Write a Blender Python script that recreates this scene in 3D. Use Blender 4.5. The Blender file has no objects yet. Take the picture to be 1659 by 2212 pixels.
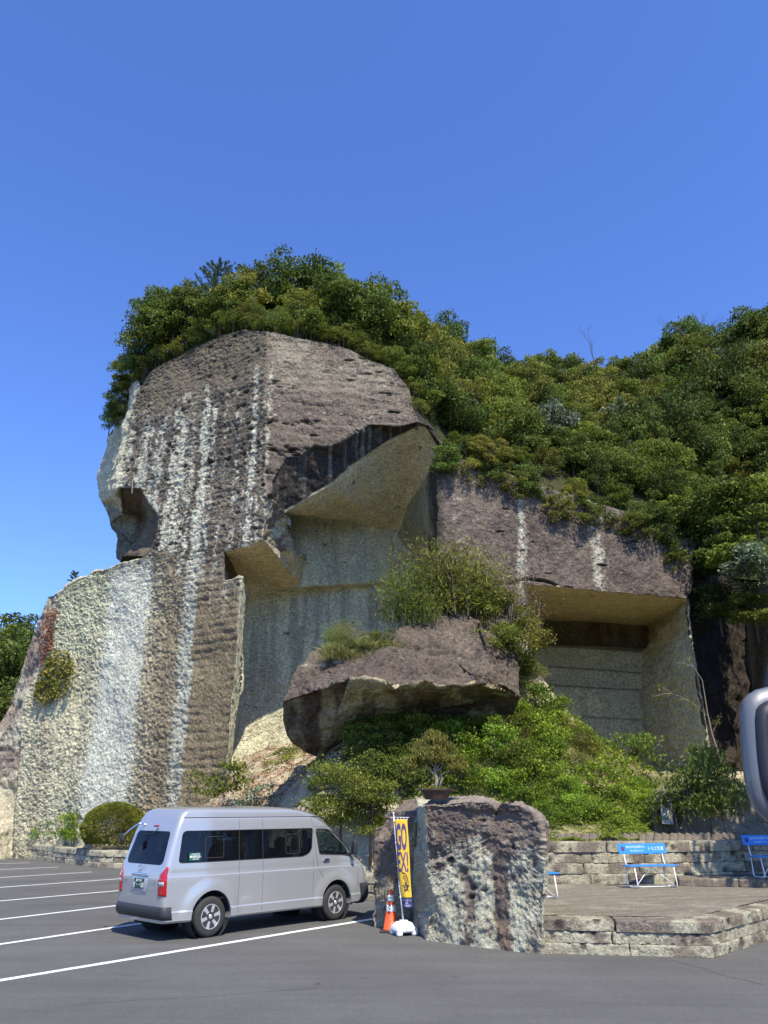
import bpy, bmesh, math, random
import numpy as np
from mathutils import Vector, Matrix, geometry

rng = np.random.default_rng(7)
random.seed(7)
SC = bpy.context.scene
COL = SC.collection
R = math.radians

# ------------------------------------------------------------------ camera
CAM_H, PITCH, F = 2.17, R(21.1), 1657.0          # F in units of a 1659-wide picture
W2, H2 = 829.5, 1106.0
cam_d = bpy.data.cameras.new('camera')
cam = bpy.data.objects.new('camera', cam_d); COL.objects.link(cam)
cam.location = (0, 0, CAM_H); cam.rotation_euler = (R(90) + PITCH, 0, 0)
cam_d.sensor_fit = 'VERTICAL'; cam_d.sensor_height = 24.0
cam_d.lens = 24.0 * F / 2212.0
cam_d.clip_start = 0.05; cam_d.clip_end = 6000
SC.camera = cam

# ------------------------------------------------------------------ light
SUN_AZ, SUN_EL = 158.0, 54.0
w = bpy.data.worlds.new("World"); SC.world = w; w.use_nodes = True
nt = w.node_tree; nt.nodes.clear()
sky = nt.nodes.new('ShaderNodeTexSky'); sky.sky_type = 'NISHITA'; sky.sun_disc = False
sky.sun_elevation = R(SUN_EL); sky.sun_rotation = R(SUN_AZ)
sky.altitude = 300; sky.air_density = 1.0; sky.dust_density = 0.2; sky.ozone_density = 2.0
hs = nt.nodes.new('ShaderNodeMix'); hs.data_type = 'RGBA'; hs.blend_type = 'MULTIPLY'; hs.inputs['Factor'].default_value = 1
hs.inputs['B'].default_value = (.65, .87, 1.40, 1)
bg = nt.nodes.new('ShaderNodeBackground'); bg.inputs['Strength'].default_value = 0.15
wo = nt.nodes.new('ShaderNodeOutputWorld')
nt.links.new(sky.outputs[0], hs.inputs['A']); nt.links.new(hs.outputs['Result'], bg.inputs[0]); nt.links.new(bg.outputs[0], wo.inputs[0])
sun_d = bpy.data.lights.new('sun', 'SUN'); sun_d.energy = 5.0; sun_d.angle = R(0.5); sun_d.color = (1.0, 0.945, 0.82)
sun = bpy.data.objects.new('sun', sun_d); COL.objects.link(sun)
sdir = Vector((math.sin(R(SUN_AZ)) * math.cos(R(SUN_EL)), math.cos(R(SUN_AZ)) * math.cos(R(SUN_EL)), math.sin(R(SUN_EL))))
sun.rotation_euler = sdir.to_track_quat('Z', 'Y').to_euler(); sun.location = sdir * 60
SC.view_settings.view_transform = 'Standard'; SC.view_settings.look = 'None'
SC.view_settings.exposure = 0.45; SC.view_settings.gamma = 1.0; SC.view_settings.use_curve_mapping = False
SC.cycles.max_bounces = 6; SC.cycles.transparent_max_bounces = 8

# ------------------------------------------------------------------ placing by surveyed sight lines (fixed numbers, built once)
CP, SP = math.cos(PITCH), math.sin(PITCH)
def ray(px, py):
    a = (px - W2) / F; b = (H2 - py) / F
    return np.array([a, CP - b * SP, SP + b * CP])
def atY(px, py, Y):
    d = ray(px, py); t = Y / d[1]
    return np.array([d[0] * t, Y, CAM_H + d[2] * t])
def onplane(px, py, P0, D, off=0.0):
    # vertical plane through plan point P0 with plan direction D, pushed back by off
    n = np.array([-D[1], D[0]]); n = n / np.linalg.norm(n)
    if n[1] < 0: n = -n
    d = ray(px, py); t = (np.dot(P0, n) + off) / (d[0] * n[0] + d[1] * n[1])
    return np.array([d[0] * t, d[1] * t, CAM_H + d[2] * t])
def atZ(px, py, z):
    d = ray(px, py); t = (z - CAM_H) / d[2]
    return np.array([d[0] * t, d[1] * t, z])

# ------------------------------------------------------------------ numpy noise
def _h(ix, iy, iz, s=0):
    h = (ix.astype(np.int64) * 374761393 + iy.astype(np.int64) * 668265263 + iz.astype(np.int64) * 2147483647 + s * 974634777) & 0xFFFFFFFF
    h = ((h ^ (h >> 13)) * 1274126177) & 0xFFFFFFFF
    h = ((h ^ (h >> 16)) * 2246822519) & 0xFFFFFFFF
    return ((h ^ (h >> 15)) & 0xFFFFFF) / float(0xFFFFFF)
def vnoise(P, s=0):
    P = np.asarray(P, float); I = np.floor(P).astype(np.int64); f = P - I; f = f * f * f * (f * (f * 6 - 15) + 10)
    r = 0
    for dx in (0, 1):
        wx = f[:, 0] if dx else 1 - f[:, 0]
        for dy in (0, 1):
            wy = f[:, 1] if dy else 1 - f[:, 1]
            for dz in (0, 1):
                wz = f[:, 2] if dz else 1 - f[:, 2]
                r = r + wx * wy * wz * _h(I[:, 0] + dx, I[:, 1] + dy, I[:, 2] + dz, s)
    return r
def fbm(P, sc, oct=4, s=0, gain=0.5):
    P = np.asarray(P, float) / np.asarray(sc, float); a = 1; t = 0; r = 0
    for o in range(oct):
        r = r + a * vnoise(P + 17.3 * o, s + o); t += a; a *= gain; P = P * 2.03
    return r / t
def worley(P, sc, s=0, jit=1.0):
    # distance to nearest feature point and that point's random value
    P = np.asarray(P, float) / np.asarray(sc, float); I = np.floor(P).astype(np.int64)
    best = np.full(len(P), 9.0); rv = np.zeros(len(P))
    for dx in (-1, 0, 1):
        for dy in (-1, 0, 1):
            for dz in (-1, 0, 1):
                J = I + np.array([dx, dy, dz])
                q = np.stack([J[:, k] + 0.5 + jit * (_h(J[:, 0], J[:, 1], J[:, 2], s + 11 * (k + 1)) - 0.5) for k in range(3)], 1)
                d = np.linalg.norm(P - q, axis=1); m = d < best
                best[m] = d[m]; rv[m] = _h(J[m, 0], J[m, 1], J[m, 2], s + 77)
    return best, rv
def sstep(a, b, x):
    t = np.clip((x - a) / (b - a), 0, 1); return t * t * (3 - 2 * t)
def mix(a, b, t):
    t = np.asarray(t)[..., None]; return np.asarray(a) * (1 - t) + np.asarray(b) * t

# ------------------------------------------------------------------ objects
def mesh_from(name, V, Fc, mat=None, smooth=False, cols=None, mats=None, midx=None):
    me = bpy.data.meshes.new(name)
    V = np.asarray(V, np.float32)
    if isinstance(Fc, np.ndarray):
        n = Fc.shape[1]; me.vertices.add(len(V)); me.vertices.foreach_set('co', V.ravel())
        me.loops.add(Fc.size); me.loops.foreach_set('vertex_index', Fc.astype(np.int32).ravel())
        me.polygons.add(len(Fc)); me.polygons.foreach_set('loop_start', np.arange(0, Fc.size, n, dtype=np.int32))
        me.update(calc_edges=True)
    else:
        me.from_pydata([tuple(map(float, v)) for v in V], [], [tuple(map(int, f)) for f in Fc]); me.update()
    for m in (mats or ([mat] if mat else [])): me.materials.append(m)
    if midx is not None: me.polygons.foreach_set('material_index', np.asarray(midx, np.int32))
    if smooth: me.polygons.foreach_set('use_smooth', np.ones(len(me.polygons), bool))
    if cols is not None:
        a = me.color_attributes.new('col', 'FLOAT_COLOR', 'POINT')
        c = np.ones((len(V), 4), np.float32); c[:, :3] = cols
        a.data.foreach_set('color', c.ravel())
    return me
def obj(name, me, parent=None, loc=None):
    o = bpy.data.objects.new(name, me); COL.objects.link(o)
    if parent: o.parent = parent
    if loc is not None: o.location = tuple(map(float, loc))
    return o
def empty(name, loc=(0, 0, 0), rz=0.0, scale=1.0):
    o = bpy.data.objects.new(name, None); COL.objects.link(o)
    o.location = tuple(map(float, loc)); o.rotation_euler = (0, 0, rz)
    o.scale = (scale,) * 3 if not hasattr(scale, '__len__') else tuple(scale)
    o.empty_display_size = 0.2
    return o
def tag(o, label=None, cat=None, group=None, kind=None):
    if label: o['label'] = label
    if cat: o['category'] = cat
    if group: o['group'] = group
    if kind: o['kind'] = kind
    return o
def bm_obj(name, bm, mat, parent=None, smooth=False, mats=None):
    me = bpy.data.meshes.new(name); bm.normal_update(); bm.to_mesh(me); bm.free()
    for m in (mats or [mat]): me.materials.append(m)
    if smooth:
        me.polygons.foreach_set('use_smooth', np.ones(len(me.polygons), bool))
    return obj(name, me, parent)
def box_bm(bm, c, s, rot=None, bevel=0.0, seg=2):
    r = bmesh.ops.create_cube(bm, size=1.0); vs = r['verts']
    bmesh.ops.scale(bm, vec=s, verts=vs)
    if bevel > 0:
        es = list({e for v in vs for e in v.link_edges})
        rb = bmesh.ops.bevel(bm, geom=es, offset=bevel, segments=seg, affect='EDGES', profile=0.5)
        vs = list({v for f in rb['faces'] for v in f.verts} | {v for v in vs if v.is_valid})
    M = Matrix.Translation(c) @ (rot.to_4x4() if rot is not None else Matrix.Identity(4))
    bmesh.ops.transform(bm, matrix=M, verts=vs)
    return vs
def tube_geo(pts, rad, n=8, cap=True):
    pts = [Vector(map(float, p)) for p in pts]; k = len(pts)
    rad = [rad] * k if not hasattr(rad, '__len__') else rad
    V = []; Fc = []; up = Vector((0.13, 0.21, 0.97))
    for i, p in enumerate(pts):
        t = (pts[min(i + 1, k - 1)] - pts[max(i - 1, 0)]).normalized()
        if i == 0:
            a = t.cross(up if abs(t.dot(up)) < 0.95 else Vector((1, 0, 0))).normalized()
        else:
            a = (a - t * a.dot(t)).normalized()
        b = t.cross(a)
        for j in range(n):
            an = 2 * math.pi * j / n
            V.append(p + (a * math.cos(an) + b * math.sin(an)) * rad[i])
    for i in range(k - 1):
        for j in range(n):
            j2 = (j + 1) % n
            Fc.append((i * n + j, i * n + j2, (i + 1) * n + j2, (i + 1) * n + j))
    if cap:
        Fc.append(tuple(range(n))[::-1]); Fc.append(tuple((k - 1) * n + j for j in range(n)))
    return V, Fc
class Geo:
    def __init__(s): s.V = []; s.F = []; s.M = []
    def add(s, VF, m=0):
        o = len(s.V); s.V += [tuple(v) for v in VF[0]]; s.F += [tuple(i + o for i in f) for f in VF[1]]; s.M += [m] * len(VF[1]); return s
    def build(s, name, mat, parent=None, smooth=False, mats=None):
        return obj(name, mesh_from(name, s.V, s.F, mat, smooth, mats=mats, midx=s.M if mats else None), parent)
def lathe_geo(prof, n=24, c=(0, 0, 0)):
    V = []; Fc = []
    for r, z in prof:
        for j in range(n):
            a = 2 * math.pi * j / n; V.append((c[0] + r * math.cos(a), c[1] + r * math.sin(a), c[2] + z))
    for i in range(len(prof) - 1):
        for j in range(n):
            j2 = (j + 1) % n; Fc.append((i * n + j, i * n + j2, (i + 1) * n + j2, (i + 1) * n + j))
    Fc.append(tuple(range(n))[::-1]); Fc.append(tuple((len(prof) - 1) * n + j for j in range(n)))
    return V, Fc

# ------------------------------------------------------------------ materials
def new_mat(name):
    m = bpy.data.materials.new(name); m.use_nodes = True; return m, m.node_tree, m.node_tree.nodes['Principled BSDF']
def simple(name, col, rough=0.5, metal=0.0, coat=0.0, var=0.12, scale=6.0, bump=0.0, spec=0.5):
    m, t, b = new_mat(name)
    tc = t.nodes.new('ShaderNodeTexCoord'); nz = t.nodes.new('ShaderNodeTexNoise'); nz.inputs['Scale'].default_value = scale; nz.inputs['Detail'].default_value = 5
    t.links.new(tc.outputs['Object'], nz.inputs['Vector'])
    mx = t.nodes.new('ShaderNodeMix'); mx.data_type = 'RGBA'
    mx.inputs['A'].default_value = (*[c * (1 - var) for c in col], 1); mx.inputs['B'].default_value = (*[min(1, c * (1 + var)) for c in col], 1)
    t.links.new(nz.outputs['Fac'], mx.inputs['Factor']); t.links.new(mx.outputs['Result'], b.inputs['Base Color'])
    b.inputs['Roughness'].default_value = rough; b.inputs['Metallic'].default_value = metal; b.inputs['Coat Weight'].default_value = coat
    b.inputs['Specular IOR Level'].default_value = spec
    if bump > 0:
        bp = t.nodes.new('ShaderNodeBump'); bp.inputs['Strength'].default_value = bump; bp.inputs['Distance'].default_value = 0.02
        t.links.new(nz.outputs['Fac'], bp.inputs['Height']); t.links.new(bp.outputs['Normal'], b.inputs['Normal'])
    return m
def rock_mat(name, fine=9.0, dist=0.09, strength=1.0, var=0.6):
    # colour from the surveyed stain attribute, gully shade included, grain and relief from noise
    m, t, b = new_mat(name); L = t.links
    at = t.nodes.new('ShaderNodeAttribute'); at.attribute_name = 'col'
    tc = t.nodes.new('ShaderNodeTexCoord')
    n1 = t.nodes.new('ShaderNodeTexNoise'); n1.inputs['Scale'].default_value = fine; n1.inputs['Detail'].default_value = 8; n1.inputs['Roughness'].default_value = 0.65
    n2 = t.nodes.new('ShaderNodeTexNoise'); n2.inputs['Scale'].default_value = fine * 0.23; n2.inputs['Detail'].default_value = 6; n2.inputs['Roughness'].default_value = 0.6
    L.new(tc.outputs['Object'], n1.inputs['Vector']); L.new(tc.outputs['Object'], n2.inputs['Vector'])
    r1 = t.nodes.new('ShaderNodeMapRange'); r1.inputs['From Min'].default_value = 0.3; r1.inputs['From Max'].default_value = 0.7
    r1.inputs['To Min'].default_value = 1 - var; r1.inputs['To Max'].default_value = 1 + var * 0.8
    L.new(n1.outputs['Fac'], r1.inputs['Value'])
    r2 = t.nodes.new('ShaderNodeMapRange'); r2.inputs['From Min'].default_value = 0.3; r2.inputs['From Max'].default_value = 0.7
    r2.inputs['To Min'].default_value = 0.82; r2.inputs['To Max'].default_value = 1.16
    L.new(n2.outputs['Fac'], r2.inputs['Value'])
    mm = t.nodes.new('ShaderNodeMath'); mm.operation = 'MULTIPLY'; L.new(r1.outputs[0], mm.inputs[0]); L.new(r2.outputs[0], mm.inputs[1])
    wt = t.nodes.new('ShaderNodeVectorMath'); wt.operation = 'MULTIPLY'; wt.inputs[1].default_value = (1.08, 1.04, .88); L.new(at.outputs['Color'], wt.inputs[0])
    vm = t.nodes.new('ShaderNodeVectorMath'); vm.operation = 'SCALE'; L.new(wt.outputs[0], vm.inputs[0]); L.new(mm.outputs[0], vm.inputs['Scale'])
    L.new(vm.outputs[0], b.inputs['Base Color'])
    b.inputs['Roughness'].default_value = 0.93; b.inputs['Specular IOR Level'].default_value = 0.15
    bp = t.nodes.new('ShaderNodeBump'); bp.inputs['Strength'].default_value = strength; bp.inputs['Distance'].default_value = dist
    L.new(n1.outputs['Fac'], bp.inputs['Height']); L.new(bp.outputs['Normal'], b.inputs['Normal'])
    return m
def leaf_mat(name, c_lo, c_hi, c_alt=None, trans=0.35, rough=0.45):
    m, t, b = new_mat(name); L = t.links
    at = t.nodes.new('ShaderNodeAttribute'); at.attribute_name = 'col'
    oi = t.nodes.new('ShaderNodeObjectInfo')
    sx = t.nodes.new('ShaderNodeSeparateColor'); L.new(at.outputs['Color'], sx.inputs[0])
    mx = t.nodes.new('ShaderNodeMix'); mx.data_type = 'RGBA'; mx.inputs['A'].default_value = (*c_lo, 1); mx.inputs['B'].default_value = (*c_hi, 1)
    L.new(sx.outputs[0], mx.inputs['Factor'])
    m2 = t.nodes.new('ShaderNodeMix'); m2.data_type = 'RGBA'; m2.inputs['B'].default_value = (*(c_alt or c_hi), 1)
    L.new(mx.outputs['Result'], m2.inputs['A']); L.new(sx.outputs[1], m2.inputs['Factor'])
    hv = t.nodes.new('ShaderNodeHueSaturation')
    mr = t.nodes.new('ShaderNodeMapRange'); mr.inputs['To Min'].default_value = 0.80; mr.inputs['To Max'].default_value = 1.62; L.new(oi.outputs['Random'], mr.inputs['Value'])
    mh = t.nodes.new('ShaderNodeMath'); mh.operation = 'MULTIPLY_ADD'; mh.inputs[1].default_value = 7.31; mh.inputs[2].default_value = 0.0; L.new(oi.outputs['Random'], mh.inputs[0])
    fr = t.nodes.new('ShaderNodeMath'); fr.operation = 'FRACT'; L.new(mh.outputs[0], fr.inputs[0])
    mh2 = t.nodes.new('ShaderNodeMapRange'); mh2.inputs['To Min'].default_value = 0.484; mh2.inputs['To Max'].default_value = 0.505; L.new(fr.outputs[0], mh2.inputs['Value'])
    L.new(mr.outputs[0], hv.inputs['Value']); L.new(mh2.outputs[0], hv.inputs['Hue']); L.new(m2.outputs['Result'], hv.inputs['Color'])
    L.new(hv.outputs[0], b.inputs['Base Color']); b.inputs['Roughness'].default_value = rough + .15; b.inputs['Specular IOR Level'].default_value = 0.22
    tr = t.nodes.new('ShaderNodeBsdfTranslucent'); L.new(hv.outputs[0], tr.inputs['Color'])
    ms = t.nodes.new('ShaderNodeMixShader'); ms.inputs[0].default_value = trans
    out = t.nodes['Material Output']
    L.new(b.outputs[0], ms.inputs[1]); L.new(tr.outputs[0], ms.inputs[2]); L.new(ms.outputs[0], out.inputs['Surface'])
    return m
M = {}
M['rock'] = rock_mat('tuff_rock'); M['rock_near'] = rock_mat('tuff_rock_near', 30.0, 0.035, 1.0, 0.55)
M['soil'] = rock_mat('bank_soil', 12.0, 0.05, 0.8, 0.35)
M['bark'] = simple('bark', (0.11, 0.085, 0.06), 0.9, var=0.35, scale=20)
M['bark_pale'] = simple('pale_bark', (0.26, 0.22, 0.17), 0.9, var=0.3, scale=20)
M['leaf_dark'] = leaf_mat('evergreen_leaf', (0.042, 0.068, 0.013), (0.120, 0.165, 0.030), (0.19, 0.20, 0.045), 0.36)
M['leaf_mid'] = leaf_mat('broad_leaf', (0.062, 0.094, 0.015), (0.175, 0.220, 0.032), (0.26, 0.25, 0.05), 0.42)
M['leaf_olive'] = leaf_mat('olive_leaf', (0.080, 0.095, 0.016), (0.215, 0.225, 0.038), (0.30, 0.25, 0.06), 0.4)
M['leaf_grey'] = leaf_mat('grey_green_leaf', (0.065, 0.090, 0.040), (0.155, 0.190, 0.100), (0.24, 0.28, 0.2), 0.25)
M['leaf_pine'] = leaf_mat('pine_needle', (0.035, 0.07, 0.035), (0.10, 0.16, 0.085), (0.14, 0.18, 0.1), 0.2)
M['leaf_bright'] = leaf_mat('vine_leaf', (0.060, 0.120, 0.012), (0.185, 0.290, 0.030), (0.36, 0.40, 0.05), 0.4)
M['leaf_yellow'] = leaf_mat('bonsai_needle', (0.10, 0.105, 0.02), (0.24, 0.22, 0.045), (0.3, 0.24, 0.05), 0.3)
M['leaf_dry'] = leaf_mat('dry_leaf', (0.13, 0.09, 0.045), (0.30, 0.22, 0.12), (0.4, 0.34, 0.22), 0.3)
M['leaf_red'] = leaf_mat('red_vine_leaf', (0.11, 0.035, 0.022), (0.22, 0.08, 0.045), (0.2, 0.12, 0.06), 0.3)
M['grass'] = leaf_mat('grass_blade', (0.075, 0.095, 0.022), (0.21, 0.24, 0.06), (0.36, 0.28, 0.13), 0.35)
# ------------------------------------------------------------------ rock bodies: a coarse cage of surveyed corners, refined and weathered
def refine(V, T, fid, thr, maxit=14):
    V = np.asarray(V, float); T = np.asarray(T, np.int64); fid = np.asarray(fid)
    for it in range(maxit):
        e = np.concatenate([T[:, [0, 1]], T[:, [1, 2]], T[:, [2, 0]]]); e.sort(axis=1)
        key = e[:, 0] * (len(V) + 1) + e[:, 1]
        uk, inv = np.unique(key, return_inverse=True)
        a = uk // (len(V) + 1); b = uk % (len(V) + 1)
        ln = np.linalg.norm(V[a] - V[b], axis=1)
        flag = ln > thr
        if not flag.any(): break
        n = len(T); E3 = inv.reshape(3, n).T
        # close the pattern: a triangle that is split also splits its longest edge
        for k in range(6):
            f3 = flag[E3]; anyf = f3.any(axis=1); L3 = ln[E3]; longest = L3.argmax(axis=1)
            need = anyf & ~f3[np.arange(n), longest]
            if not need.any(): break
            flag[E3[np.arange(n)[need], longest[need]]] = True
        mid = np.full(len(uk), -1, np.int64); idx = np.where(flag)[0]
        mid[idx] = len(V) + np.arange(len(idx))
        V = np.concatenate([V, (V[a[idx]] + V[b[idx]]) / 2])
        M3 = mid[E3]; L3 = ln[E3]
        # rotate so that edge 0 is the longest
        r = L3.argmax(axis=1); ar = np.arange(n)
        t0 = T[ar, r]; t1 = T[ar, (r + 1) % 3]; t2 = T[ar, (r + 2) % 3]
        m0 = M3[ar, r]; m1 = M3[ar, (r + 1) % 3]; m2 = M3[ar, (r + 2) % 3]
        out = []; of = []
        def put(sel, *tris):
            for q in tris: out.append(np.stack([x[sel] for x in q], 1)); of.append(fid[sel])
        s = (m0 < 0); put(s, (t0, t1, t2))
        s = (m0 >= 0) & (m1 < 0) & (m2 < 0); put(s, (t0, m0, t2), (m0, t1, t2))
        s = (m0 >= 0) & (m1 >= 0) & (m2 < 0); put(s, (t0, m0, t2), (m0, t1, m1), (m0, m1, t2))
        s = (m0 >= 0) & (m1 < 0) & (m2 >= 0); put(s, (t0, m0, m2), (m0, t1, t2), (m0, t2, m2))
        s = (m0 >= 0) & (m1 >= 0) & (m2 >= 0); put(s, (t0, m0, m2), (m0, t1, m1), (m0, m1, m2), (m2, m1, t2))
        T = np.concatenate(out); fid = np.concatenate(of)
    return V, T, fid
def vnormals(V, T):
    n = np.cross(V[T[:, 1]] - V[T[:, 0]], V[T[:, 2]] - V[T[:, 0]])
    N = np.zeros_like(V)
    for k in range(3): np.add.at(N, T[:, k], n)
    return N / (np.linalg.norm(N, axis=1)[:, None] + 1e-12)
def facet_tris(P3):
    pts = [Vector(map(float, p)) for p in P3]
    return geometry.tessellate_polygon([pts])
def build_rock(name, KV, facets, thr, shade, mat, hole=None, smooth=False, view=None, relax=()):
    keys = {}; V = []
    def vid(k):
        if k not in keys: keys[k] = len(V); V.append(KV[k])
        return keys[k]
    T = []; fid = []; types = []
    cen = np.mean([KV[k] for k in KV], axis=0)
    for i, (ty, ks) in enumerate(facets):
        ids = [vid(k) for k in ks]
        tt = facet_tris([KV[k] for k in ks])
        # area normal, turned to the viewer's side (or away from the centre for closed bodies)
        P = np.array([KV[k] for k in ks]); nn = np.zeros(3)
        for q in range(len(P)): nn += np.cross(P[q], P[(q + 1) % len(P)])
        ref = (np.array([0, 0, CAM_H]) - P.mean(0)) if view is None else (P.mean(0) - cen)
        sgn = 1 if np.dot(nn, ref) > 0 else -1
        for t in tt:
            a, b, c = [ids[x] for x in t]
            tn = np.cross(V[b] - V[a], V[c] - V[a])
            if np.dot(tn, nn) * sgn < 0: b, c = c, b
            T.append((a, b, c)); fid.append(i)
    V, T, fid = refine(V, T, fid, thr)
    for types_, iters in relax:       # round the hewn inner corners
        ok = np.array([f[0] in types_ for f in facets])[fid]; bad = np.zeros(len(V), bool); bad[T[~ok].ravel()] = True
        e = np.concatenate([T[ok][:, [0, 1]], T[ok][:, [1, 2]], T[ok][:, [2, 0]]]); es = np.sort(e, axis=1); u, cnt = np.unique(es[:, 0] * len(V) + es[:, 1], return_counts=True)
        ea, eb = u // len(V), u % len(V); bd_ = cnt == 1; bad[ea[bd_]] = True; bad[eb[bd_]] = True
        deg = np.bincount(ea, minlength=len(V)) + np.bincount(eb, minlength=len(V)); mv = (~bad) & (deg > 0)
        for _ in range(iters):
            Sm = np.stack([np.bincount(ea, V[eb, k], len(V)) + np.bincount(eb, V[ea, k], len(V)) for k in range(3)], 1)
            V[mv] = .4 * V[mv] + .6 * Sm[mv] / deg[mv][:, None]
    N = vnormals(V, T)
    nV = len(V); D = np.zeros(nV); C = np.zeros((nV, 3)); W = np.zeros(nV)
    tyn = sorted({f[0] for f in facets}); tid = {t: i for i, t in enumerate(tyn)}
    ft = np.array([tid[f[0]] for f in facets])[fid]
    for t, i in tid.items():
        sel = T[ft == i]; cnt = np.bincount(sel.ravel(), minlength=nV).astype(float)
        vi = np.where(cnt > 0)[0]
        d, c = shade[t](V[vi], N[vi])
        D[vi] += d * cnt[vi]; C[vi] += c * cnt[vi][:, None]; W[vi] += cnt[vi]
    D /= W; C /= W[:, None]
    V = V + N * D[:, None]
    return mesh_from(name, V, T, mat, smooth, cols=np.clip(C, 0, 1))

LFp, LFd = np.array([-5.8, 32.0]), np.array([-.85, .53])
RFp, RFd = np.array([-5.8, 32.0]), np.array([.99, .14])
PBp, PBd = np.array([15.6, 38.0]), np.array([.956, .29])
YB = 38.5
BWp, BWd = np.array([-7.0, 38.3]), np.array([.89, .35])
K = {}
def L(k, x, y, off=0): K[k] = onplane(x, y, LFp, LFd, off)
def Rf(k, x, y, off=0): K[k] = onplane(x, y, RFp, RFd, off)
def Pb(k, x, y, off=0): K[k] = onplane(x, y, PBp, PBd, off)
def Yk(k, x, y, Y): K[k] = atY(x, y, Y)
def Bw(k, x, y, off=0): K[k] = onplane(x, y, BWp, BWd, off)
for i, (x, y) in enumerate([(302,832),(330,796),(400,760),(480,722),(530,712)]): L('t%d'%i, x, y)
for i, (x, y) in enumerate([(577,716),(577,850),(575,960),(571,1030)]): L('r%d'%i, x, y)
L('r4', 579,1068); L('r5', 568,1165); L('lip', 540,1178)
for i, (x, y) in enumerate([(486,1190),(486,1256),(525,1253),(490,1650),(480,1760),(473,1900)]): L('n%d'%i, x, y)
for i, (x, y) in enumerate([(276,910),(258,1003),(260,1054),(304,1056),(322,1086),(346,1119),(341,1165),(329,1188)]): L('l%d'%(i+1), x, y)
for i, (x, y) in enumerate([(325,1202),(255,1224),(200,1242),(150,1270),(121,1288)]): L('b%d'%i, x, y)
for i, (x, y) in enumerate([(85,1427),(52,1534),(40,1692),(34,1772),(28,1900)]): L('f%d'%i, x, y)
LFk = ['t0','t1','t2','t3','t4','r0','r1','r2','r3','r4','r5','lip','n0','n1','n2','n3','n4','n5','f4','f3','f2','f1','f0','b4','b3','b2','b1','b0','l8','l7','l6','l5','l4','l3','l2','l1']
FC = [('LF', LFk)]
# side of the lower block, overgrown
def back(src, dst, x, y, dY): K[dst] = atY(x, y, K[src][1] + dY)
back('b4','g0',104,1291,1.2); back('f0','g1',62,1400,1.6); back('f1','g2',22,1525,2.0); back('f2','g3',-45,1640,1.0); back('f3','g4',-95,1760,-2.0); back('f4','g5',-110,1900,-3.0)
FC += [('SIDE', ['b4','g0','g1','f0']), ('SIDE', ['f0','g1','g2','f1']), ('SIDE', ['f1','g2','g3','f2']), ('SIDE', ['f2','g3','g4','f3']), ('SIDE', ['f3','g4','g5','f4'])]
for i in range(5):
    k = 'b%d' % i; K['bb%d' % i] = K[k] + np.array([1.2, 3.0, 0.25])
K['bb5'] = K['g0'] + np.array([1.0, 3.0, -0.2]); K['gb'] = K['g2'] + np.array([2, 6, -1.0]); K['gc'] = K['g5'] + np.array([2, 8, 0.0])
FC += [('LIGHT', ['b%d'%i, 'bb%d'%i, 'bb%d'%(i+1), 'b%d'%(i+1)]) for i in range(4)] + [('LIGHT', ['b4','bb4','bb5','g0']), ('SIDE', ['g0','bb5','gb','g2','g1']), ('SIDE', ['g2','gb','gc','g5','g4','g3'])]
# pale rock left of the tower with its hollow
for i, (x, y, d) in enumerate([(297,800,1.5),(262,838,2.0),(258,905,2.0),(234,943,2.2),(230,984,2.2),(214,1035,2.4),(221,1082,2.4),(239,1128,2.4),(255,1165,2.2),(265,1203,2.0)]):
    K['s%d'%i] = onplane(x, y, LFp, LFd, d)
L('h0', 300,1120, 3.6); L('h1', 285,1175, 3.2); L('h2', 262,1110, 2.6)
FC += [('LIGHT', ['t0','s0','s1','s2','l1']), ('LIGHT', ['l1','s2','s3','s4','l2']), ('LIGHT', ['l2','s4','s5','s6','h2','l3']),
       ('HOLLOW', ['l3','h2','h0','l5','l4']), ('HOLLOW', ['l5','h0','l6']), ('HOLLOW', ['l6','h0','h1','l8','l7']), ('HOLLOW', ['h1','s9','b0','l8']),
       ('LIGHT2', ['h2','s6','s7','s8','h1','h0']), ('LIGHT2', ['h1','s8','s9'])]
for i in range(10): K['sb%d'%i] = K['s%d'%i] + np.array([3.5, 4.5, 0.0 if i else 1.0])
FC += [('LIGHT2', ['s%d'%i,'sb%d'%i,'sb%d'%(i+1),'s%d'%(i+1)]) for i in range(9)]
# right face of the tower
for i, (x, y) in enumerate([(650,728),(700,738),(760,755),(800,778),(850,795),(884,840),(894,885)]): Rf('u%d'%i, x, y)
Rf('tip', 906,912)
RB = [(901,912),(864,921),(799,917),(776,929),(744,952),(711,966),(679,963),(656,984),(619,989),(605,1012),(591,1040)]
for i, (x, y) in enumerate(RB): Rf('v%d'%i, x, y)
FC += [('RF', ['r0','u0','u1','u2','u3','u4','u5','u6','tip'] + ['v%d'%i for i in range(11)] + ['r4','r3','r2','r1'])]
# undercut band and the lip of the big ceiling
LP = [(938,927),(908,920),(864,936),(822,961),(753,1008),(707,1049),(642,1091),(616,1107)]
for i, (x, y) in enumerate(LP): K['w%d'%i] = onplane(x, y, RFp, RFd, 0.5 if i < 2 else 1.0)
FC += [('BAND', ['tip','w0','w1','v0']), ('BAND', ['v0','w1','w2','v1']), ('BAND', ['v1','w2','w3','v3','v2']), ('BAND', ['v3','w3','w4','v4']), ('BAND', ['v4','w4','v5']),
       ('BAND', ['v5','w4','w5','v6']), ('BAND', ['v6','w5','v7']), ('BAND', ['v7','w5','w6','v8']), ('BAND', ['v8','w6','v9']), ('BAND', ['v9','w6','w7','v10']), ('BAND', ['v10','w7','r4'])]
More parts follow.
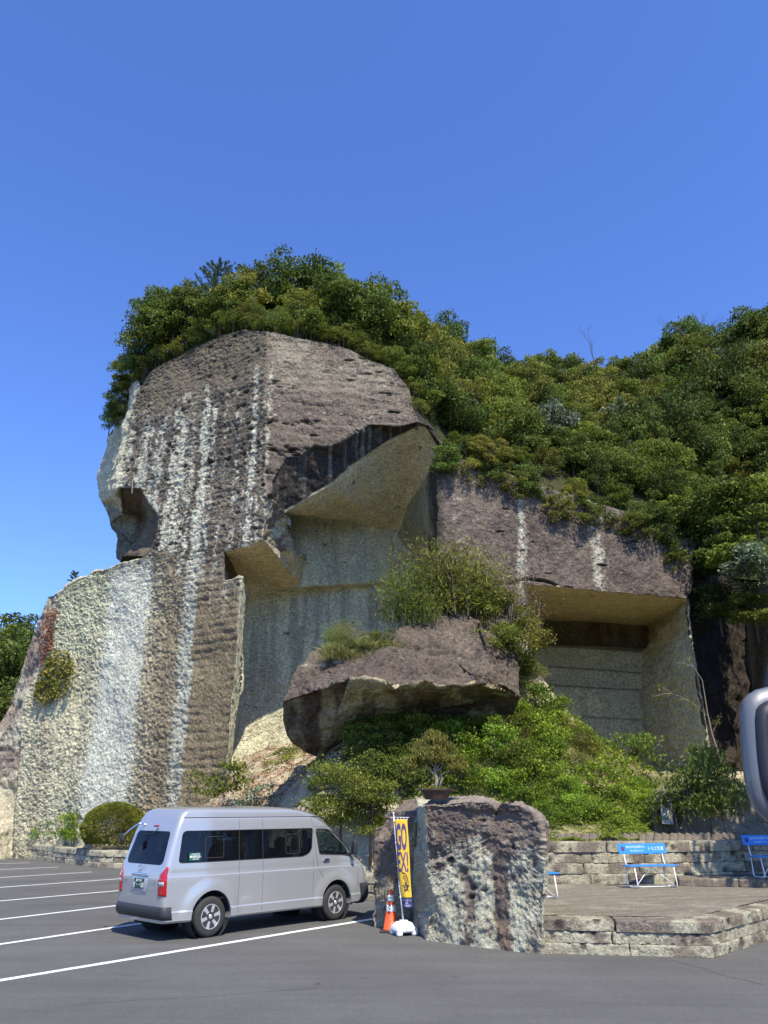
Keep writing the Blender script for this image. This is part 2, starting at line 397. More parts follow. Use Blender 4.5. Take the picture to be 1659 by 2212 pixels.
# chunk below the ridge
Yk('c2', 628,1186, 35.2); Yk('c3', 604,1192, 34.6); Yk('c4', 600,1130, 33.3)
FC += [('CHUNK', ['r4','w7','c4']), ('CHUNK', ['w7','c2','c4']), ('CHUNK', ['c4','c2','c3','r5']), ('CHUNK', ['r4','c4','r5'])]
# ceiling and back wall of the tall alcove
for i, (x, y) in enumerate([(600,1112),(660,1112),(698,1124),(758,1123),(823,1142),(864,1147)]): Bw('a%d'%i, x, y)
for i, (x, y, Y) in enumerate([(885,1091,39.0),(913,1049,37.0),(943,1012,35.4),(957,965,34.4)]): Yk('a%d'%(i+6), x, y, Y)
FC += [('CEIL', ['w7','w6','w5','w4','w3','w2','w1','w0','a9','a8','a7','a6','a5','a4','a3','a2','a1','a0'])]
for i, (x, y) in enumerate([(659,1212),(651,1264),(619,1270),(515,1246)]): Bw('k%d'%(i+1), x, y)
Yk('q', 488,1300, YB + 1.4); Yk('q1', 466,1700, YB + .8); Yk('q2', 460,1900, YB + .8)
FC += [('CEIL2', ['n0','lip','r5','c3','c2','k1','k2','k3','k4']), ('HOLLOW', ['n0','k4','q','n1']), ('LIGHT', ['n1','q','m0','n2'])]
back('n2','m0',533,1275,1.4); back('n3','m1',514,1500,1.4); back('n3','m2',499,1660,1.4); back('n4','m3',493,1760,1.4); back('n5','m4',487,1900,1.4)
FC += [('BLADE', ['n2','m0','m1','m2','m3','m4','n5','n4','n3']), ('BW', ['m0','q','q1','q2','m4','m3','m2','m1'])]
Bw('z0', 924,1250); Bw('z1', 915,1700, -.6); Bw('z2', 912,1900, -.6)
Bw('a0b', 640,1196)
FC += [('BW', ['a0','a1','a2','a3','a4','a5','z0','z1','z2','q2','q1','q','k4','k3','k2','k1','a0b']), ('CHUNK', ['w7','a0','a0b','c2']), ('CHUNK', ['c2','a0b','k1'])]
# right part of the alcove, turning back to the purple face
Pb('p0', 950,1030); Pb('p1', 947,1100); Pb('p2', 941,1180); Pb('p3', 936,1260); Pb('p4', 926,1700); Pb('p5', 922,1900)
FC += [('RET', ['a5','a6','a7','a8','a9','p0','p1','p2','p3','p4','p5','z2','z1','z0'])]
# purple face over the cave
for i, (x, y) in enumerate([(975,985),(1050,1010),(1200,1060),(1400,1120),(1500,1170)]): Pb('x%d'%i, x, y)
for i, (x, y) in enumerate([(1130,1260),(1210,1268),(1290,1276),(1390,1284),(1486,1294)]): Pb('d%d'%i, x, y)
Pb('d5', 1172,1700); Pb('d6', 1172,1900); Pb('d7', 1155,1480)
FC += [('PB', ['p0','x0','x1','x2','x3','x4','d4','d3','d2','d1','d0','d7','d5','d6','p5','p4','p3','p2','p1'])]
FC += [('PB', ['a9','x0','p0']), ('PB', ['tip','u6','x0','a9','w0'])]
YC = 45.0
for k, x, y, Y in [('e0',1148,1338,YC+1),('e1',1280,1345,YC+1),('e2',1402,1353,YC+1),('e3',1400,1402,YC+1),('e4',1280,1396,YC+1),('e5',1148,1392,YC+1),
                   ('e6',1391,1410,YC),('e7',1280,1402,YC),('e8',1150,1396,YC),('e9',1386,1500,YC),('eA',1402,1650,YC),('eB',1410,1900,YC),('eC',1155,1900,YC),('eD',1158,1500,YC)]: Yk(k, x, y, Y)
FC += [('CCEIL', ['d0','d1','d2','d3','d4','e2','e1','e0']), ('RECESS', ['e0','e1','e2','e3','e4','e5']), ('CAVE', ['e5','e4','e3','e6','e7','e8']),
       ('CAVE', ['e8','e7','e6','e9','eA','eB','eC','eD']), ('CAVE', ['d0','e0','e5','e8','eD','eC','d6','d5','d7'])]
for i, (x, y) in enumerate([(1498,1400),(1517,1500),(1532,1600),(1547,1700),(1570,1900)]): Pb('y%d'%i, x, y)
FC += [('CSIDE', ['d4','y0','y1','y2','y3','y4','eB','eA','e9','e6','e3','e2'])]
# gully, set deep and coloured near black for shade, and the pale buttress right of it
Yk('G0', 1600,1240, 44); Yk('G1', 1622,1450, 44); Yk('G2', 1650,1700, 43); Yk('G3', 1670,1900, 43); Yk('G4', 1540,1120, 41)
Yk('H0', 1740,1230, 39); Yk('H1', 1780,1450, 38); Yk('H2', 1850,1700, 37); Yk('H3', 1900,1900, 37)
FC += [('GULLY', ['x4','G4','G0','G1','G2','G3','y4','y3','y2','y1','y0','d4']), ('GREY', ['G0','H0','H1','H2','H3','G3','G2','G1'])]
K['I0'] = K['H0'] + np.array([14, -6, 0]); K['I1'] = K['H3'] + np.array([14, -6, 0])
FC += [('GREY', ['H0','I0','I1','H3','H2','H1'])]

PUR, BRN, PALE, WHT, DRK = (np.array(c) for c in ((.128,.108,.098), (.205,.172,.136), (.46,.445,.345), (.56,.57,.53), (.035,.031,.030)))
def xh(P): return 829.5 + 1776 * P[:, 0] / P[:, 1]
def nz1(a, sc, s): return vnoise(np.stack([a / sc, a * 0, a * 0 + s * 3.7], 1), s)
def common(P, big=.30, mid=.10, fine=.05, s=0):
    return (fbm(P, 3.5, 3, s) - .5) * 2 * big + (fbm(P, .9, 3, s + 5) - .5) * 2 * mid + (fbm(P, .24, 3, s + 9, .6) - .5) * 2 * fine
def pits(P, sc, r, s, dens=1.0):
    d, rv = worley(P + (fbm(P, .12, 2, s + 3)[:, None] - .5) * .10, sc, s); rr = r * (.35 + 1.15 * (rv / dens) ** 2)
    return np.clip(1 - d / rr, 0, 1) ** .6 * (rv < dens) * np.clip(rr / r, 0, 1)
ZT = [0, 8, 13, 15, 18, 21, 25]
def sh_LF(P, N):
    x = xh(P) + (fbm(P * [1, 1, .12], 1.0, 3, 3) - .5) * 12 + (fbm(P, .3, 3, 4) - .5) * 16; z = P[:, 2]
    g = fbm(P, .16, 3, 21, .7); g2 = fbm(P, .5, 3, 25)
    # lower zones across the face
    tx = [-60, 60, 150, 170, 178, 268, 276, 300, 318, 326, 352, 362, 382, 388, 470, 520]
    cl = [(.50,.475,.36)]*3 + [(.51,.49,.39),(.56,.565,.51),(.55,.555,.50),(.40,.37,.29),(.35,.30,.22),(.29,.245,.175),(.25,.205,.15),(.26,.22,.165),(.43,.43,.38),(.43,.43,.38),(.235,.19,.13),(.205,.165,.115),(.2,.16,.115)]
    low = np.stack([np.interp(x, tx, [c[k] for c in cl]) for k in range(3)], 1)
    str_ = nz1(x, 11.0, 31) * .6 + nz1(x, 4.0, 33) * .4
    low = low * (0.86 + .28 * str_)[:, None]
    spot = sstep(.50, .66, g) * np.interp(x, [0, 160, 180, 265, 280, 380, 390], [.45, .55, .12, .12, .75, .65, .25])
    low = mix(low, (.17, .14, .105), spot * .75)
    gr = sstep(5, 12, z) * sstep(150, 60, np.abs(x - 60)); low = mix(low, (.40, .42, .31), gr * .5)
    low = mix(low, (.24, .16, .13), sstep(.52, .7, fbm(P * [1, 1, .4], 1.6, 3, 44)) * sstep(120, 20, x) * .7)
    # upper tower
    st = nz1(x, 7.5, 51) * .55 + nz1(x, 3.2, 53) * .45
    cen = np.maximum.reduce([np.exp(-((x - c) / wd) ** 2) * a for c, wd, a in ((371, 15, .85), (498, 8, .85), (308, 16, .55), (258, 20, .6), (215, 14, .7), (340, 8, .45), (455, 8, .4), (175, 12, .8))])
    wamt = np.clip(cen * .85 + sstep(.50, .72, st) * .45, 0, 1) * np.interp(z, [8, 12, 17, 20.5, 22.5, 25], [.8, 1, 1, .75, .12, 0])
    wm = sstep(.60 - .36 * wamt, .72 - .36 * wamt, g * .6 + g2 * .4) * sstep(.05, .3, wamt)
    up = mix(PUR * 1.0, BRN, fbm(P, 2.2, 3, 61)) ; up = mix(up, (.25, .225, .19), sstep(.45, .7, fbm(P * [1, 1, 3], .6, 3, 63)) * .5)
    up = mix(up, BRN * .75, sstep(20.5, 23, z))
    up = mix(up, (.055, .042, .042), sstep(.5, .68, fbm(P * [1, 1, .25], 1.2, 4, 66)) * .65 * sstep(24, 15, z))
    up = mix(up, (.56,.55,.48), wm * .85)
    lowlim = np.where(x < 330, 30.0, 12.2); k = sstep(-1.8, 1.8, z - lowlim + (fbm(P, 2.5, 3, 67) - .5) * 4)
    left_tower = sstep(150, 175, x) * sstep(12.6, 14, z); k = np.maximum(k, left_tower)
    c = mix(low, up, k)
    c = mix(c, (.36, .22, .17), 0 * z)
    # relief
    d = common(P, .22, .07, .02, 0)
    knob = np.interp(x, [0, 165, 180, 265, 280, 375, 390, 520], [1, 1, .45, .45, 1.1, 1, .35, .35]) * (1 - k) + k * .85
    d += (fbm(P * [1, 1, 1.25], .15, 3, 71, .7) - .5) * .17 * knob
    ch = np.interp(x, [330, 390, 470], [0.15, 1, 1]) * (1 - .4 * k) + .35 * k
    zz = z + (fbm(P, 1.5, 2, 73) - .5) * .35
    d += np.abs(np.sin(zz * math.pi / .34)) * .034 * ch * sstep(.3, .6, fbm(P, 1.0, 3, 74))
    pb = sum(np.exp(-((z - zb - (fbm(P, 2.0, 2, 81) - .5) * .8) / wb) ** 2) for zb, wb in ((21.0, .22), (19.1, .30), (17.7, .25)))
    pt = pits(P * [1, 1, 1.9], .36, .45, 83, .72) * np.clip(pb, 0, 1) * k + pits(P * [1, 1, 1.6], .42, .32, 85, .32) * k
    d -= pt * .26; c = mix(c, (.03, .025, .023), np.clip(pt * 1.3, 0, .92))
    return d, c
def sh_RF(P, N):
    z = P[:, 2]; g = fbm(P, .16, 3, 121, .7)
    c = mix((.120, .096, .086), (.195, .163, .142), fbm(P, 2.4, 4, 122)); c = mix(c, (.25, .225, .19), sstep(20, 22.5, z) * sstep(.35, .65, fbm(P * [1, 1, .4], 1.5, 3, 123)) * .8)
    c = mix(c, (.12, .095, .095), sstep(18, 14.5, z) * .65 * sstep(.3, .6, fbm(P, 1.4, 3, 124)))
    c = mix(c, (.44, .42, .37), sstep(.68, .75, g * .5 + .5 * fbm(P, .7, 3, 125)) * .7)
    xx = xh(P); c = mix(c, WHT, np.exp(-((xx - 528) / 6) ** 2) * sstep(.42, .6, g) * .8 * sstep(23, 21, z))
    d = common(P, .24, .11, .05, 100) + (g - .5) * .07
    d += np.abs(np.sin((z + (fbm(P, 1.5, 2, 126) - .5) * .3) * math.pi / .5)) * .03
    pb = sum(np.exp(-((z - zb - (fbm(P, 1.8, 2, 131) - .5) * .7) / wb) ** 2) * a for zb, wb, a in ((21.0, .20, 1.), (19.0, .24, 1.), (17.7, .26, 1.), (16.6, .18, .5), (22.2, .15, .5)))
    dens = sstep(.36, .55, fbm(P, 1.3, 2, 133))
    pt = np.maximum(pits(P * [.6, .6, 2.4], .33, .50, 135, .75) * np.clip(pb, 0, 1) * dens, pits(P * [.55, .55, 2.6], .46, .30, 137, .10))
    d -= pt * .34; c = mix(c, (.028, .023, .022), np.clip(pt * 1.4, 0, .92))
    return d, c
def sh_PB(P, N):
    z = P[:, 2]; x = xh(P) + (fbm(P * [1, 1, .3], .8, 3, 203) - .5) * 14; g = fbm(P, .16, 3, 221, .7)
    c = mix((.090, .070, .067), (.165, .134, .120), fbm(P, 1.6, 4, 222)); c = mix(c, (.23, .195, .175), sstep(.55, .7, g) * .45)
    wamt = np.clip(np.exp(-((x - 1163) / 14) ** 2) + .95 * np.exp(-((x - 1348) / 22) ** 2) * sstep(11.2, 12.5, z) + .5 * np.exp(-((x - 1010) / 14) ** 2), 0, 1)
    c = mix(c, (.48, .47, .40), sstep(.68 - .34 * wamt, .84 - .34 * wamt, g * .6 + .4 * fbm(P * [1, 1, .5], .5, 3, 225)) * wamt * .9)
    d = common(P, .26, .13, .05, 200)
    lz = 11.9 + .035 * (P[:, 0] - 12) * -1 + (fbm(P, 2.5, 2, 226) - .5) * .9
    ln = np.exp(-((z - lz) / .06) ** 2) * sstep(.38, .5, fbm(P, 2.0, 2, 227)); d -= ln * .3; c = mix(c, DRK, ln * .8)
    pt = pits(P * [.5, .5, 2.4], .42, .34, 235, .16); d -= pt * .16; c = mix(c, DRK, np.clip(pt * 1.2, 0, .85))
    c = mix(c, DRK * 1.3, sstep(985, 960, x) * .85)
    low = sstep(9.5, 7.5, z); c = mix(c, (.30, .29, .235), low * .7)
    return d, c
def pale(col, s, fine=.03, big=.15, spots=.12, streak=.2, dk=(.09, .075, .055), stc=(.30, .34, .33)):
    def f(P, N):
        c = mix(np.array(col) * .9, np.array(col) * 1.12, fbm(P, 1.8, 4, s)); c = mix(c, stc, sstep(.5, .68, fbm(P * [1, 1, .08], .8, 4, s + 1)) * streak * 2)
        pt = pits(P * [.8, .8, 1.5], .5, .20, s + 2, spots); c = mix(c, dk, np.clip(pt * 1.6, 0, .85))
        return common(P, big, .05, fine, s + 3) - pt * .08, c
    return f
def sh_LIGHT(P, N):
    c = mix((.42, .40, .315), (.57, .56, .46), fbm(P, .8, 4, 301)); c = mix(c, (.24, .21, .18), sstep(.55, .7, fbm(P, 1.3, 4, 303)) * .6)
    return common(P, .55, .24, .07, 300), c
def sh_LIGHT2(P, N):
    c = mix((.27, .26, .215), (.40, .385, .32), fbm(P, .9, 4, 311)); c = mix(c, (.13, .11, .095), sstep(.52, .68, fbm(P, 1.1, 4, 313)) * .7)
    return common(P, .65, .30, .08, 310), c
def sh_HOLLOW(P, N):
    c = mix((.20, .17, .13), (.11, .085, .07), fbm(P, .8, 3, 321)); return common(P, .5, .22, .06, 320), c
def sh_SIDE(P, N):
    c = mix((.42, .39, .32), (.25, .20, .18), sstep(.4, .6, fbm(P, 1.1, 4, 331))); return common(P, .45, .2, .10, 330), c
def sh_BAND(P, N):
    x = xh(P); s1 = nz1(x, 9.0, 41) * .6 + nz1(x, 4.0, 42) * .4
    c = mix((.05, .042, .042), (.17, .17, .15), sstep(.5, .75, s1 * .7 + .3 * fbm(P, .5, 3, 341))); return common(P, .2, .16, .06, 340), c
def sh_CHUNK(P, N):
    c = mix((.20, .16, .13), (.46, .44, .36), sstep(.42, .62, fbm(P, .8, 4, 351) + .02 * (P[:, 0] + 4.6))); return common(P, .4, .22, .1, 350), c
def sh_BW(P, N):
    x = xh(P); z = P[:, 2]
    c = mix((.58, .57, .45), (.66, .64, .50), fbm(P, 2.5, 4, 361)); c = mix(c, (.44, .46, .40), sstep(.45, .7, fbm(P * [1, 1, .1], .7, 4, 362)) * .6); c = mix(c, (.24, .24, .20), sstep(.52, .72, fbm(P * [1, 1, .06], .45, 3, 368)) * .5)
    c = mix(c, (.55, .53, .42), sstep(8.5, 7, z) * .6)
    cr = np.abs(fbm(P, 1.2, 4, 363) - .5); c = mix(c, (.16, .13, .10), sstep(.010, .003, cr) * sstep(9.8, 8, z) * .8)
    c = mix(c, (.10, .085, .075), sstep(9.9, 10.4, z) * 0)
    pt = pits(P * [.7, .7, 1.5], .62, .17, 364, .16) * sstep(9, 12, z); c = mix(c, (.08, .06, .045), np.clip(pt * 2, 0, .9))
    return common(P, .32, .06, .02, 360) - pt * .1 + .12 * sstep(7.4, 6.8, z + (fbm(P, 2, 3, 367) - .5) * 2), c
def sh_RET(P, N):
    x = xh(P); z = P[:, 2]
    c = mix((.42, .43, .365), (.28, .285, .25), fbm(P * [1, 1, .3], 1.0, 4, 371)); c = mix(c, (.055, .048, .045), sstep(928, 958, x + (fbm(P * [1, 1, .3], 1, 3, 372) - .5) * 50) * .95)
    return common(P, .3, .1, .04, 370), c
def sh_CSIDE(P, N):
    z = P[:, 2]
    c = mix((.50, .51, .43), (.37, .37, .305), fbm(P, .9, 4, 381)); up = sstep(10.2, 10.9, z + (fbm(P, 1.5, 3, 382) - .5) * 1.0 + .05 * (P[:, 1] - 40))
    c = mix(c, (.42, .37, .25), up * .8)
    dd = common(P, .2, .08, .04, 380) + np.abs(np.sin((z + (fbm(P, 1.2, 2, 383) - .5) * .6) * math.pi / .55)) * .06 + (fbm(P, .22, 3, 384) - .5) * .14
    return dd, c
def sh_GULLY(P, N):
    c = mix((.030, .025, .023), (.060, .048, .043), fbm(P * [1, 1, .3], .7, 4, 391)); return common(P, .5, .25, .08, 390), c  # tree shade over the gully is put into this rock colour
_cv = pale((.47, .48, .40), 450, .025, .1, .06, .15)
def sh_CAVE(P, N):
    d, c = _cv(P, N); z = P[:, 2] + .05 * (P[:, 0] - 12) + (fbm(P, 2.5, 2, 455) - .5) * .15
    for zl, a in ((9.7, .10), (8.6, .16), (6.9, .10)): d = d + a * sstep(zl + .05, zl - .05, z) * (P[:, 1] > 43); c = mix(c, (.16, .15, .12), np.exp(-((z - zl) / .06) ** 2) * .6)
    return d, c
SH = dict(LF=sh_LF, RF=sh_RF, PB=sh_PB, LIGHT=sh_LIGHT, LIGHT2=sh_LIGHT2, HOLLOW=sh_HOLLOW, SIDE=sh_SIDE, BAND=sh_BAND, CHUNK=sh_CHUNK, BW=sh_BW, RET=sh_RET,
          BLADE=pale((.46, .445, .355), 400, .06, .1, .1, .1), CEIL=pale((.66, .60, .45), 410, .02, .22, .28, 0), CEIL2=pale((.62, .53, .37), 420, .03, .15, .1, .0),
          CCEIL=pale((.58, .49, .33), 430, .03, .15, .1, .0), RECESS=pale((.14, .11, .075), 440, .06, .3, .2, .1), CAVE=sh_CAVE,
          CSIDE=sh_CSIDE, GULLY=sh_GULLY, GREY=pale((.25, .24, .21), 460, .08, .3, .1, .3, stc=(.07, .06, .05)))
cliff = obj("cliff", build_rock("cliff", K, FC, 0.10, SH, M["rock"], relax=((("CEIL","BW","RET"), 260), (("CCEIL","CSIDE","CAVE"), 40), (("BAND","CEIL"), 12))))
tag(cliff, kind="structure")
def proj(P):
    P = np.asarray(P, float); d = P - np.array([0, 0, CAM_H])
    zz = d[:, 1] * CP + d[:, 2] * SP; uu = -d[:, 1] * SP + d[:, 2] * CP
    return W2 + F * d[:, 0] / zz, H2 - F * uu / zz
def inpoly(x, y, poly):
    r = np.zeros(len(x), bool); n = len(poly)
    for i in range(n):
        x1, y1 = poly[i]; x2, y2 = poly[(i + 1) % n]
        if y1 == y2: continue
        c = ((y1 > y) != (y2 > y)) & (x < (x2 - x1) * (y - y1) / (y2 - y1) + x1); r ^= c
    return r
# ------------------------------------------------------------------ asphalt, painted lines
m, t, b = new_mat('asphalt'); Lk = t.links
tc = t.nodes.new('ShaderNodeTexCoord')
def noise(sc, det=6, rough=.6, vec=None, scale=None):
    n = t.nodes.new('ShaderNodeTexNoise'); n.inputs['Scale'].default_value = sc; n.inputs['Detail'].default_value = det; n.inputs['Roughness'].default_value = rough
    if scale:
        mp = t.nodes.new('ShaderNodeMapping'); mp.inputs['Scale'].default_value = scale[0]; mp.inputs['Rotation'].default_value = (0, 0, scale[1])
        Lk.new(tc.outputs['Object'], mp.inputs['Vector']); Lk.new(mp.outputs[0], n.inputs['Vector'])
    else: Lk.new(tc.outputs['Object'], n.inputs['Vector'])
    return n
def ramp(n, a, b_, lo, hi):
    r = t.nodes.new('ShaderNodeMapRange'); r.inputs['From Min'].default_value = a; r.inputs['From Max'].default_value = b_; r.inputs['To Min'].default_value = lo; r.inputs['To Max'].default_value = hi
    Lk.new(n.outputs['Fac'], r.inputs['Value']); return r
def mul(a, b_):
    q = t.nodes.new('ShaderNodeMath'); q.operation = 'MULTIPLY'; Lk.new(a.outputs[0], q.inputs[0]); Lk.new(b_.outputs[0], q.inputs[1]); return q
g1 = ramp(noise(70, 4, .8), .3, .7, .55, 1.5); g2 = ramp(noise(.45, 5, .6), .3, .7, .86, 1.13); g3 = ramp(noise(1.0, 5, .62, scale=((.25, 2.2, 1), R(38))), .35, .7, 1.07, .88)
g4 = ramp(noise(14, 4, .7), .3, .7, .86, 1.14)
gg = mul(mul(mul(mul(g1, g2), g3), g4), ramp(noise(2.6, 3, .5), .69, .76, 1.0, .62)); vs = t.nodes.new('ShaderNodeVectorMath'); vs.operation = 'SCALE'; vs.inputs[0].default_value = (.110, .106, .096)
Lk.new(gg.outputs[0], vs.inputs['Scale']); Lk.new(vs.outputs[0], b.inputs['Base Color']); b.inputs['Roughness'].default_value = .88; b.inputs['Specular IOR Level'].default_value = .25
bp = t.nodes.new('ShaderNodeBump'); bp.inputs['Strength'].default_value = .6; bp.inputs['Distance'].default_value = .006; Lk.new(g1.outputs[0], bp.inputs['Height']); Lk.new(bp.outputs[0], b.inputs['Normal'])
M['asphalt'] = m
tag(obj('parking_lot', mesh_from('parking_lot', [(-90,-60,0),(90,-60,0),(90,60,0),(-90,60,0)], [(0,1,2,3)], M['asphalt'])), kind='structure')
tag(obj('ground', mesh_from('ground', [(-3000,-3000,-.02),(3000,-3000,-.02),(3000,3000,-.02),(-3000,3000,-.02)], [(0,1,2,3)], simple('earth', (.12,.13,.07), .95, var=.3, scale=.05))), kind='structure')
# worn white paint: narrow sheets cut ragged at the rim
paint = simple('road_paint', (.74, .74, .71), .6, var=.12, scale=9, spec=.4)
FS = 1659 / 3024.0
def gp(fx, fy): return atZ(fx * FS, fy * FS, 0)[:2]
LINES = [((0,3861),(700,3734),1474,3618,.15),((0,3718.5),(468,3650),620,3627,.14),((0,3620.6),(483,3563),900,3514,.13),((0,3548),(491.5,3505),850,3474,.12),
         ((0,3494.5),(495.7,3458.6),700,3444,.12),((0,3455.6),(300,3437.6),361,3433.7,.11),((0,3424),(150,3417.8),230,3414.3,.11),((0,3401),(80,3398.6),118,3397.4,.11),((0,3383.5),(15,3383.1),22,3382.8,.10)]
for p, q, ex, ey, wd in LINES:
    a = gp(*p); e = gp(ex, ey); d = (e - a); Ln = np.linalg.norm(d); d /= Ln; n = np.array([-d[1], d[0]])
    a = a - d * 7; Ln += 7; k = int(Ln / .12); V = []
    for i in range(k + 1):
        c = a + d * Ln * i / k
        for s in (-1, 1):
            qv = c + n * s * (wd / 2 + random.uniform(-.006, .006)); V.append((qv[0], qv[1], .004))
    Fm = [(2*i, 2*i+1, 2*i+3, 2*i+2) for i in range(k)]
    tag(obj('parking_line', mesh_from('parking_line', V, Fm, paint)), kind='structure')

# tar-filled joints between the bays
tar = simple('tar_seam', (.045, .044, .043), .7)
for (p, q) in (((0,3480),(500,3446)), ((100,3505),(497,3473)), ((360,3564),(490,3554)), ((220,3534),(500,3512))):
    a, e = gp(*p), gp(*q); d = e - a; Ln = np.linalg.norm(d); d /= Ln; n = np.array([-d[1], d[0]]); k = 14; V = []
    for i in range(k + 1):
        c = a + d * Ln * i / k + n * random.uniform(-.03, .03); ww = random.uniform(.008, .022)
        for s in (-1, 1): V.append((*(c + n * s * ww), .0025))
    tag(obj('tar_seam', mesh_from('tar_seam', V, [(2*i, 2*i+1, 2*i+3, 2*i+2) for i in range(k)], tar)), kind='structure')

def crack(p, q, seed, wd=.007):
    r_ = random.Random(seed); a, e = gp(*p), gp(*q); d = e - a; Ln = np.linalg.norm(d); d /= Ln; n = np.array([-d[1], d[0]]); k = int(Ln / .10); V = []; off = 0
    for i in range(k + 1):
        off += r_.uniform(-.03, .03); c = a + d * Ln * i / k + n * off; ww = r_.uniform(.3, 1.2) * wd
        for s in (-1, 1): V.append((*(c + n * s * ww), .003))
    tag(obj('asphalt_crack', mesh_from('asphalt_crack', V, [(2*i, 2*i+1, 2*i+3, 2*i+2) for i in range(k)], tar)), kind='structure')
crack((2560,3760), (3020,3880), 1, .006); crack((250,3960), (1250,3900), 2, .004)
# ------------------------------------------------------------------ stone blocks laid in courses
def block_mesh(name, L_, D_, H_, seed, thr=.06, top=None, mat=None):
    nx, ny, nz = [max(2, int(round(q / thr))) for q in (L_, D_, H_)]
    nx = min(nx, 70); ny = min(ny, 14); nz = min(nz, 10)
    bm = bmesh.new(); idx = {}
    def v(i, j, k):
        if (i, j, k) not in idx: idx[(i, j, k)] = bm.verts.new((i / nx * L_ - L_ / 2, j / ny * D_ - D_ / 2, k / nz * H_))
        return idx[(i, j, k)]
    for i in range(nx):
        for j in range(ny):
            bm.faces.new((v(i,j,nz), v(i+1,j,nz), v(i+1,j+1,nz), v(i,j+1,nz)))
    for i in range(nx):
        for k in range(nz):
            bm.faces.new((v(i,0,k), v(i+1,0,k), v(i+1,0,k+1), v(i,0,k+1))); bm.faces.new((v(i+1,ny,k), v(i,ny,k), v(i,ny,k+1), v(i+1,ny,k+1)))
    for j in range(ny):
        for k in range(nz):
            bm.faces.new((v(0,j+1,k), v(0,j,k), v(0,j,k+1), v(0,j+1,k+1))); bm.faces.new((v(nx,j,k), v(nx,j+1,k), v(nx,j+1,k+1), v(nx,j,k+1)))
    V = np.array([q.co for q in bm.verts]); bm.verts.index_update(); Fq = np.array([[x.index for x in f.verts] for f in bm.faces]); bm.free()
    c = np.array([0, 0, H_ / 2]); Q = V + np.array([seed * 7.13, seed * 3.7, seed * 1.9])
    side = np.maximum(np.abs(V[:, 1]) / (D_ / 2), np.abs(V[:, 0]) / (L_ / 2))
    rr = fbm(Q, .07, 3, 500, .6); r2 = fbm(Q, .35, 3, 505)
    out = np.stack([np.sign(V[:, 0]) * (np.abs(V[:, 0]) > L_ / 2 - 1e-4), np.sign(V[:, 1]) * (np.abs(V[:, 1]) > D_ / 2 - 1e-4), (V[:, 2] > H_ - 1e-4) * 1.0], 1)
    ed = (np.abs(out).sum(1) > 1.5)
    V = V + out * ((rr - .6) * .045 + (r2 - .5) * .03)[:, None] * np.array([1, 1, .35]) - out * ed[:, None] * .005
    pt = pits(Q, .16, .40, 507, .5) * (np.abs(out[:, 1]) > .5); V[:, 1] -= np.sign(out[:, 1]) * pt * .035
    C = mix((.31, .285, .235), (.46, .44, .36), rr); C = mix(C, (.155, .125, .115), sstep(.42, .62, fbm(Q, .4, 4, 509) + (top or 0)) * .85)
    C = mix(C, (.05, .04, .035), np.clip(pt * 1.5, 0, .8))
    return mesh_from(name, V, Fq, mat or M['rock_near'], False, cols=np.clip(C, 0, 1))
def course_wall(root, pts, zs, depth, lens, seed, dark_top=.08, thr=.06):
    rr_ = random.Random(seed)
    for ci in range(len(zs) - 1):
        h = zs[ci + 1] - zs[ci]
        for si in range(len(pts) - 1):
            a = np.array(pts[si], float); e = np.array(pts[si + 1], float); Ln = np.linalg.norm(e - a); d = (e - a) / Ln; n = np.array([-d[1], d[0]])
            s = 0.0; first = True
            while s < Ln - .01:
                l = rr_.uniform(*lens) * (.5 if first and ci % 2 else 1); first = False
                l = min(l, Ln - s)
                if Ln - s - l < .35: l = Ln - s
                c = a + d * (s + l / 2) + n * (depth / 2 + rr_.uniform(-.006, .018) + (.0 if ci == len(zs) - 2 else .02))
                me = block_mesh('stone_block', l - .006, depth, h - .005, rr_.uniform(0, 90), thr=thr, top=dark_top if ci == len(zs) - 2 else -.02)
                o = obj('stone_block', me, root, (c[0], c[1], zs[ci] + .003)); o.rotation_euler = (rr_.uniform(-.006, .006), rr_.uniform(-.003, .003), math.atan2(d[1], d[0]))
                s += l
# terrace platform
PZ = .51
pf = [(2.50,13.92),(5.12,13.55),(8.1,16.6),(11.6,20.0)]
plat = tag(empty('terrace'), 'low stone terrace of three block courses with worn paved top beside the rock pillar', 'terrace')
course_wall(plat, pf, [0,.165,.335,PZ], .45, (1.1,2.3), 3, .10, .028)
def poly_sheet(name, poly, z, step, mat, shade, parent=None, amp=.006):
    x0, y0 = np.min(poly, 0); x1, y1 = np.max(poly, 0); nx = int((x1 - x0) / step) + 2; ny = int((y1 - y0) / step) + 2
    X, Y = np.meshgrid(x0 + np.arange(nx) * step, y0 + np.arange(ny) * step, indexing='ij'); P = np.stack([X.ravel(), Y.ravel(), np.full(X.size, z)], 1)
    ins = inpoly(P[:, 0], P[:, 1], poly); idx = np.arange(nx * ny).reshape(nx, ny)
    Fq = np.stack([idx[:-1, :-1].ravel(), idx[1:, :-1].ravel(), idx[1:, 1:].ravel(), idx[:-1, 1:].ravel()], 1); Fq = Fq[ins[Fq].all(1)]
    used = np.unique(Fq); mp = np.full(len(P), -1); mp[used] = np.arange(len(used)); P = P[used]; Fq = mp[Fq]
    P[:, 2] += (fbm(P, .5, 4, 600) - .5) * 2 * amp
    return obj(name, mesh_from(name, P, Fq, mat, True, cols=shade(P)), parent)
def sh_floor(P):
    Q = P.copy(); a = R(-20); Q[:, 0], Q[:, 1] = P[:, 0] * math.cos(a) - P[:, 1] * math.sin(a), P[:, 0] * math.sin(a) + P[:, 1] * math.cos(a)
    c = mix((.165, .145, .125), (.27, .245, .215), fbm(Q * [.35, 3.0, 1], .5, 4, 601)); return mix(c, (.34, .32, .29), sstep(.55, .7, fbm(P, .8, 4, 603)) * .5)
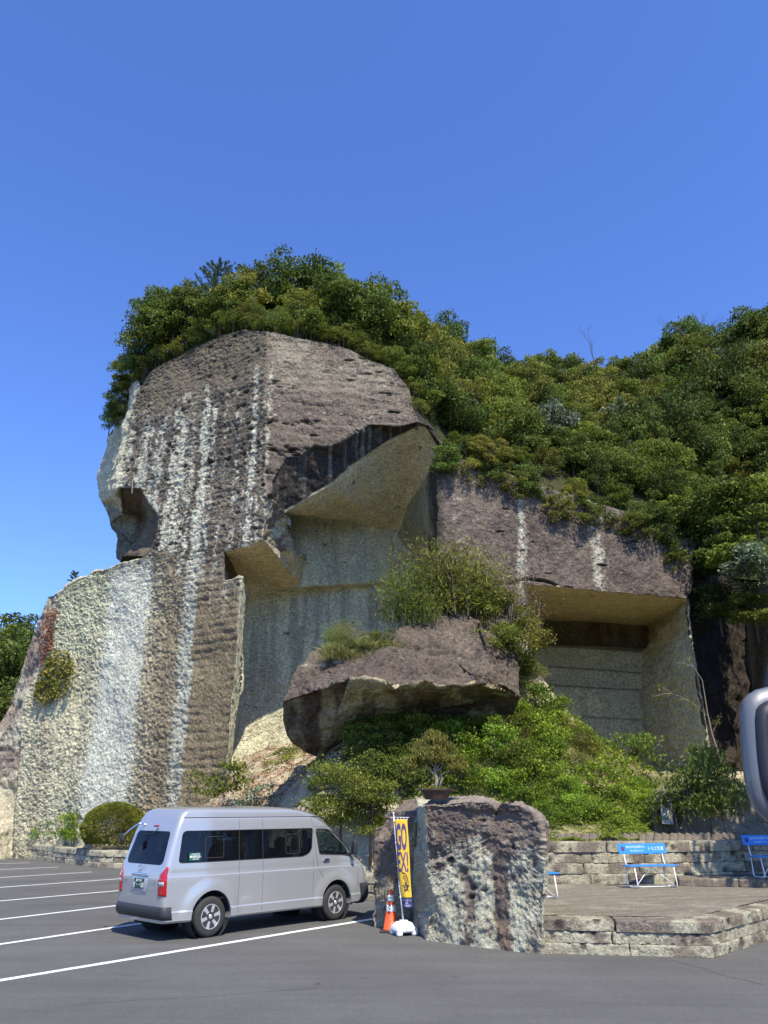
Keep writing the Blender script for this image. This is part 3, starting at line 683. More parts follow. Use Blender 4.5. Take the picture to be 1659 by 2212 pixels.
inner = [(2.55,14.36),(5.02,14.02),(7.75,16.9),(11.3,20.35),(13,21.8),(13,24),(2.3,24),(2.3,14.4)]
poly_sheet('paving', inner, PZ - .004, .06, M['rock_near'], sh_floor, plat, .005)
# raised ledge at the right and back wall
ledge = tag(empty('stone_ledge'), 'single course stone ledge carrying the shaded blue bench', 'ledge')
course_wall(ledge, [(6.75,19.45),(8.0,19.12),(13.0,18.7)], [PZ,PZ+.17], .9, (.8,1.5), 11, .12, .05)
poly_sheet('paving', [(7.1,20.25),(13,19.5),(13,22),(7.1,21)], PZ + .166, .08, M['rock_near'], sh_floor, ledge)
bwall = tag(empty('retaining_wall'), 'four course weathered stone retaining wall behind the blue benches', 'wall')
BWALL = [(1.9,19.75),(6.6,19.9),(9.6,20.75),(13.5,21.6)]
course_wall(bwall, BWALL, [PZ-.05,.73,.96,1.19,1.43], .4, (.9,2.1), 21, .05, .045)
# planter wall at the back of the car park
PWALL = [(-30,54.5),(-19.1,41.6),(-11.1,32.7),(-8.4,32.2),(-.7,21.6),(1.0,20.6)]
pw = tag(empty('planter_wall'), 'low three course pale stone planter wall along the back of the car park', 'wall')
course_wall(pw, PWALL[:-1] + [PWALL[-1]], [0,.2,.4,.62], .4, (.9,1.8), 31, -.12, .07)

# ------------------------------------------------------------------ bank, mound and quarry floor: thin-plate surface through surveyed points
CT = [atY(*q) for q in [
  (790,1850,22.6),(760,1800,23.6),(700,1790,24.5),(740,1745,25.0),(860,1740,23.5),(980,1735,23),(1090,1760,22.4),
  (697,1655,25.6),(640,1700,26.5),(600,1740,27.5),(560,1700,30),(540,1760,28.5),(500,1665,33.5),(470,1735,31),(440,1780,30.5),
  (560,1640,37.5),(640,1625,38.5),(620,1690,30),(780,1640,25.2),(880,1640,25.0),(820,1570,26.6),(940,1560,26.6),
  (1050,1560,26.2),(1180,1535,27),(1265,1582,27.5),(1330,1640,28.2),(1400,1692,29.5),(1180,1660,24.2),(1100,1660,24.0),(980,1660,24.2),
  (1240,1700,23.8),(1320,1740,23.3),(1390,1735,24.2),(1190,1780,21.6),(1290,1800,21.3),(1380,1790,22.2),(1240,1820,20.9),
  (1450,1700,27),(1560,1692,33),(1480,1690,36),(1400,1680,43),(1250,1680,43),(1620,1694,34),
  (1120,1420,28.2),(1160,1470,28.6),(1165,1530,28.8)]]
CT += [np.array(q, float) for q in [(-20,43.5,.9),(-12.5,35.4,.75),(-9.5,34.0,.7),(-18.5,42.0,.6),(-11,33.2,.58),(-8.3,32.7,.58),(-5,28,.6),(-2,24.2,.58),(0,22,.6),(1.6,20.9,.9),(3,20.3,1.4),(6,20.4,1.42),(9,21.2,1.42),(12,22,1.42),
  (10,24.5,1.55),(13,26,1.6),(11,27.4,3.0),(14,28.0,3.1),(8,37.5,4.0),(2,40,4.0),(12,44,3.6),(18,40,3),(20,30,3.1),(20,24,1.6),(8.2,27,3.0),(4,34,4.6),(0,33,4.5),(-3,38.5,4.2),(-7.4,33.2,2.0),(-13,38.5,.8),(-22,47,.8),(9.6,24.6,1.6),(-28,54,.8)]]
CT = np.array(CT)
def tps(Pc, zc, lam=.02):
    n = len(Pc); d = np.linalg.norm(Pc[:, None] - Pc[None], axis=2); Kk = np.where(d > 0, d * d * np.log(d + 1e-9), 0) + lam * np.eye(n)
    A = np.zeros((n + 3, n + 3)); A[:n, :n] = Kk; A[:n, n] = 1; A[:n, n+1:] = Pc; A[n, :n] = 1; A[n+1:, :n] = Pc.T
    s = np.linalg.solve(A, np.concatenate([zc, np.zeros(3)]))
    def f(Q):
        d = np.linalg.norm(Q[:, None] - Pc[None], axis=2); return (np.where(d > 0, d * d * np.log(d + 1e-9), 0)) @ s[:n] + s[n] + Q @ s[n+1:]
    return f
tz = tps(CT[:, :2], CT[:, 2])
LINE = PWALL[:-1] + [(1.0,20.75),(1.9,20.0)] + BWALL[1:] + [(26,24)]
LX = np.array([q[0] for q in LINE]); LY = np.array([q[1] for q in LINE]) + .22
def terr(X, Y):
    z = tz(np.stack([X, Y], 1)); P = np.stack([X, Y, z], 1)
    fr = np.interp(X, LX, LY); k = sstep(0, 1.2, Y - fr)
    rough = (fbm(P, 1.6, 4, 700) - .5) * .7 + (fbm(P, .35, 3, 705) - .5) * .22
    z = z + rough * k; front = np.where(X > 1.5, 1.40, .58) + .02
    return np.where(Y - fr < .5, front, np.maximum(z, front - .05) * 1.0)
st_ = .13
gx = np.arange(-29, 24, st_); gy = np.arange(20, 50, st_)
X, Y = np.meshgrid(gx, gy, indexing='ij'); X = X.ravel(); Y = Y.ravel()
# columns follow the wall so that the near edge is clean
fr = np.interp(X, LX, LY); Z = np.concatenate([terr(X[i:i+20000], Y[i:i+20000]) for i in range(0, len(X), 20000)])
TP = np.stack([X, Y, Z], 1); nx, ny = len(gx), len(gy); idx = np.arange(nx * ny).reshape(nx, ny)
Fq = np.stack([idx[:-1, :-1].ravel(), idx[1:, :-1].ravel(), idx[1:, 1:].ravel(), idx[:-1, 1:].ravel()], 1)
keep = (Y > fr)
lfy = np.where(X < -6, 32 + (-5.8 - X) * .6235 + .9, 99.0); keep &= (Y < lfy)
Fq = Fq[keep[Fq].all(1)]; used = np.unique(Fq); mp = np.full(len(TP), -1); mp[used] = np.arange(len(used)); TPu = TP[used]; Fq = mp[Fq]
px_, py_ = proj(TPu)
c = mix((.42, .37, .28), (.30, .26, .19), fbm(TPu, .8, 4, 710)); c = mix(c, (.22, .11, .07), sstep(.5, .6, fbm(TPu, .25, 3, 712)) * .7 * inpoly(px_, py_, [(500,1630),(700,1600),(640,1720),(560,1800),(430,1800)]))
c = mix(c, (.15, .15, .05), inpoly(px_, py_, [(740,1500),(1200,1500),(1500,1690),(1440,1830),(1160,1830),(760,1740)]) * .6)
c = mix(c, (.52, .50, .44), inpoly(px_, py_, [(720,1720),(860,1700),(860,1840),(760,1850)]) * .6)
bank = tag(obj('bank', mesh_from('bank', TPu, Fq, M['soil'], False, cols=c)), kind='structure')

# ------------------------------------------------------------------ the fallen boulder
BK = {}
def B(k, x, y, Y): BK[k] = atY(x, y, Y)
LOW = [(611,1516,24.4),(631,1508,23.9),(685,1492,23.5),(722,1483,23.3),(755,1467,23.2),(797,1461,23.1),(830,1469,23.1),(854,1487,23.0),(892,1477,23.0),(917,1471,23.0),(954,1479,22.95),(991,1481,22.95),(1030,1479,23.0)]
for i, q in enumerate(LOW): B('a%d'%i, *q)
B('a13', 1033,1454,23.1)
MIDP = [(640,1440,25.4),(690,1432,25.2),(760,1420,24.8),(846,1396,24.5),(880,1401,24.3),(925,1418,24.2),(985,1432,24.0),(1040,1430,24.1)]
for i, q in enumerate(MIDP): B('m%d'%i, *q)
TOPP = [(672,1407,26.6),(700,1398,26.8),(740,1394,27.0),(800,1400,27.2)]
for i, q in enumerate(TOPP): B('t%d'%i, *q)
UB = [(848,1374,25.0),(863,1353,25.4),(921,1341,25.9),(950,1331,26.3),(1003,1336,26.4),(1030,1341,26.2),(1041,1370,25.4),(1052,1403,24.8)]
for i, q in enumerate(UB): B('u%d'%i, *q)
UC = [(846,1393,24.95),(900,1404,24.75),(960,1424,24.6),(1022,1426,24.5)]
for i, q in enumerate(UC): B('c%d'%i, *q)
UN = [(617,1560,25.2),(633,1597,25.6),(668,1626,26.0),(697,1640,26.2),(716,1618,26.2),(764,1570,26.0),(817,1556,26.0),(879,1543,25.9),(920,1530,25.8),(990,1525,25.6),(1065,1506,25.2)]
for i, q in enumerate(UN): B('n%d'%i, *q)
B('e0', 1078,1477,24.2); B('e1', 1105,1490,24.6); B('e2', 1127,1507,25.4); B('e3', 1100,1440,25.6); B('e4', 1125,1400,26.6)
for k, q in dict(z0=(-2.6,29.2,6.5), z1=(-.5,30.0,5.2), z2=(2.5,30.2,7.5), z3=(4.2,29.6,7.2), z4=(0,28.8,3.2), z5=(3.6,28.2,3.6)).items(): BK[k] = np.array(q, float)
BF = [('TOP', ['a0','a1','a2','a3','m1','m0']), ('TOP', ['a3','a4','a5','m2','m1']), ('TOP', ['a5','a6','a7','m3','m2']), ('TOP', ['a7','a8','a9','m5','m4','m3']), ('TOP', ['a9','a10','a11','m6','m5']), ('TOP', ['a11','a12','a13','m7','m6']),
      ('LEDGE', ['m0','m1','t0']), ('LEDGE', ['m1','m2','t1','t0']), ('LEDGE', ['m2','m3','t3','t2','t1']),
      ('LEDGE', ['m3','m4','m5','c2','c1','c0']), ('LEDGE', ['m5','m6','m7','u7','c3','c2']), ('LEDGE', ['m3','c0','u0','t3']),
      ('TOP', ['c0','c1','u1','u0']), ('TOP', ['c1','c2','u3','u2','u1']), ('TOP', ['c2','c3','u5','u4','u3']), ('TOP', ['c3','u7','u6','u5']),
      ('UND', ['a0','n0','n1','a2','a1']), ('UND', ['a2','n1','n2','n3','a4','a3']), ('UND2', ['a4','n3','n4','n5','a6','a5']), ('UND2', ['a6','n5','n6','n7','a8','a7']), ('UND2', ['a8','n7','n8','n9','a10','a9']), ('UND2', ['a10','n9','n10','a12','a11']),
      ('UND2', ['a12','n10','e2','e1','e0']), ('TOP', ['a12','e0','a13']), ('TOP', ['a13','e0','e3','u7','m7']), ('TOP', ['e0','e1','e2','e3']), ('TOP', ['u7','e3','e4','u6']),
      ('BK', ['u6','e4','u5']), ('BK', ['e3','e2','e4']), ('BK', ['u5','e4','z3','z2','u4']), ('BK', ['e4','e2','z5','z3']), ('BK', ['e2','n10','n9','z5']), ('BK', ['n9','n8','n7','n6','z4','z5']), ('BK', ['n6','n5','n4','n3','z4']), ('BK', ['n3','n2','n1','n0','z0','z1','z4']),
      ('BK', ['n0','a0','m0','t0','z0']), ('BK', ['t0','t1','z0']), ('BK', ['t1','t2','t3','z1','z0']), ('BK', ['t3','u0','u1','z1']), ('BK', ['u1','u2','u3','z2','z1']), ('BK', ['u3','u4','z2']), ('BK', ['z1','z2','z3','z5','z4'])]
def sh_btop(P, N):
    g = fbm(P, .12, 3, 801, .7); c = mix((.078, .060, .055), (.15, .122, .108), fbm(P, .9, 4, 802)); c = mix(c, (.30, .27, .235), sstep(.62, .78, g * .6 + .4 * fbm(P, .5, 3, 803)) * .7)
    pt = pits(P * [1, 1, 1.5], .28, .34, 805, .4); c = mix(c, DRK, np.clip(pt * 1.2, 0, .8))
    ck = np.exp(-(np.abs(fbm(P * [.5, .5, 1.3], 1.1, 4, 807) - .5) / .012) ** 2); c = mix(c, DRK, ck * .6)
    return common(P, .22, .24, .08, 800) + (g - .5) * .10 - pt * .10 - ck * .08, c
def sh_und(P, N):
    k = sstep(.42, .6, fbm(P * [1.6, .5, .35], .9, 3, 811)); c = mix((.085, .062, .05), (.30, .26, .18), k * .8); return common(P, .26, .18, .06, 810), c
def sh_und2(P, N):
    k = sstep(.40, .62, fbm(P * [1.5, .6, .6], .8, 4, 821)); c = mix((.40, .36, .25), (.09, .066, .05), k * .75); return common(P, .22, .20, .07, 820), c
def sh_ledge(P, N):
    c = mix((.12, .10, .088), (.36, .34, .27), sstep(.58, .72, fbm(P, .5, 4, 831))); return common(P, .15, .12, .05, 830), c
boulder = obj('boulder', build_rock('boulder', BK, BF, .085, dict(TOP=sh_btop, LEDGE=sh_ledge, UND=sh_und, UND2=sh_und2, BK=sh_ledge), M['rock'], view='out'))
tag(boulder, 'huge tilted purple brown boulder with dark undercut lying on top of the green mound', 'boulder')

# ------------------------------------------------------------------ rock pillar beside the terrace (near)
QK = {}
MP, MD = np.array([.70, 15.3]), np.array([1.77, -1.40]); MD = MD / np.linalg.norm(MD)
def z2(x, y): return ((1420 + x * .4822) * FS, (2980 + y * .4822) * FS)
def Q(k, x, y, off=0): QK[k] = onplane(*z2(x, y), MP, MD, off)
for i, (x, y, o) in enumerate([(540,1640,0),(540,1420,.02),(565,1300,0),(640,1240,.05),(600,1140,.05),(560,1010,.05),(535,900,.0),(545,850,.1),(528,700,0),(530,540,-.02),(515,400,.0)]): Q('l%d'%i, x, y, o)
for i, (x, y) in enumerate([(700,385),(850,372),(1060,378),(1098,430)]): Q('t%d'%i, x, y, .05)
Q('g0',1108,470,.12); Q('g1',1105,640,.03); Q('g2',1100,1700,0)
for i, (x, y) in enumerate([(1122,440),(1160,400),(1210,385),(1310,402),(1400,450),(1470,540)]): Q('s%d'%i, x, y, .03)
for i, (x, y) in enumerate([(1495,640),(1500,760),(1500,1000),(1510,1120),(1482,1190),(1482,1450),(1482,1700)]): Q('r%d'%i, x, y, 0)
QF = [('F', ['l0','l1','l2','l3','l4','l5','l6','l7','l8','l9','l10','t0','t1','t2','t3','g0','g1','g2']), ('F', ['g2','g1','g0','s0','s1','s2','s3','s4','s5','r0','r1','r2','r3','r4','r5','r6'])]
# top goes back, sides go back
def bk(src, dst, dx, dy, dz): QK[dst] = QK[src] + np.array([dx, dy, dz])
bk('l10','T0',.3,1.5,.10); bk('t0','T1',.35,1.6,.15); bk('t1','T2',.4,1.6,.1); bk('t2','T3',.4,1.5,.0); bk('t3','T4',.4,1.4,-.1); bk('g0','T5',.35,.9,-.25); bk('s0','T6',.35,1.1,-.15); bk('s2','T7',.4,1.2,.05); bk('s4','T8',.4,1.2,-.05); bk('s5','T9',.35,1.1,-.1)
bk('r0','R0',.3,1.1,0); bk('r2','R1',.25,1.1,0); bk('r4','R2',.25,1.1,0); bk('r6','R3',.25,1.1,0)
QF += [('F', ['l10','T0','T1','t0']), ('F', ['t0','T1','T2','t1']), ('F', ['t1','T2','T3','t2']), ('F', ['t2','T3','T4','t3']), ('F', ['t3','T4','T5','g0']), ('F', ['g0','T5','T6','s0']), ('F', ['s0','T6','T7','s2','s1']), ('F', ['s2','T7','T8','s4','s3']), ('F', ['s4','T8','T9','s5']),
       ('F', ['s5','T9','R0','r0']), ('F', ['r0','R0','R1','r2','r1']), ('F', ['r2','R1','R2','r4','r3']), ('F', ['r4','R2','R3','r6','r5'])]
# left recess: lit cheek, then the left rock
cheek = [('c0',470,440,.95),('c1',440,620,1.0),('c2',430,1000,1.15),('c3',420,1300,1.2),('c4',410,1640,1.2)]
for k, x, y, o in cheek: Q(k, x, y, o)
Q('T0b', 450,335,1.35)
QF += [('K', ['l10','c0','c1','c2','l6','l7','l8','l9']), ('K', ['l6','c2','c3','l3','l4','l5']), ('K', ['l3','c3','c4','l0','l1','l2']), ('K', ['l10','T0','T0b','c0'])]
def A_(k, x, y, Y_): QK[k] = atY(*z2(x, y), Y_)
for k, x, y, Y_ in [('b0',330,350,17.2),('b1',262,440,17.0),('b2',195,462,16.9),('b3',188,560,16.85),('b4',112,580,16.7),('b5',105,680,16.7),('b6',115,900,16.75),('b7',128,1150,16.8),('b8',120,1640,16.9),('b9',330,720,16.6),('ba',350,1640,16.9)]: A_(k, x, y, Y_)
QF += [('L', ['T0b','b0','b1','b2','b3','b9','c0']), ('L', ['b3','b4','b5','b6','b7','b8','ba','b9']), ('K', ['c0','b9','ba','c4','c3','c2','c1'])]
for k, d in (('b0',(.5,1.4,0)),('b1',(.3,1.3,0)),('b2',(.2,1.2,-.05)),('b3',(.2,1.2,-.05)),('b4',(.15,1.2,0)),('b6',(.2,1.2,0)),('b8',(.2,1.2,0))): QK['o'+k] = QK[k] + np.array(d)
QF += [('L', ['T0b','T0','ob0','b0']), ('L', ['b0','ob0','ob1','b1']), ('L', ['b1','ob1','ob2','b2']), ('L', ['b2','ob2','ob3','b3']), ('L', ['b3','ob3','ob4','b4']), ('L', ['b4','ob4','ob6','b6','b5']), ('L', ['b6','ob6','ob8','b8','b7'])]
QK['zz0'] = QK['ob8'] + np.array([.8, .3, 0]); QK['zz1'] = QK['R3'] + np.array([-.3, .6, 0])
QF += [('L', ['ob8','ob6','ob4','ob3','ob2','ob1','ob0','T0','T1','T2','zz0']), ('L', ['zz0','T2','T3','T4','T5','T6','T7','zz1']), ('L', ['zz1','T7','T8','T9','R0','R1','R2','R3'])]
def near_rel(P, s):
    g = fbm(P * [1, 1, 1.3], .075, 4, s, .72); g2 = fbm(P, .22, 3, s + 3)
    pt = pits(P * [.8, 1, 2.0], .19, .34, s + 5, .30) * sstep(.35, .6, fbm(P, .6, 2, s + 6)); p2 = pits(P * [1, 1, 1.6], .07, .45, s + 8, .35)
    return g, (fbm(P, .9, 3, s + 9) - .5) * .20 + (g2 - .5) * .09 + (g - .5) * .085 - pt * .06 - p2 * .016, np.clip(pt * 1.0, 0, .7), g2
def sh_F(P, N):
    g, d, pt, g2 = near_rel(P, 900); u = (P[:, :2] - MP) @ MD + (fbm(P, .4, 2, 901) - .5) * .12; z = P[:, 2] + (fbm(P, .5, 3, 902) - .5) * .9
    pu = mix((.125, .095, .09), (.20, .165, .15), fbm(P, .5, 3, 903)); pa = mix((.40, .385, .315), (.56, .55, .46), fbm(P, .5, 3, 904))
    k = sstep(.9, 2.1, z); col = np.maximum(np.exp(-((u - 1.62) / .14) ** 4) * .98, np.exp(-((u - .95) / .14) ** 2) * .45); k = np.maximum(k, col); k = np.maximum(k, sstep(.2, .0, np.abs(u - .15)) * sstep(1.2, 1.5, z) * .6)
    k = np.where(u > 1.85, k * .72, k)
    w_ = sstep(.30 + .42 * k, .46 + .42 * k, g * .65 + g2 * .35)
    c = mix(pu, pa, w_ * (.72 + .28 * sstep(.35, .6, g2))); c = mix(c, (.04, .032, .03), pt); c = mix(c, (.34, .24, .16), sstep(.58, .66, fbm(P, .35, 3, 905)) * .25)
    top = N[:, 2] > .6; c = np.where(top[:, None], mix((.17, .135, .13), (.32, .28, .26), g), c)
    return d, c
def sh_K(P, N):
    g, d, pt, g2 = near_rel(P, 920); c = mix((.36, .345, .28), (.50, .48, .40), g); return d, mix(c, (.06, .05, .045), pt)
def sh_L(P, N):
    g, d, pt, g2 = near_rel(P, 940); k = sstep(.35, 1.0, P[:, 2] + (g2 - .5)); c = mix(mix((.42, .40, .33), (.30, .28, .24), g), mix((.13, .10, .095), (.22, .185, .165), g), k); return d, mix(c, (.05, .04, .035), pt)
pill = obj('rock_pillar', build_rock('rock_pillar', QK, QF, .042, dict(F=sh_F, K=sh_K, L=sh_L), M['rock_near'], view='out'))
tag(pill, 'broad pitted purple and pale rock outcrop at the terrace corner behind the yellow banner', 'rock')
# ------------------------------------------------------------------ foliage builders
def leaf_quads(C, size, rg, up=.55, aspect=.5, droop=0.0, col=None, alt=.12, axis=None, fold=.0):
    n = len(C); a = rg.normal(size=(n, 3)); a[:, 2] -= droop; a /= np.linalg.norm(a, axis=1)[:, None]
    if axis is not None: a = a * .45 + axis; a /= np.linalg.norm(a, axis=1)[:, None]
    nn = rg.normal(size=(n, 3)); nn[:, 2] += up * 3; s = np.cross(a, nn); s /= np.linalg.norm(s, axis=1)[:, None] + 1e-9
    L_ = (size * rg.uniform(.6, 1.35, n))[:, None]; w_ = L_ * aspect * .5; up_ = np.cross(s, a)
    V = np.empty((n, 4, 3)); V[:, 0] = C - a * L_ * .5; V[:, 1] = C - s * w_ + a * L_ * .05 + up_ * L_ * fold; V[:, 2] = C + a * L_ * .5; V[:, 3] = C + s * w_ + a * L_ * .05 + up_ * L_ * fold
    Fq = np.arange(4 * n).reshape(n, 4)
    r = rg.random(n) if col is None else np.clip(col + rg.normal(0, .22, n), 0, 1)
    g = (rg.random(n) < alt) * rg.uniform(.4, 1, n)
    cc = np.stack([r, g, r * 0], 1); return V.reshape(-1, 3), Fq, np.repeat(cc, 4, axis=0)
def merge(parts):
    V = []; Fq = []; Cc = []; o = 0
    for v, f, c in parts: V.append(v); Fq.append(f + o); Cc.append(c); o += len(v)
    return np.concatenate(V), np.concatenate(Fq), np.concatenate(Cc)
def crown_mesh(name, mat, seed, n, leaf, rx, rz, zc, blobs=26, bsize=.34, up=.5, aspect=.5, droop=0, alt=.12, shell=.75, flat=.6, base=-.6):
    rg = np.random.default_rng(seed); B_ = []
    while len(B_) < blobs:
        p = rg.uniform(-1, 1, 3)
        if base < p[2] and .3 < np.linalg.norm(p) < 1.0: B_.append(p)
    B_ = np.array(B_); B_[:, 0] *= rx; B_[:, 1] *= rx; B_[:, 2] = zc + B_[:, 2] * rz
    S_ = rg.uniform(.65, 1.3, blobs) * bsize * rx; bc = rg.uniform(.15, .85, blobs)
    w_ = S_ ** 2; k = rg.choice(blobs, n, p=w_ / w_.sum())
    d = rg.normal(size=(n, 3)); d /= np.linalg.norm(d, axis=1)[:, None]; d[:, 2] = np.abs(d[:, 2]) * np.where(rg.random(n) < .72, 1, -1)
    rad = S_[k] * (shell + (1.12 - shell) * rg.random(n)) * (1 + .35 * rg.normal(size=n) * .5)
    P = B_[k] + d * rad[:, None] * np.array([1, 1, flat])
    out = leaf_quads(P, leaf, rg, up, aspect, droop, bc[k], alt, fold=.05)
    return mesh_from(name, out[0], out[1], mat, False, cols=out[2]), B_
def limbs_mesh(name, mat, seed, targets, h0, r0, lean=(0, 0), stems=1, nmax=16, rn=5):
    rg = random.Random(seed); g = Geo()
    for s in range(stems):
        bx, by = (rg.uniform(-.25, .25), rg.uniform(-.25, .25)) if stems > 1 else (0, 0)
        top = Vector((bx * 2 + lean[0], by * 2 + lean[1], h0)); mid = Vector((bx + lean[0] * .3 + rg.uniform(-.1, .1), by + lean[1] * .3, h0 * .5))
        g.add(tube_geo([(bx, by, -.3), mid, top], [r0, r0 * .75, r0 * .45], rn + 1))
        tg = list(targets); rg.shuffle(tg)
        for q in tg[:nmax // stems]:
            q = Vector(map(float, q)); st = mid.lerp(top, rg.uniform(.1, 1)); m_ = st.lerp(q, .5) + Vector((rg.uniform(-.15, .15), rg.uniform(-.15, .15), rg.uniform(-.05, .2)))
            g.add(tube_geo([st, m_, q], [r0 * .36, r0 * .22, r0 * .07], rn, cap=False))
    return mesh_from(name, g.V, g.F, mat, True)
def protos(kind, mat, bark, n_var, seed, n, leaf, rx, rz, zc, h0, r0, cname='crown', **kw):
    st = kw.pop('stems', 1); out = []
    for i in range(n_var):
        me, B_ = crown_mesh(cname, M[mat], seed + i * 13, n, leaf, rx, rz, zc, **kw)
        out.append((me, limbs_mesh('trunk' if st == 1 else 'stem', M[bark], seed + i, B_, h0, r0, stems=st)))
    return out
PT = {}
PT['dark'] = protos('tree', 'leaf_dark', 'bark', 3, 100, 5200, .19, 1.55, 1.75, 2.1, 2.5, .09, blobs=34, bsize=.32, alt=.08)
PT['mid'] = protos('tree', 'leaf_mid', 'bark', 4, 200, 5000, .18, 1.5, 1.6, 1.9, 2.3, .07, blobs=36, bsize=.30, alt=.14, flat=.5)
PT['olive'] = protos('tree', 'leaf_olive', 'bark', 3, 300, 4200, .16, 1.5, 1.6, 1.8, 2.2, .06, blobs=38, bsize=.27, alt=.16, flat=.5, shell=.5)
PT['grey'] = protos('tree', 'leaf_grey', 'bark', 2, 400, 4000, .20, 1.5, 1.5, 1.8, 2.2, .06, blobs=30, bsize=.3, alt=.35, up=.9, flat=.5)
PT['shrub'] = protos('shrub', 'leaf_mid', 'bark', 3, 500, 2600, .085, .75, .62, .62, .8, .02, blobs=26, bsize=.33, alt=.14, stems=4, cname='foliage')
PT['bright'] = protos('shrub', 'leaf_bright', 'bark', 3, 600, 2400, .095, .75, .55, .55, .7, .02, blobs=24, bsize=.36, alt=.15, stems=4, cname='foliage', up=.8)
PT['sdark'] = protos('shrub', 'leaf_dark', 'bark', 2, 700, 2600, .08, .75, .65, .65, .8, .02, blobs=26, bsize=.33, alt=.10, stems=4, cname='foliage')
PT['solive'] = protos('shrub', 'leaf_olive', 'bark', 2, 760, 2200, .075, .75, .65, .65, .8, .018, blobs=28, bsize=.27, alt=.2, stems=5, cname='foliage', shell=.5)
def bamboo_mesh(name, seed, n_st, h, spread, mat, leaf=.15, per=70):
    rg = np.random.default_rng(seed); parts = []; g = Geo()
    for i in range(n_st):
        a = rg.uniform(0, 6.28); r = spread * math.sqrt(rg.random()) * .6; x, y = r * math.cos(a), r * math.sin(a); hh = h * rg.uniform(.55, 1.05) * (1 - .35 * r / spread)
        lx, ly = rg.normal(0, .18, 2) + np.array([x, y]) * .35
        pts = [(x, y, -.1), (x + lx * .3, y + ly * .3, hh * .5), (x + lx, y + ly, hh * .85), (x + lx * 1.7, y + ly * 1.7, hh * .95)]
        g.add(tube_geo(pts, [.006, .005, .003, .002], 3, cap=False))
        tt = rg.uniform(.08, 1, per); P = np.stack([np.interp(tt, [0, .5, .85, 1], [p[k] for p in pts]) for k in range(3)], 1) + rg.normal(0, .14, (per, 3)) * (.5 + tt)[:, None]
        parts.append(leaf_quads(P, leaf, rg, .5, .2, .35, rg.uniform(.2, .8), .18, fold=.02))
    V, Fq, Cc = merge(parts); return mesh_from(name, V, Fq, M[mat], False, cols=Cc), mesh_from('stem', g.V, g.F, M['bark_pale'], True)
PT['bamboo'] = [bamboo_mesh('foliage', 800 + i, 46, 2.0, 1.0, 'leaf_olive') for i in range(2)] + [bamboo_mesh('foliage', 806, 46, 2.0, 1.0, 'leaf_mid')]
PT['drybush'] = [bamboo_mesh('foliage', 820, 40, 1.6, .8, 'leaf_dry', .10, 26)]
def blades(C, rg, h, w_, lean=.35, col=.5, alt=.2):
    n = len(C); a = rg.normal(size=(n, 3)) * lean; a[:, 2] = 1; a /= np.linalg.norm(a, axis=1)[:, None]
    s = np.cross(a, rg.normal(size=(n, 3))); s /= np.linalg.norm(s, axis=1)[:, None]; H_ = (h * rg.uniform(.5, 1.3, n))[:, None]
    out = rg.normal(size=(n, 3)) * .25; out[:, 2] = -.15
    V = np.empty((n, 4, 3)); V[:, 0] = C - s * w_; V[:, 1] = C + a * H_ * .55 - s * w_ * .9; V[:, 2] = C + (a + out) * H_; V[:, 3] = C + a * H_ * .5 + s * w_
    r = np.clip(col + rg.normal(0, .25, n), 0, 1); g = (rg.random(n) < alt) * rg.uniform(.3, 1, n)
    return V.reshape(-1, 3), np.arange(4 * n).reshape(n, 4), np.repeat(np.stack([r, g, r * 0], 1), 4, axis=0)
def grass_proto(name, seed, n, h, spread, mat='grass', alt=.3):
    rg = np.random.default_rng(seed); P = np.stack([rg.normal(0, spread, n), rg.normal(0, spread, n), np.full(n, -.03)], 1)
    v, f, c = blades(P, rg, h, .007, .55, .5, alt); return mesh_from(name, v, f, M[mat], False, cols=c)
GR = [grass_proto('grass_tuft', 840 + i, 420, .42, .22) for i in range(3)]
def place(kind, P, s, rz, label, cat, group=None, sz=1.0, tilt=(0, 0), name=None, k=None):
    crown, stem = random.choice(PT[kind]) if k is None else PT[kind][k % len(PT[kind])]
    if stem is None: pass
    r = empty(name or ('tree' if cat == 'tree' else 'shrub'), P, rz, (s, s, s * sz)); r.rotation_euler = (tilt[0], tilt[1], rz)
    tag(r, label, cat, group); obj(stem.name.split('.')[0], stem, r); obj(crown.name.split('.')[0], crown, r); return r

# ------------------------------------------------------------------ hillside to the right and behind the cliff top
HX = [300, 430, 560, 700, 800, 900, 960, 1100, 1250, 1400, 1500, 1600, 1700, 1950]
HF = [(300,830,'L'),(430,750,'L'),(560,722,'L'),(700,748,'R'),(800,780,'R'),(900,888,'R'),(960,990,'P'),(1100,1040,'P'),(1250,1085,'P'),(1400,1130,'P'),(1500,1185,'P'),(1600,1250,43.0),(1700,1260,41.5),(1950,1260,38)]
HB = [(300,800,42),(430,735,43),(560,700,44),(700,725,45),(800,765,48),(900,800,51),(1000,825,54),(1100,860,57),(1215,885,59),(1350,870,59),(1450,850,58),(1560,800,55),(1659,775,53),(1950,700,50)]
fr_, bk_ = [], []
for x, y, p in HF: fr_.append(onplane(x, y, LFp, LFd, .1) if p == 'L' else onplane(x, y, RFp, RFd, .1) if p == 'R' else onplane(x, y, PBp, PBd, .1) if p == 'P' else atY(x, y, p))
for q in HB: bk_.append(atY(*q))
fr_ = np.array(fr_); bk_ = np.array(bk_)
def hill(s, t):
    # s in 0..13 along, t 0 front .. 1 back, beyond 1 the hill rounds off
    s = np.asarray(s, float); t = np.asarray(t, float)
    f = np.stack([np.interp(s, range(14), fr_[:, k]) for k in range(3)], 1); b = np.stack([np.interp(s, range(14), bk_[:, k]) for k in range(3)], 1)
    d = (b - f) * t[:, None]; d[:, 2] = (b - f)[:, 2] * np.where(t <= 1, t ** .8, 1 - (t - 1) ** 2 * 2.5); return f + d
ns, ntt = 150, 70
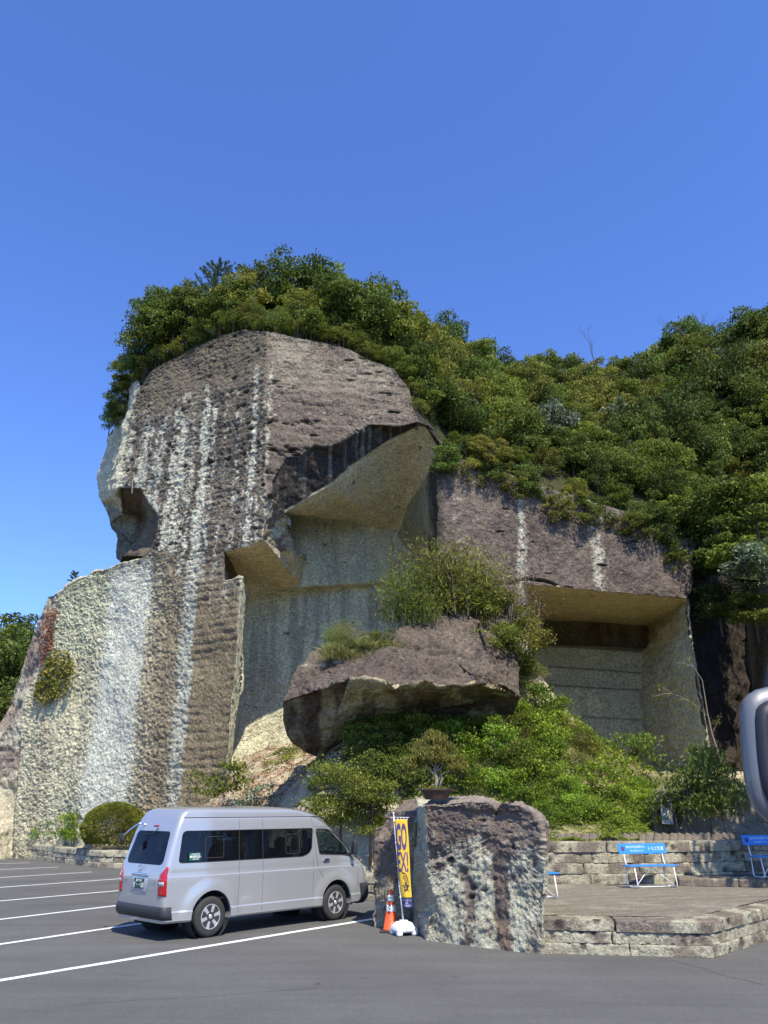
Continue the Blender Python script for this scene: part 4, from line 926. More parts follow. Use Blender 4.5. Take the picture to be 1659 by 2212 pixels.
S_, T_ = np.meshgrid(np.linspace(0, 13, ns), np.linspace(0, 1.9, ntt), indexing='ij'); HP = hill(S_.ravel(), T_.ravel())
HP[:, 2] += (fbm(HP, 2.5, 4, 1000) - .5) * 1.3 * np.clip(T_.ravel() * 8, 0, 1)
idx = np.arange(ns * ntt).reshape(ns, ntt); Fq = np.stack([idx[:-1, :-1].ravel(), idx[1:, :-1].ravel(), idx[1:, 1:].ravel(), idx[:-1, 1:].ravel()], 1)
c = mix((.055, .05, .025), (.035, .045, .018), fbm(HP, 1.0, 4, 1003))
tag(obj('hillside', mesh_from('hillside', HP, Fq, M['soil'], False, cols=c)), kind='structure')

rg = random.Random(5)
GH = 'trees massed on the hillside'
lab = dict(dark='dark evergreen broadleaf tree in the mass on the hillside right of the tower', mid='mid green broadleaf tree in the mass on the hillside right of the tower',
           olive='yellowish olive tree in the mass on the hillside right of the tower', grey='grey green pale leaved tree in the mass on the hillside right of the tower')
def zone(s, t):
    a = 'just right of the rock tower' if s < 5.5 else 'above the left half of the purple face' if s < 7.5 else 'above the cave' if s < 9.5 else 'on the high right slope'
    b_ = 'low on the hillside' if t < .3 else 'midway up the hillside' if t < .72 else 'along the skyline'
    return b_ + ' ' + a
kn = dict(dark='dark evergreen', mid='mid green broadleaf', olive='yellowish olive', grey='pale grey green')
cells = []
for i in range(250):
    best = None
    for _ in range(12):      # spread the trees evenly
        s = rg.uniform(2.8, 12.6); t_ = rg.uniform(.0, 1.1) ** .85; p = hill([s], [t_])[0]
        dm = min([np.linalg.norm(p - q) / (1 + .012 * q[1]) for q in cells] or [9])
        if best is None or dm > best[0]: best = (dm, s, t_, p)
    cells.append(best[3]); dm, s, t_, p = best
    if s < 5.6 and t_ < .12 and s > 3.2: continue
    k = rg.choices(['dark', 'mid', 'olive', 'grey'], [3 + (s > 9) * 3, 4, 4 if s < 9 else 1.5, 1.6 if 7 < s < 11 else .4])[0]
    sc = rg.uniform(.72, 1.12) * (1.15 if s > 9 else .95) * (.8 + .35 * t_) * (.7 if t_ < .1 else 1)
    place(k, p - np.array([0, 0, .25]), sc, rg.uniform(0, 6.3), kn[k] + ' tree ' + zone(s, t_), 'tree', GH, rg.choice((.85, .95, 1.05, 1.2, 1.45)), (rg.uniform(-.12, .12), rg.uniform(-.12, .12)))
# overhanging boughs in front of the purple face and the gully
for i, (x, y, Y_, s, k) in enumerate([(1560,1150,37.5,1.25,'dark'),(1640,1120,36.5,1.3,'mid'),(1600,1230,36.5,1.0,'mid'),(1655,1250,35.5,1.1,'grey'),(1540,1235,38.5,.8,'dark'),(1500,1180,39,.8,'dark'),(1450,1120,38.6,.8,'mid'),(1340,1105,38,.65,'dark'),(1240,1085,37.6,.6,'dark'),(1150,1050,37,.6,'olive'),(1560,1330,38,.8,'dark'),(1640,1345,36,.8,'mid'),(1500,1270,39.5,.55,'dark'),(1000,990,35.6,.6,'dark'),(1060,1005,36.2,.6,'dark')]):
    place(k, atY(x, y + 45 * s, Y_) , s, rg.uniform(0, 6.3), 'drooping %s tree overhanging the %s' % ({'dark': 'dark green', 'mid': 'mid green', 'grey': 'pale grey green', 'olive': 'olive'}[k], 'dark gully at the right' if x > 1495 else 'purple rock face above the cave'), 'tree', 'trees overhanging the rock edge', .85)
# trees crowning the tower: base point, depth, scale
TT = [(252,905,38.6,.62,'dark'),(236,930,38.8,.5,'dark'),(262,860,38.2,.62,'mid'),(290,815,37.6,.7,'dark'),(262,820,38.6,.55,'mid'),(318,790,36.9,.95,'dark'),(345,765,36.6,1.05,'mid'),(372,745,36.2,1.0,'dark'),(330,720,38.6,.9,'dark'),(405,735,35.6,.85,'mid'),(430,742,35.2,.55,'olive'),
      (468,722,34.8,.8,'mid'),(500,715,34.4,.85,'dark'),(520,705,34.4,.95,'olive'),(545,708,33.4,.65,'olive'),(560,690,35.4,1.0,'dark'),(600,695,35.6,1.02,'mid'),(640,692,35.8,1.05,'dark'),(620,718,33.6,.72,'mid'),(655,722,33.4,.85,'olive'),(690,735,33.2,.95,'mid'),
      (675,700,36,.85,'olive'),(730,742,33.3,1.0,'dark'),(755,748,33.6,1.18,'dark'),(700,745,33,.7,'mid'),(775,760,33.4,.8,'mid'),(800,775,34.2,.95,'olive'),(830,785,34.3,1.0,'olive'),(860,800,34.6,1.05,'mid'),(875,850,34.2,.85,'dark'),(895,880,34.4,.9,'dark'),(900,930,34.5,.7,'dark'),(880,800,35.6,1.1,'olive'),(915,905,34.8,.95,'mid'),(935,940,34.9,.8,'dark')]
for i, (x, yb) in enumerate([(965,1045),(1000,1062),(1040,1068),(1075,1075),(1110,1100),(1145,1118),(1180,1128),(1215,1150),(1250,1158),(1290,1160),(1330,1172),(1370,1188),(1405,1200),(1440,1225),(1475,1262),(1130,1085),(1230,1110),(1340,1130),(1430,1165),(1050,1030),(980,1005),(1490,1215)]):
    kk = ('dark', 'olive', 'mid')[i % 3]; s_ = .52 + .13 * ((i * 7) % 5) / 4
    place(kk, onplane(x, yb - 6, PBp, PBd, .25), s_, i * 1.7, {'dark': 'dark', 'olive': 'olive', 'mid': 'mid green'}[kk] + ' shrubby tree hanging over the top of the purple face', 'tree', 'shrubs hanging over the purple face', .95, tilt=(R(24), 0))
for i in range(26):
    p = hill([3.3 + i * .26], [.06 + .05 * (i % 3)])[0]; kk = ('dark', 'mid', 'olive')[i % 3]
    place(kk, p - np.array([0, 0, .3]), .72 + .05 * (i % 4), i * 1.3, kn[kk] + ' tree at the hillside edge ' + zone(3.3 + i * .26, 0)[21:], 'tree', GH)
tl = {'dark': 'dark evergreen tree rooted on the rim of the rock tower', 'mid': 'mid green broadleaf tree rooted on the rim of the rock tower', 'olive': 'yellow olive small tree rooted on the rim of the rock tower'}
for x, y, Y_, s, k in TT: place(k, atY(x, y, Y_) - np.array([0, 0, .2]), s * rg.uniform(.72, 1.08), rg.uniform(0, 6.3), tl[k].replace('rooted on the rim of the rock tower', 'on the ' + ('far left shoulder' if x < 300 else 'left slope' if x < 440 else 'top above the streaked left face' if x < 577 else 'top above the right face' if x < 720 else 'right shoulder' if x < 850 else 'right end') + ' of the rock tower'), 'tree', 'trees crowning the rock tower', rg.uniform(.85, 1.35))
rim = [(300,828,'L'),(330,798,'L'),(400,760,'L'),(480,722,'L'),(530,712,'L'),(577,718,'R'),(650,728,'R'),(700,738,'R'),(760,755,'R'),(800,778,'R'),(850,795,'R'),(884,840,'R'),(900,900,'R')]
for i in range(62):
    u = i / 61 * 11.99; j = int(u); f = u - j; x = rim[j][0] * (1 - f) + rim[j+1][0] * f; y = rim[j][1] * (1 - f) + rim[j+1][1] * f
    P0, D0 = (LFp, LFd) if x < 577 else (RFp, RFd); kk = ('shrub', 'solive', 'sdark')[i % 3]
    place(kk, onplane(x, y - 1, P0, D0, .28 + .25 * (i % 3)) - np.array([0, 0, .1]), .62 + .12 * (i % 4), i * 1.9, {'shrub': 'mid green', 'solive': 'olive', 'sdark': 'dark green'}[kk] + ' low shrub fringing the rim of the rock tower', 'shrub', 'low shrubs along the tower rim')
# the pine sticking out on top
def pine(P, h, name, label, mat, seed, nb=34, tuft=26, nl=.13, spread=.42, bark='bark', cat='tree', par=None):
    g_ = random.Random(seed); rn = np.random.default_rng(seed); g = Geo(); parts = []
    g.add(tube_geo([(0, 0, -.2), (.03 * h, 0, h * .4), (0, .02 * h, h * .8), (.01 * h, 0, h)], [h * .02, h * .014, h * .007, .004], 6))
    for i in range(nb):
        f = (i + .5) / nb; z = h * (.18 + .8 * f); ln = h * spread * (1 - f) ** .7 + .06 * h; a = i * 2.4 + g_.uniform(-.4, .4); el = .25 + .7 * f + g_.uniform(-.12, .12)
        e = Vector((math.cos(a) * ln, math.sin(a) * ln, z + ln * el)); st = Vector((0, 0, z)); md = st.lerp(e, .55) + Vector((0, 0, -.05 * ln)); g.add(tube_geo([st, md, e], [h * .006, h * .004, .003], 4, cap=False))
        tt = rn.uniform(.3, 1.05, max(6, int(nb * .25 + 8 * ln)))
        for q in tt:
            c_ = np.array(st.lerp(e, float(q))) + rn.normal(0, .05, 3) * ln; ax = np.array([math.cos(a), math.sin(a), .9]) + rn.normal(0, .3, 3); ax /= np.linalg.norm(ax)
            CC = np.repeat(c_[None], tuft, 0) + rn.normal(0, .035, (tuft, 3)) * h * .25; parts.append(leaf_quads(CC, nl, rn, .2, .13, 0, .5 + rn.normal(0, .15), .15, axis=ax))
    v, f, c = merge(parts); r = empty(name, P); tag(r, label, cat); obj('trunk', mesh_from('trunk', g.V, g.F, M[bark], True), r); obj('needles', mesh_from('needles', v, f, M[mat], False, cols=c), r); return r
pine(atY(462,690,35.2), 3.5, 'pine_tree', 'blue green pine with pointed leader, tallest on the tower top left', 'leaf_pine', 41, nb=40)
pine(atY(640,715,33.9), 1.9, 'pine_tree', 'small bright pine among the shrubs on the tower edge', 'leaf_pine', 43, nb=26)
pine(atY(158,1272,41), .95, 'conifer_sapling', 'small lone conifer on the rim of the lower pale block', 'leaf_dark', 44, nb=18, nl=.16)
# far trees at the left
for i, (x, y, Y_, s, k) in enumerate([(5,1500,66,2.3,'dark'),(40,1495,68,2.3,'dark'),(-30,1480,70,2.8,'dark'),(15,1580,62,2.0,'dark'),(-20,1600,60,2.0,'mid'),(35,1600,63,1.7,'mid'),(55,1440,72,1.6,'dark'),(0,1440,74,2.6,'dark'),(20,1650,60,1.6,'olive')]):
    place(k, atY(x, y + 62, Y_), s * .8, rg.uniform(0, 6.3), 'distant tree in the dark clump left of the cliff', 'tree', 'distant trees left of the cliff')
# trees just right of the picture: they throw the shade over the second bench and the gully
for i, (x, y, s) in enumerate([(12.4,15.2,1.7),(15.6,19.0,1.8),(14.0,17.0,1.75),(17.4,22,1.9),(20.2,26,2.0),(22.6,30,2.1),(24.6,33.5,2.1),(18.8,24,1.9)]):
    place('dark', (x, y, .3), s, i * 1.1, 'tall dark tree standing outside the right edge', 'tree', 'trees beyond the right edge', 1.9, k=i)

# bare snags
def snag(name, P, h, seed, label, mat='bark_pale', r=.03, lean=(.1, 0), depth=3, cat='branch', down=False):
    g_ = random.Random(seed); g = Geo()
    def br(p, d, l, r_, dep):
        q = p; pts = [p]
        for i in range(3):
            d = (d + Vector((g_.uniform(-.22, .22), g_.uniform(-.22, .22), g_.uniform(-.1, .12)))).normalized(); q = q + d * l / 3; pts.append(q)
        g.add(tube_geo(pts, [r_, r_ * .8, r_ * .6, r_ * .35], 4, cap=False))
        if dep:
            for i in range(4):
                st = pts[1].lerp(pts[3], g_.random()); nd = (d + Vector((g_.uniform(-1, 1), g_.uniform(-1, 1), g_.uniform(-.3, .6)))).normalized(); br(st, nd, l * g_.uniform(.4, .65), r_ * .5, dep - 1)
    br(Vector((0, 0, -.1)), Vector((lean[0], lean[1], -1 if down else 1)).normalized(), h, r, depth)
    o = obj(name, mesh_from(name, g.V, g.F, M[mat], True), None, P); tag(o, label, cat); return o
snag('bare_tree', atY(1535,800,53), 5.2, 3, 'leafless dead tree rising above the hillside trees at right', 'bark', .06, (-.25, 0), 3, 'tree')
snag('bare_tree', atY(1288,800,56), 2.6, 4, 'thin leafless tree top in the dip of the skyline', 'bark', .04, (-.05, 0), 2, 'tree')
snag('dead_branch', atY(1235,1060,36.4), 2.0, 6, 'pale dead twigs hanging over the purple rock face', 'bark_pale', .02, (.2, -.1), 3, down=True)
snag('dead_branch', atY(1050,1020,35.2), 1.6, 7, 'dry branch sticking from the bushes left of the purple face', 'bark_pale', .018, (-.9, -.2), 3)
snag('bare_tree', atY(560,640,36), 1.6, 8, 'leafless twigs above the tower top shrubs', 'bark', .016, (.2, 0), 2, 'tree')
# slim tree by the cave mouth
def slim(P, pts, name, label, mat, seed, tips, leafn=60):
    g = Geo(); g.add(tube_geo(pts, list(np.linspace(.045, .012, len(pts))), 6, cap=False)); rn = np.random.default_rng(seed); parts = []
    for a, b_ in tips:
        g.add(tube_geo([a, (np.array(a) + np.array(b_)) / 2 + [0, 0, .04], b_], [.016, .01, .004], 4, cap=False))
        q = np.array(a) + (np.array(b_) - np.array(a)) * rn.uniform(.5, 1.08, (leafn, 1)) + rn.normal(0, .09, (leafn, 3)); parts.append(leaf_quads(q, .12, rn, .4, .22, .1, .6, .3))
    v, f, c = merge(parts); r = empty(name, P); tag(r, label, 'tree'); obj('trunk', mesh_from('trunk', g.V, g.F, M['bark_pale'], True), r); obj('foliage', mesh_from('foliage', v, f, M[mat], False, cols=c), r)
o_ = atY(1568,1690,32.5)
rel = lambda x, y, Y_: tuple(atY(x, y, Y_) - o_)
slim(o_, [(0,0,-.2), rel(1556,1640,32.5), rel(1538,1585,32.4), rel(1528,1540,32.4), rel(1517,1470,32.2), rel(1498,1440,32)], 'slim_tree', 'thin bent nearly bare tree in front of the cave side wall', 'leaf_olive', 61,
     [(rel(1530,1548,32.4), rel(1490,1515,31.8)), (rel(1490,1515,31.8), rel(1450,1498,31.5)), (rel(1450,1498,31.5), rel(1412,1505,31.3)), (rel(1450,1498,31.5), rel(1425,1480,31.3)), (rel(1498,1440,32), rel(1455,1430,31.8)), (rel(1538,1585,32.4), rel(1560,1545,32.2)), (rel(1498,1440,32), rel(1480,1418,32))], 26)

# ------------------------------------------------------------------ on and around the boulder
GB = 'plants on the boulder top'
for x, y, Y_, s, k, l in [(865,1345,26.0,.80,'bamboo','bamboo clump at the left of the boulder top thicket'),(905,1335,26.4,.95,'bamboo','tall bamboo clump over the middle of the boulder top'),(945,1325,26.8,1.1,'bamboo','tallest bamboo clump on the boulder top'),(985,1330,26.8,1.15,'bamboo','arching bamboo clump right of centre on the boulder'),
   (1020,1340,26.6,.9,'shrub','leafy green shrub behind the right edge of the boulder'),(925,1350,25.9,.55,'bamboo','short bamboo fringe along the boulder top edge'),(1040,1330,27,.9,'bamboo','slender bamboo at the right side of the boulder top'),
   (1085,1385,26.4,1.25,'solive','large olive shrub hanging right of the boulder'),(1075,1430,25.9,1.0,'shrub','green shrub below the boulder right shoulder'),(1110,1440,26.6,1.2,'solive','shaggy olive shrub on the boulder right flank'),(1060,1350,26.9,1.0,'solive','round shrub behind the bamboo'),
   (1110,1320,27.2,1.0,'drybush','dry brown seed head shrub right of the bamboo'),(1135,1370,27.3,.9,'drybush','withered brown shrub at the far right of the thicket'),(1140,1420,27.2,1.0,'solive','scruffy shrub above the rock spur'),(1125,1470,26.8,.7,'shrub','small shrub on the rock spur by the cave'),
   (745,1400,25.6,.45,'bamboo','sparse yellowish bamboo tuft left on the boulder ledge'),(775,1400,25.4,.40,'drybush','thin dry tuft on the boulder ledge'),(800,1402,25.3,.50,'solive','low olive shrub on the boulder ledge'),(720,1400,26.2,.42,'bamboo','wispy tuft at the left end of the boulder ledge'),(830,1396,25.2,.42,'solive','small shrub tucked under the upper boulder block'),(760,1412,25,.32,'shrub','small green cushion on the boulder ledge')]:
    place(k, atY(x, y, Y_), s * (1.38 if k in ('bamboo', 'drybush') and x > 850 else 1.15), rg.uniform(0, 6.3), l, 'shrub', GB)
for i in range(46):
    x = rg.uniform(708, 850); o = obj('grass_tuft', rg.choice(GR), None, atY(x, rg.uniform(1398, 1428) + (8 if x < 740 else 0), 24.9 + rg.random() * .7)); o.scale = (rg.uniform(.6, 1),) * 3; o.rotation_euler = (.3, 0, rg.uniform(0, 6)); tag(o, 'dry grass tuft fringing the boulder ledge', 'grass', 'grass tufts on the boulder ledge')
for i in range(26):
    o = obj('grass_tuft', rg.choice(GR), None, atY(rg.uniform(1075, 1160), rg.uniform(1430, 1560), 26.6 + rg.random())); o.scale = (rg.uniform(.8, 1.2),) * 3; o.rotation_euler = (.5, 0, rg.uniform(0, 6)); tag(o, 'dry grass tuft on the rock spur right of the boulder', 'grass', 'grass tufts on the rock spur')

# ------------------------------------------------------------------ mound vegetation, set on the bank surface
TX, TY = proj(TPu)
def on_bank(poly, n, seed, ymax=34, ymin=0):
    m_ = np.where(inpoly(TX, TY, poly) & (TPu[:, 1] < ymax) & (TPu[:, 1] > ymin))[0]; r_ = np.random.default_rng(seed); ww = 1 / TPu[m_, 1] ** 2
    k = r_.choice(m_, n, p=ww / ww.sum()); P = TPu[k] + np.concatenate([r_.uniform(-.07, .07, (n, 2)), np.zeros((n, 1))], 1); return P
def scatter(kind, poly, n, s, label, group, seed, mind=.5, ymax=32, tries=40, sink=.1, szr=(.8, 1.15)):
    C_ = on_bank(poly, n * tries, seed, ymax); got = []
    for p in C_:
        if len(got) >= n: break
        if all(np.linalg.norm(p - q) > mind for q in got): got.append(p)
    for p in got: place(kind, p - np.array([0, 0, sink]), rg.uniform(*s), rg.uniform(0, 6.3), label, 'shrub', group, rg.uniform(*szr))
GM = 'shrubs covering the mound below the boulder'
scatter('shrub', [(770,1600),(860,1560),(960,1570),(1000,1720),(880,1725),(780,1690)], 20, (.7, 1.05), 'mid green shrub on the shaded mound below the boulder', GM, 1)
scatter('sdark', [(760,1610),(900,1590),(940,1720),(800,1720)], 12, (.7, 1.0), 'dark leafed shrub on the mound behind the bonsai', GM, 2)
scatter('bright', [(1000,1535),(1180,1545),(1230,1640),(1150,1760),(1010,1740),(960,1600)], 24, (.7, 1.1), 'bright green leafy shrub on the sunlit mound', GM, 3)
scatter('shrub', [(960,1560),(1180,1550),(1260,1610),(1200,1700),(1000,1700)], 14, (.6, 1.0), 'mid green shrub on the sunlit mound', GM, 4)
scatter('solive', [(1160,1560),(1290,1600),(1300,1660),(1180,1640)], 8, (.55, .8), 'olive shrub along the mound crest near the cave', GM, 5)
scatter('bright', [(1170,1690),(1280,1700),(1270,1800),(1170,1790)], 12, (.45, .65), 'low bright green bush above the terrace wall', GM, 6, .35)
scatter('bright', [(1310,1690),(1400,1700),(1420,1790),(1330,1800)], 9, (.35, .5), 'small vine clump near the info board', GM, 7, .35)
scatter('solive', [(640,1690),(760,1640),(760,1740),(680,1760)], 5, (.35, .55), 'sparse low shrub on the pale slope left of the mound', GM, 8, .6)
scatter('bamboo', [(1050,1540),(1240,1580),(1260,1660),(1060,1600)], 7, (.35, .5), 'grassy bamboo sprout on the mound crest', GM, 9, .6)
def cover(name, poly, n, leaf, mat, seed, label, hmax=.22, grassn=0, gh=.3, aspect=.8, ymax=34, up=.8, alt=.2):
    r_ = np.random.default_rng(seed); P = on_bank(poly, n, seed, ymax); lump = fbm(P, .5, 3, seed)
    P[:, 2] += r_.random(n) * hmax * (.3 + 1.6 * sstep(.4, .65, lump)); keep = r_.random(n) < .35 + .9 * sstep(.35, .55, lump)
    P = P[keep]; col = sstep(.35, .65, fbm(P, .8, 3, seed + 3)); parts = [leaf_quads(P, leaf, r_, up, aspect, 0, col, alt, fold=.03)]
    o = obj(name, mesh_from(name, *parts[0][:2], M[mat], False, cols=parts[0][2])); tag(o, label, None, None, 'stuff')
    return o
cover('ivy_cover', [(740,1560),(1000,1540),(1190,1530),(1290,1590),(1420,1690),(1440,1770),(1380,1790),(1170,1770),(960,1740),(760,1730)], 52000, .085, 'leaf_bright', 11, 'heart shaped vine leaves covering the mound')
cover('low_weeds', [(1160,1740),(1300,1740),(1400,1770),(1400,1815),(1160,1825)], 40000, .045, 'leaf_bright', 12, 'fine yellow green ground cover above the wall', .18, aspect=.5, up=.4, alt=.5)
cover('dark_undergrowth', [(760,1560),(980,1540),(1010,1740),(900,1735),(780,1700),(700,1650)], 26000, .075, 'leaf_dark', 13, 'dark undergrowth on the shaded part of the mound', .35)
cover('leaf_litter', [(500,1630),(600,1610),(690,1600),(700,1640),(560,1760),(430,1780)], 16000, .06, 'leaf_red', 14, 'brown and red leaf litter on the slope', .02, aspect=.6, ymax=40, up=2, alt=.5)
cover('slope_weeds', [(570,1640),(650,1600),(680,1620),(600,1665),(560,1680)], 6000, .06, 'leaf_mid', 15, 'weeds at the foot of the alcove wall', .15, ymax=40)
cover('slope_weeds', [(640,1740),(700,1690),(790,1660),(800,1700),(700,1750),(650,1790),(600,1790)], 9000, .06, 'leaf_mid', 16, 'thin weeds on the slope behind the van roof', .15, ymax=40)
def grass_on(name, poly, n, h, seed, label, ymax=34, mat='grass', alt=.35):
    r_ = np.random.default_rng(seed); P = on_bank(poly, n, seed, ymax); v, f, c = blades(P, r_, h, .008, .4, .55, alt)
    o = obj(name, mesh_from(name, v, f, M[mat], False, cols=c)); tag(o, label, None, None, 'stuff')
grass_on('grass', [(1120,1530),(1200,1535),(1300,1600),(1420,1690),(1600,1690),(1600,1720),(1440,1720),(1300,1690),(1180,1640)], 16000, .30, 21, 'long grass along the crest and ledge')
grass_on('grass', [(950,1600),(1180,1600),(1180,1800),(1000,1740)], 9000, .34, 22, 'tall grass blades between the mound shrubs')
grass_on('grass', [(1420,1680),(1659,1690),(1659,1705),(1420,1700)], 8000, .22, 23, 'grass on the ledge before the cave', 40)
# ------------------------------------------------------------------ the silver van
def lerp_tab(z, tab): return float(np.interp(z, [q[0] for q in tab], [q[1] for q in tab]))
VL, VW = 5.38, .94
T_R = [(.28,.06),(.55,.03),(.95,.0),(1.08,.02),(1.3,.075),(1.6,.16),(1.8,.225),(1.95,.29),(2.05,.335),(2.13,.39),(2.19,.46),(2.24,.60),(2.27,.95)]
T_F = [(z_, u_ - .17) for z_, u_ in [(.28,5.30),(.45,5.36),(.75,5.34),(.95,5.27),(1.08,5.17),(1.14,5.08),(1.3,4.92),(1.5,4.70),(1.7,4.48),(1.9,4.22),(2.0,4.06),(2.08,3.90),(2.15,3.70),(2.21,3.40),(2.25,3.0),(2.27,2.6)]]
T_W = [(.28,.912),(.31,.942),(.44,.950),(.465,.932),(.60,.938),(.93,.943),(.985,.941),(1.0,.922),(1.03,.914),(1.08,.918),(1.2,.910),(1.5,.875),(1.8,.835),(1.92,.812),(1.945,.80),(1.96,.790),(2.02,.782),(2.12,.762),(2.17,.73),(2.215,.655),(2.25,.47),(2.27,.20)]
ZS = [.28,.31,.36,.44,.465,.50,.58,.66,.74,.82,.88,.93,.985,1.0,1.03,1.08,1.14,1.20,1.28,1.36,1.44,1.52,1.60,1.68,1.76,1.84,1.92,1.945,1.96,2.0,2.05,2.10,2.14,2.18,2.215,2.245,2.265]
zm = lambda z: float(np.interp(z, [0, .95, 1.955, 2.27], [0, .975, 2.0, 2.205]))
T_R, T_F, T_W = [[(zm(q[0]), q[1]) for q in T_] for T_ in (T_R, T_F, T_W)]; ZS = [zm(z) for z in ZS]; ZTOP = zm(2.265); ZBOT = zm(.28)
WU = (.98, 4.09); WR = .335          # wheel stations and radius
def half_w(u, z, inset=0):
    w_ = lerp_tab(z, T_W) * .947 - .09 * float(sstep(1.0, 0, u))
    for wu in WU:                      # flared arches
        r = math.hypot(u - wu, (z - WR) * 1.02); w_ += .030 * float(sstep(.63, .55, r)) * (z < .95)
    return w_ - inset
def ring(z, inset=0):
    x0 = lerp_tab(z, T_R) + inset; x1 = lerp_tab(z, T_F) - inset; rr = .10; rf = .34 + .25 * float(sstep(1.0, 1.3, z)); lf = min(rf * .9, half_w(4.0, z, inset) * .8); lr = min(rr, half_w(1.0, z, inset) * .6)
    us = list(np.concatenate([np.linspace(x0 + rr, x1 - rf, 64)])); w_ = lambda u: half_w(u, z, inset)
    side = [(u, w_(u)) for u in us]
    fr_ = []
    we = w_(us[-1])
    for i in range(1, 11):
        a = math.pi / 2 * i / 10; fr_.append((us[-1] + rf * math.sin(a), we - lf * (1 - math.cos(a))))
    wl = fr_[-1][1]; mid = [(us[-1] + rf + .035 * (1 - (v / wl) ** 2), v) for v in np.linspace(wl, 0, 7)[1:]]
    re = []; wr_ = w_(us[0])
    for i in range(1, 7):
        a = math.pi / 2 * i / 6; re.append((us[0] - rr * math.sin(a), wr_ - lr * (1 - math.cos(a))))
    wl2 = re[-1][1]; mid2 = [(us[0] - rr - .012 * (1 - (v / wl2) ** 2), v) for v in np.linspace(wl2, 0, 7)[1:]]
    half = list(reversed(mid2)) + list(reversed(re)) + side + fr_ + mid
    full = half + [(u, -v) for u, v in reversed(half[1:-1])]
    return [(u, -v, z) for u, v in full]      # near side is -y
def shell(name, inset, z0=None, zs=ZS):
    V = []; Fq = []
    zz = list(zs)
    for z in zz: V += ring(min(max(z, ZBOT), ZTOP), inset)
    n = len(V) // len(zz)
    for i in range(len(zz) - 1):
        for j in range(n): Fq.append((i*n+j, i*n+(j+1) % n, (i+1)*n+(j+1) % n, (i+1)*n+j))
    Fq.append(tuple(range(n))[::-1]); Fq.append(tuple((len(zz)-1)*n+j for j in range(n)))
    return mesh_from(name, V, Fq)
def roundpoly(pts, r=.05, seg=5):
    out = []; n = len(pts); r = r if hasattr(r, '__len__') else [r] * n
    for i in range(n):
        p = np.array(pts[i], float); a = np.array(pts[i-1], float) - p; b_ = np.array(pts[(i+1) % n], float) - p; la, lb = np.linalg.norm(a), np.linalg.norm(b_); q = min(r[i], la * .45, lb * .45)
        A_, B2 = p + a / la * q, p + b_ / lb * q
        for k in range(seg + 1): t_ = k / seg; out.append(tuple((1-t_)**2 * A_ + 2*t_*(1-t_) * p + t_**2 * B2))
    return out
def prism(pts, axis, lo, hi):
    n = len(pts); V = [((a, lo, b_) if axis == 'y' else (lo, a, b_)) for a, b_ in pts] + [((a, hi, b_) if axis == 'y' else (hi, a, b_)) for a, b_ in pts]
    Fq = [tuple(range(n)), tuple(range(n, 2*n))[::-1]] + [(i, n+i, n+(i+1) % n, (i+1) % n) for i in range(n)]
    me = mesh_from('cut', V, Fq); bm = bmesh.new(); bm.from_mesh(me); bmesh.ops.recalc_face_normals(bm, faces=bm.faces); bm.to_mesh(me); bm.free(); return me
def fixn(me):
    bm = bmesh.new(); bm.from_mesh(me); bmesh.ops.recalc_face_normals(bm, faces=bm.faces); bm.to_mesh(me); bm.free(); return me
def boolean(me, cutters, op):
    o = bpy.data.objects.new('tmp', me); COL.objects.link(o); tmp = [o]
    for c_ in cutters:
        co = bpy.data.objects.new('cut', c_); COL.objects.link(co); co.hide_render = True; tmp.append(co)
        md = o.modifiers.new('b', 'BOOLEAN'); md.operation = op; md.object = co; md.solver = 'EXACT'
    dg = bpy.context.evaluated_depsgraph_get(); dg.update(); r = bpy.data.meshes.new_from_object(o.evaluated_get(dg))
    for q in tmp: bpy.data.objects.remove(q)
    return r
silver = simple('silver_paint', (.44, .437, .425), .32, .45, 1.0, var=.02, scale=2)
silver.node_tree.nodes['Principled BSDF'].inputs['Coat Roughness'].default_value = .06
blackp = simple('black_plastic', (.032, .033, .036), .55, var=.15, spec=.35)
rubber = simple('tyre_rubber', (.040, .038, .036), .8, var=.2, scale=14, bump=.1, spec=.25)
chrome = simple('chrome', (.75, .75, .76), .12, 1.0, var=.03)
alloy = simple('wheel_silver', (.62, .62, .63), .32, .55, .3, var=.06)
seatm = simple('seat_cloth', (.07, .075, .09), .9, var=.3, scale=20)
curtm = simple('curtain_cloth', (.035, .085, .34), .85, var=.3, scale=12)
trimm = simple('interior_trim', (.055, .055, .058), .8, var=.2)
redl, tt_, bb = new_mat('red_lens'); bb.inputs['Base Color'].default_value = (.38, .004, .006, 1); bb.inputs['Roughness'].default_value = .12; bb.inputs['Coat Weight'].default_value = 1.0
whitel, tt_, bb = new_mat('clear_lens'); bb.inputs['Base Color'].default_value = (.55, .55, .56, 1); bb.inputs['Roughness'].default_value = .1; bb.inputs['Metallic'].default_value = .5
def glassm(name, tint, mixf):
    m, t, b = new_mat(name); b.inputs['Base Color'].default_value = (.006, .007, .008, 1); b.inputs['Roughness'].default_value = .03; b.inputs['Specular IOR Level'].default_value = .6
    tr = t.nodes.new('ShaderNodeBsdfTransparent'); tr.inputs[0].default_value = (*tint, 1); ms = t.nodes.new('ShaderNodeMixShader'); ms.inputs[0].default_value = mixf
    t.links.new(b.outputs[0], ms.inputs[1]); t.links.new(tr.outputs[0], ms.inputs[2]); t.links.new(ms.outputs[0], t.nodes['Material Output'].inputs['Surface']); return m
g_dark = glassm('privacy_glass', (.70, .72, .74), .5); g_clear = glassm('door_glass', (.9, .95, .92), .80)
VAN0 = (-3.80, 14.86); VYAW = 43.2
van = empty('van', (VAN0[0] + .89 * -math.cos(R(VYAW)), VAN0[1] + .89 * math.sin(R(VYAW)), 0), R(90 - VYAW))
tag(van, 'silver high roof passenger van with blue curtains parked across the bays', 'van')
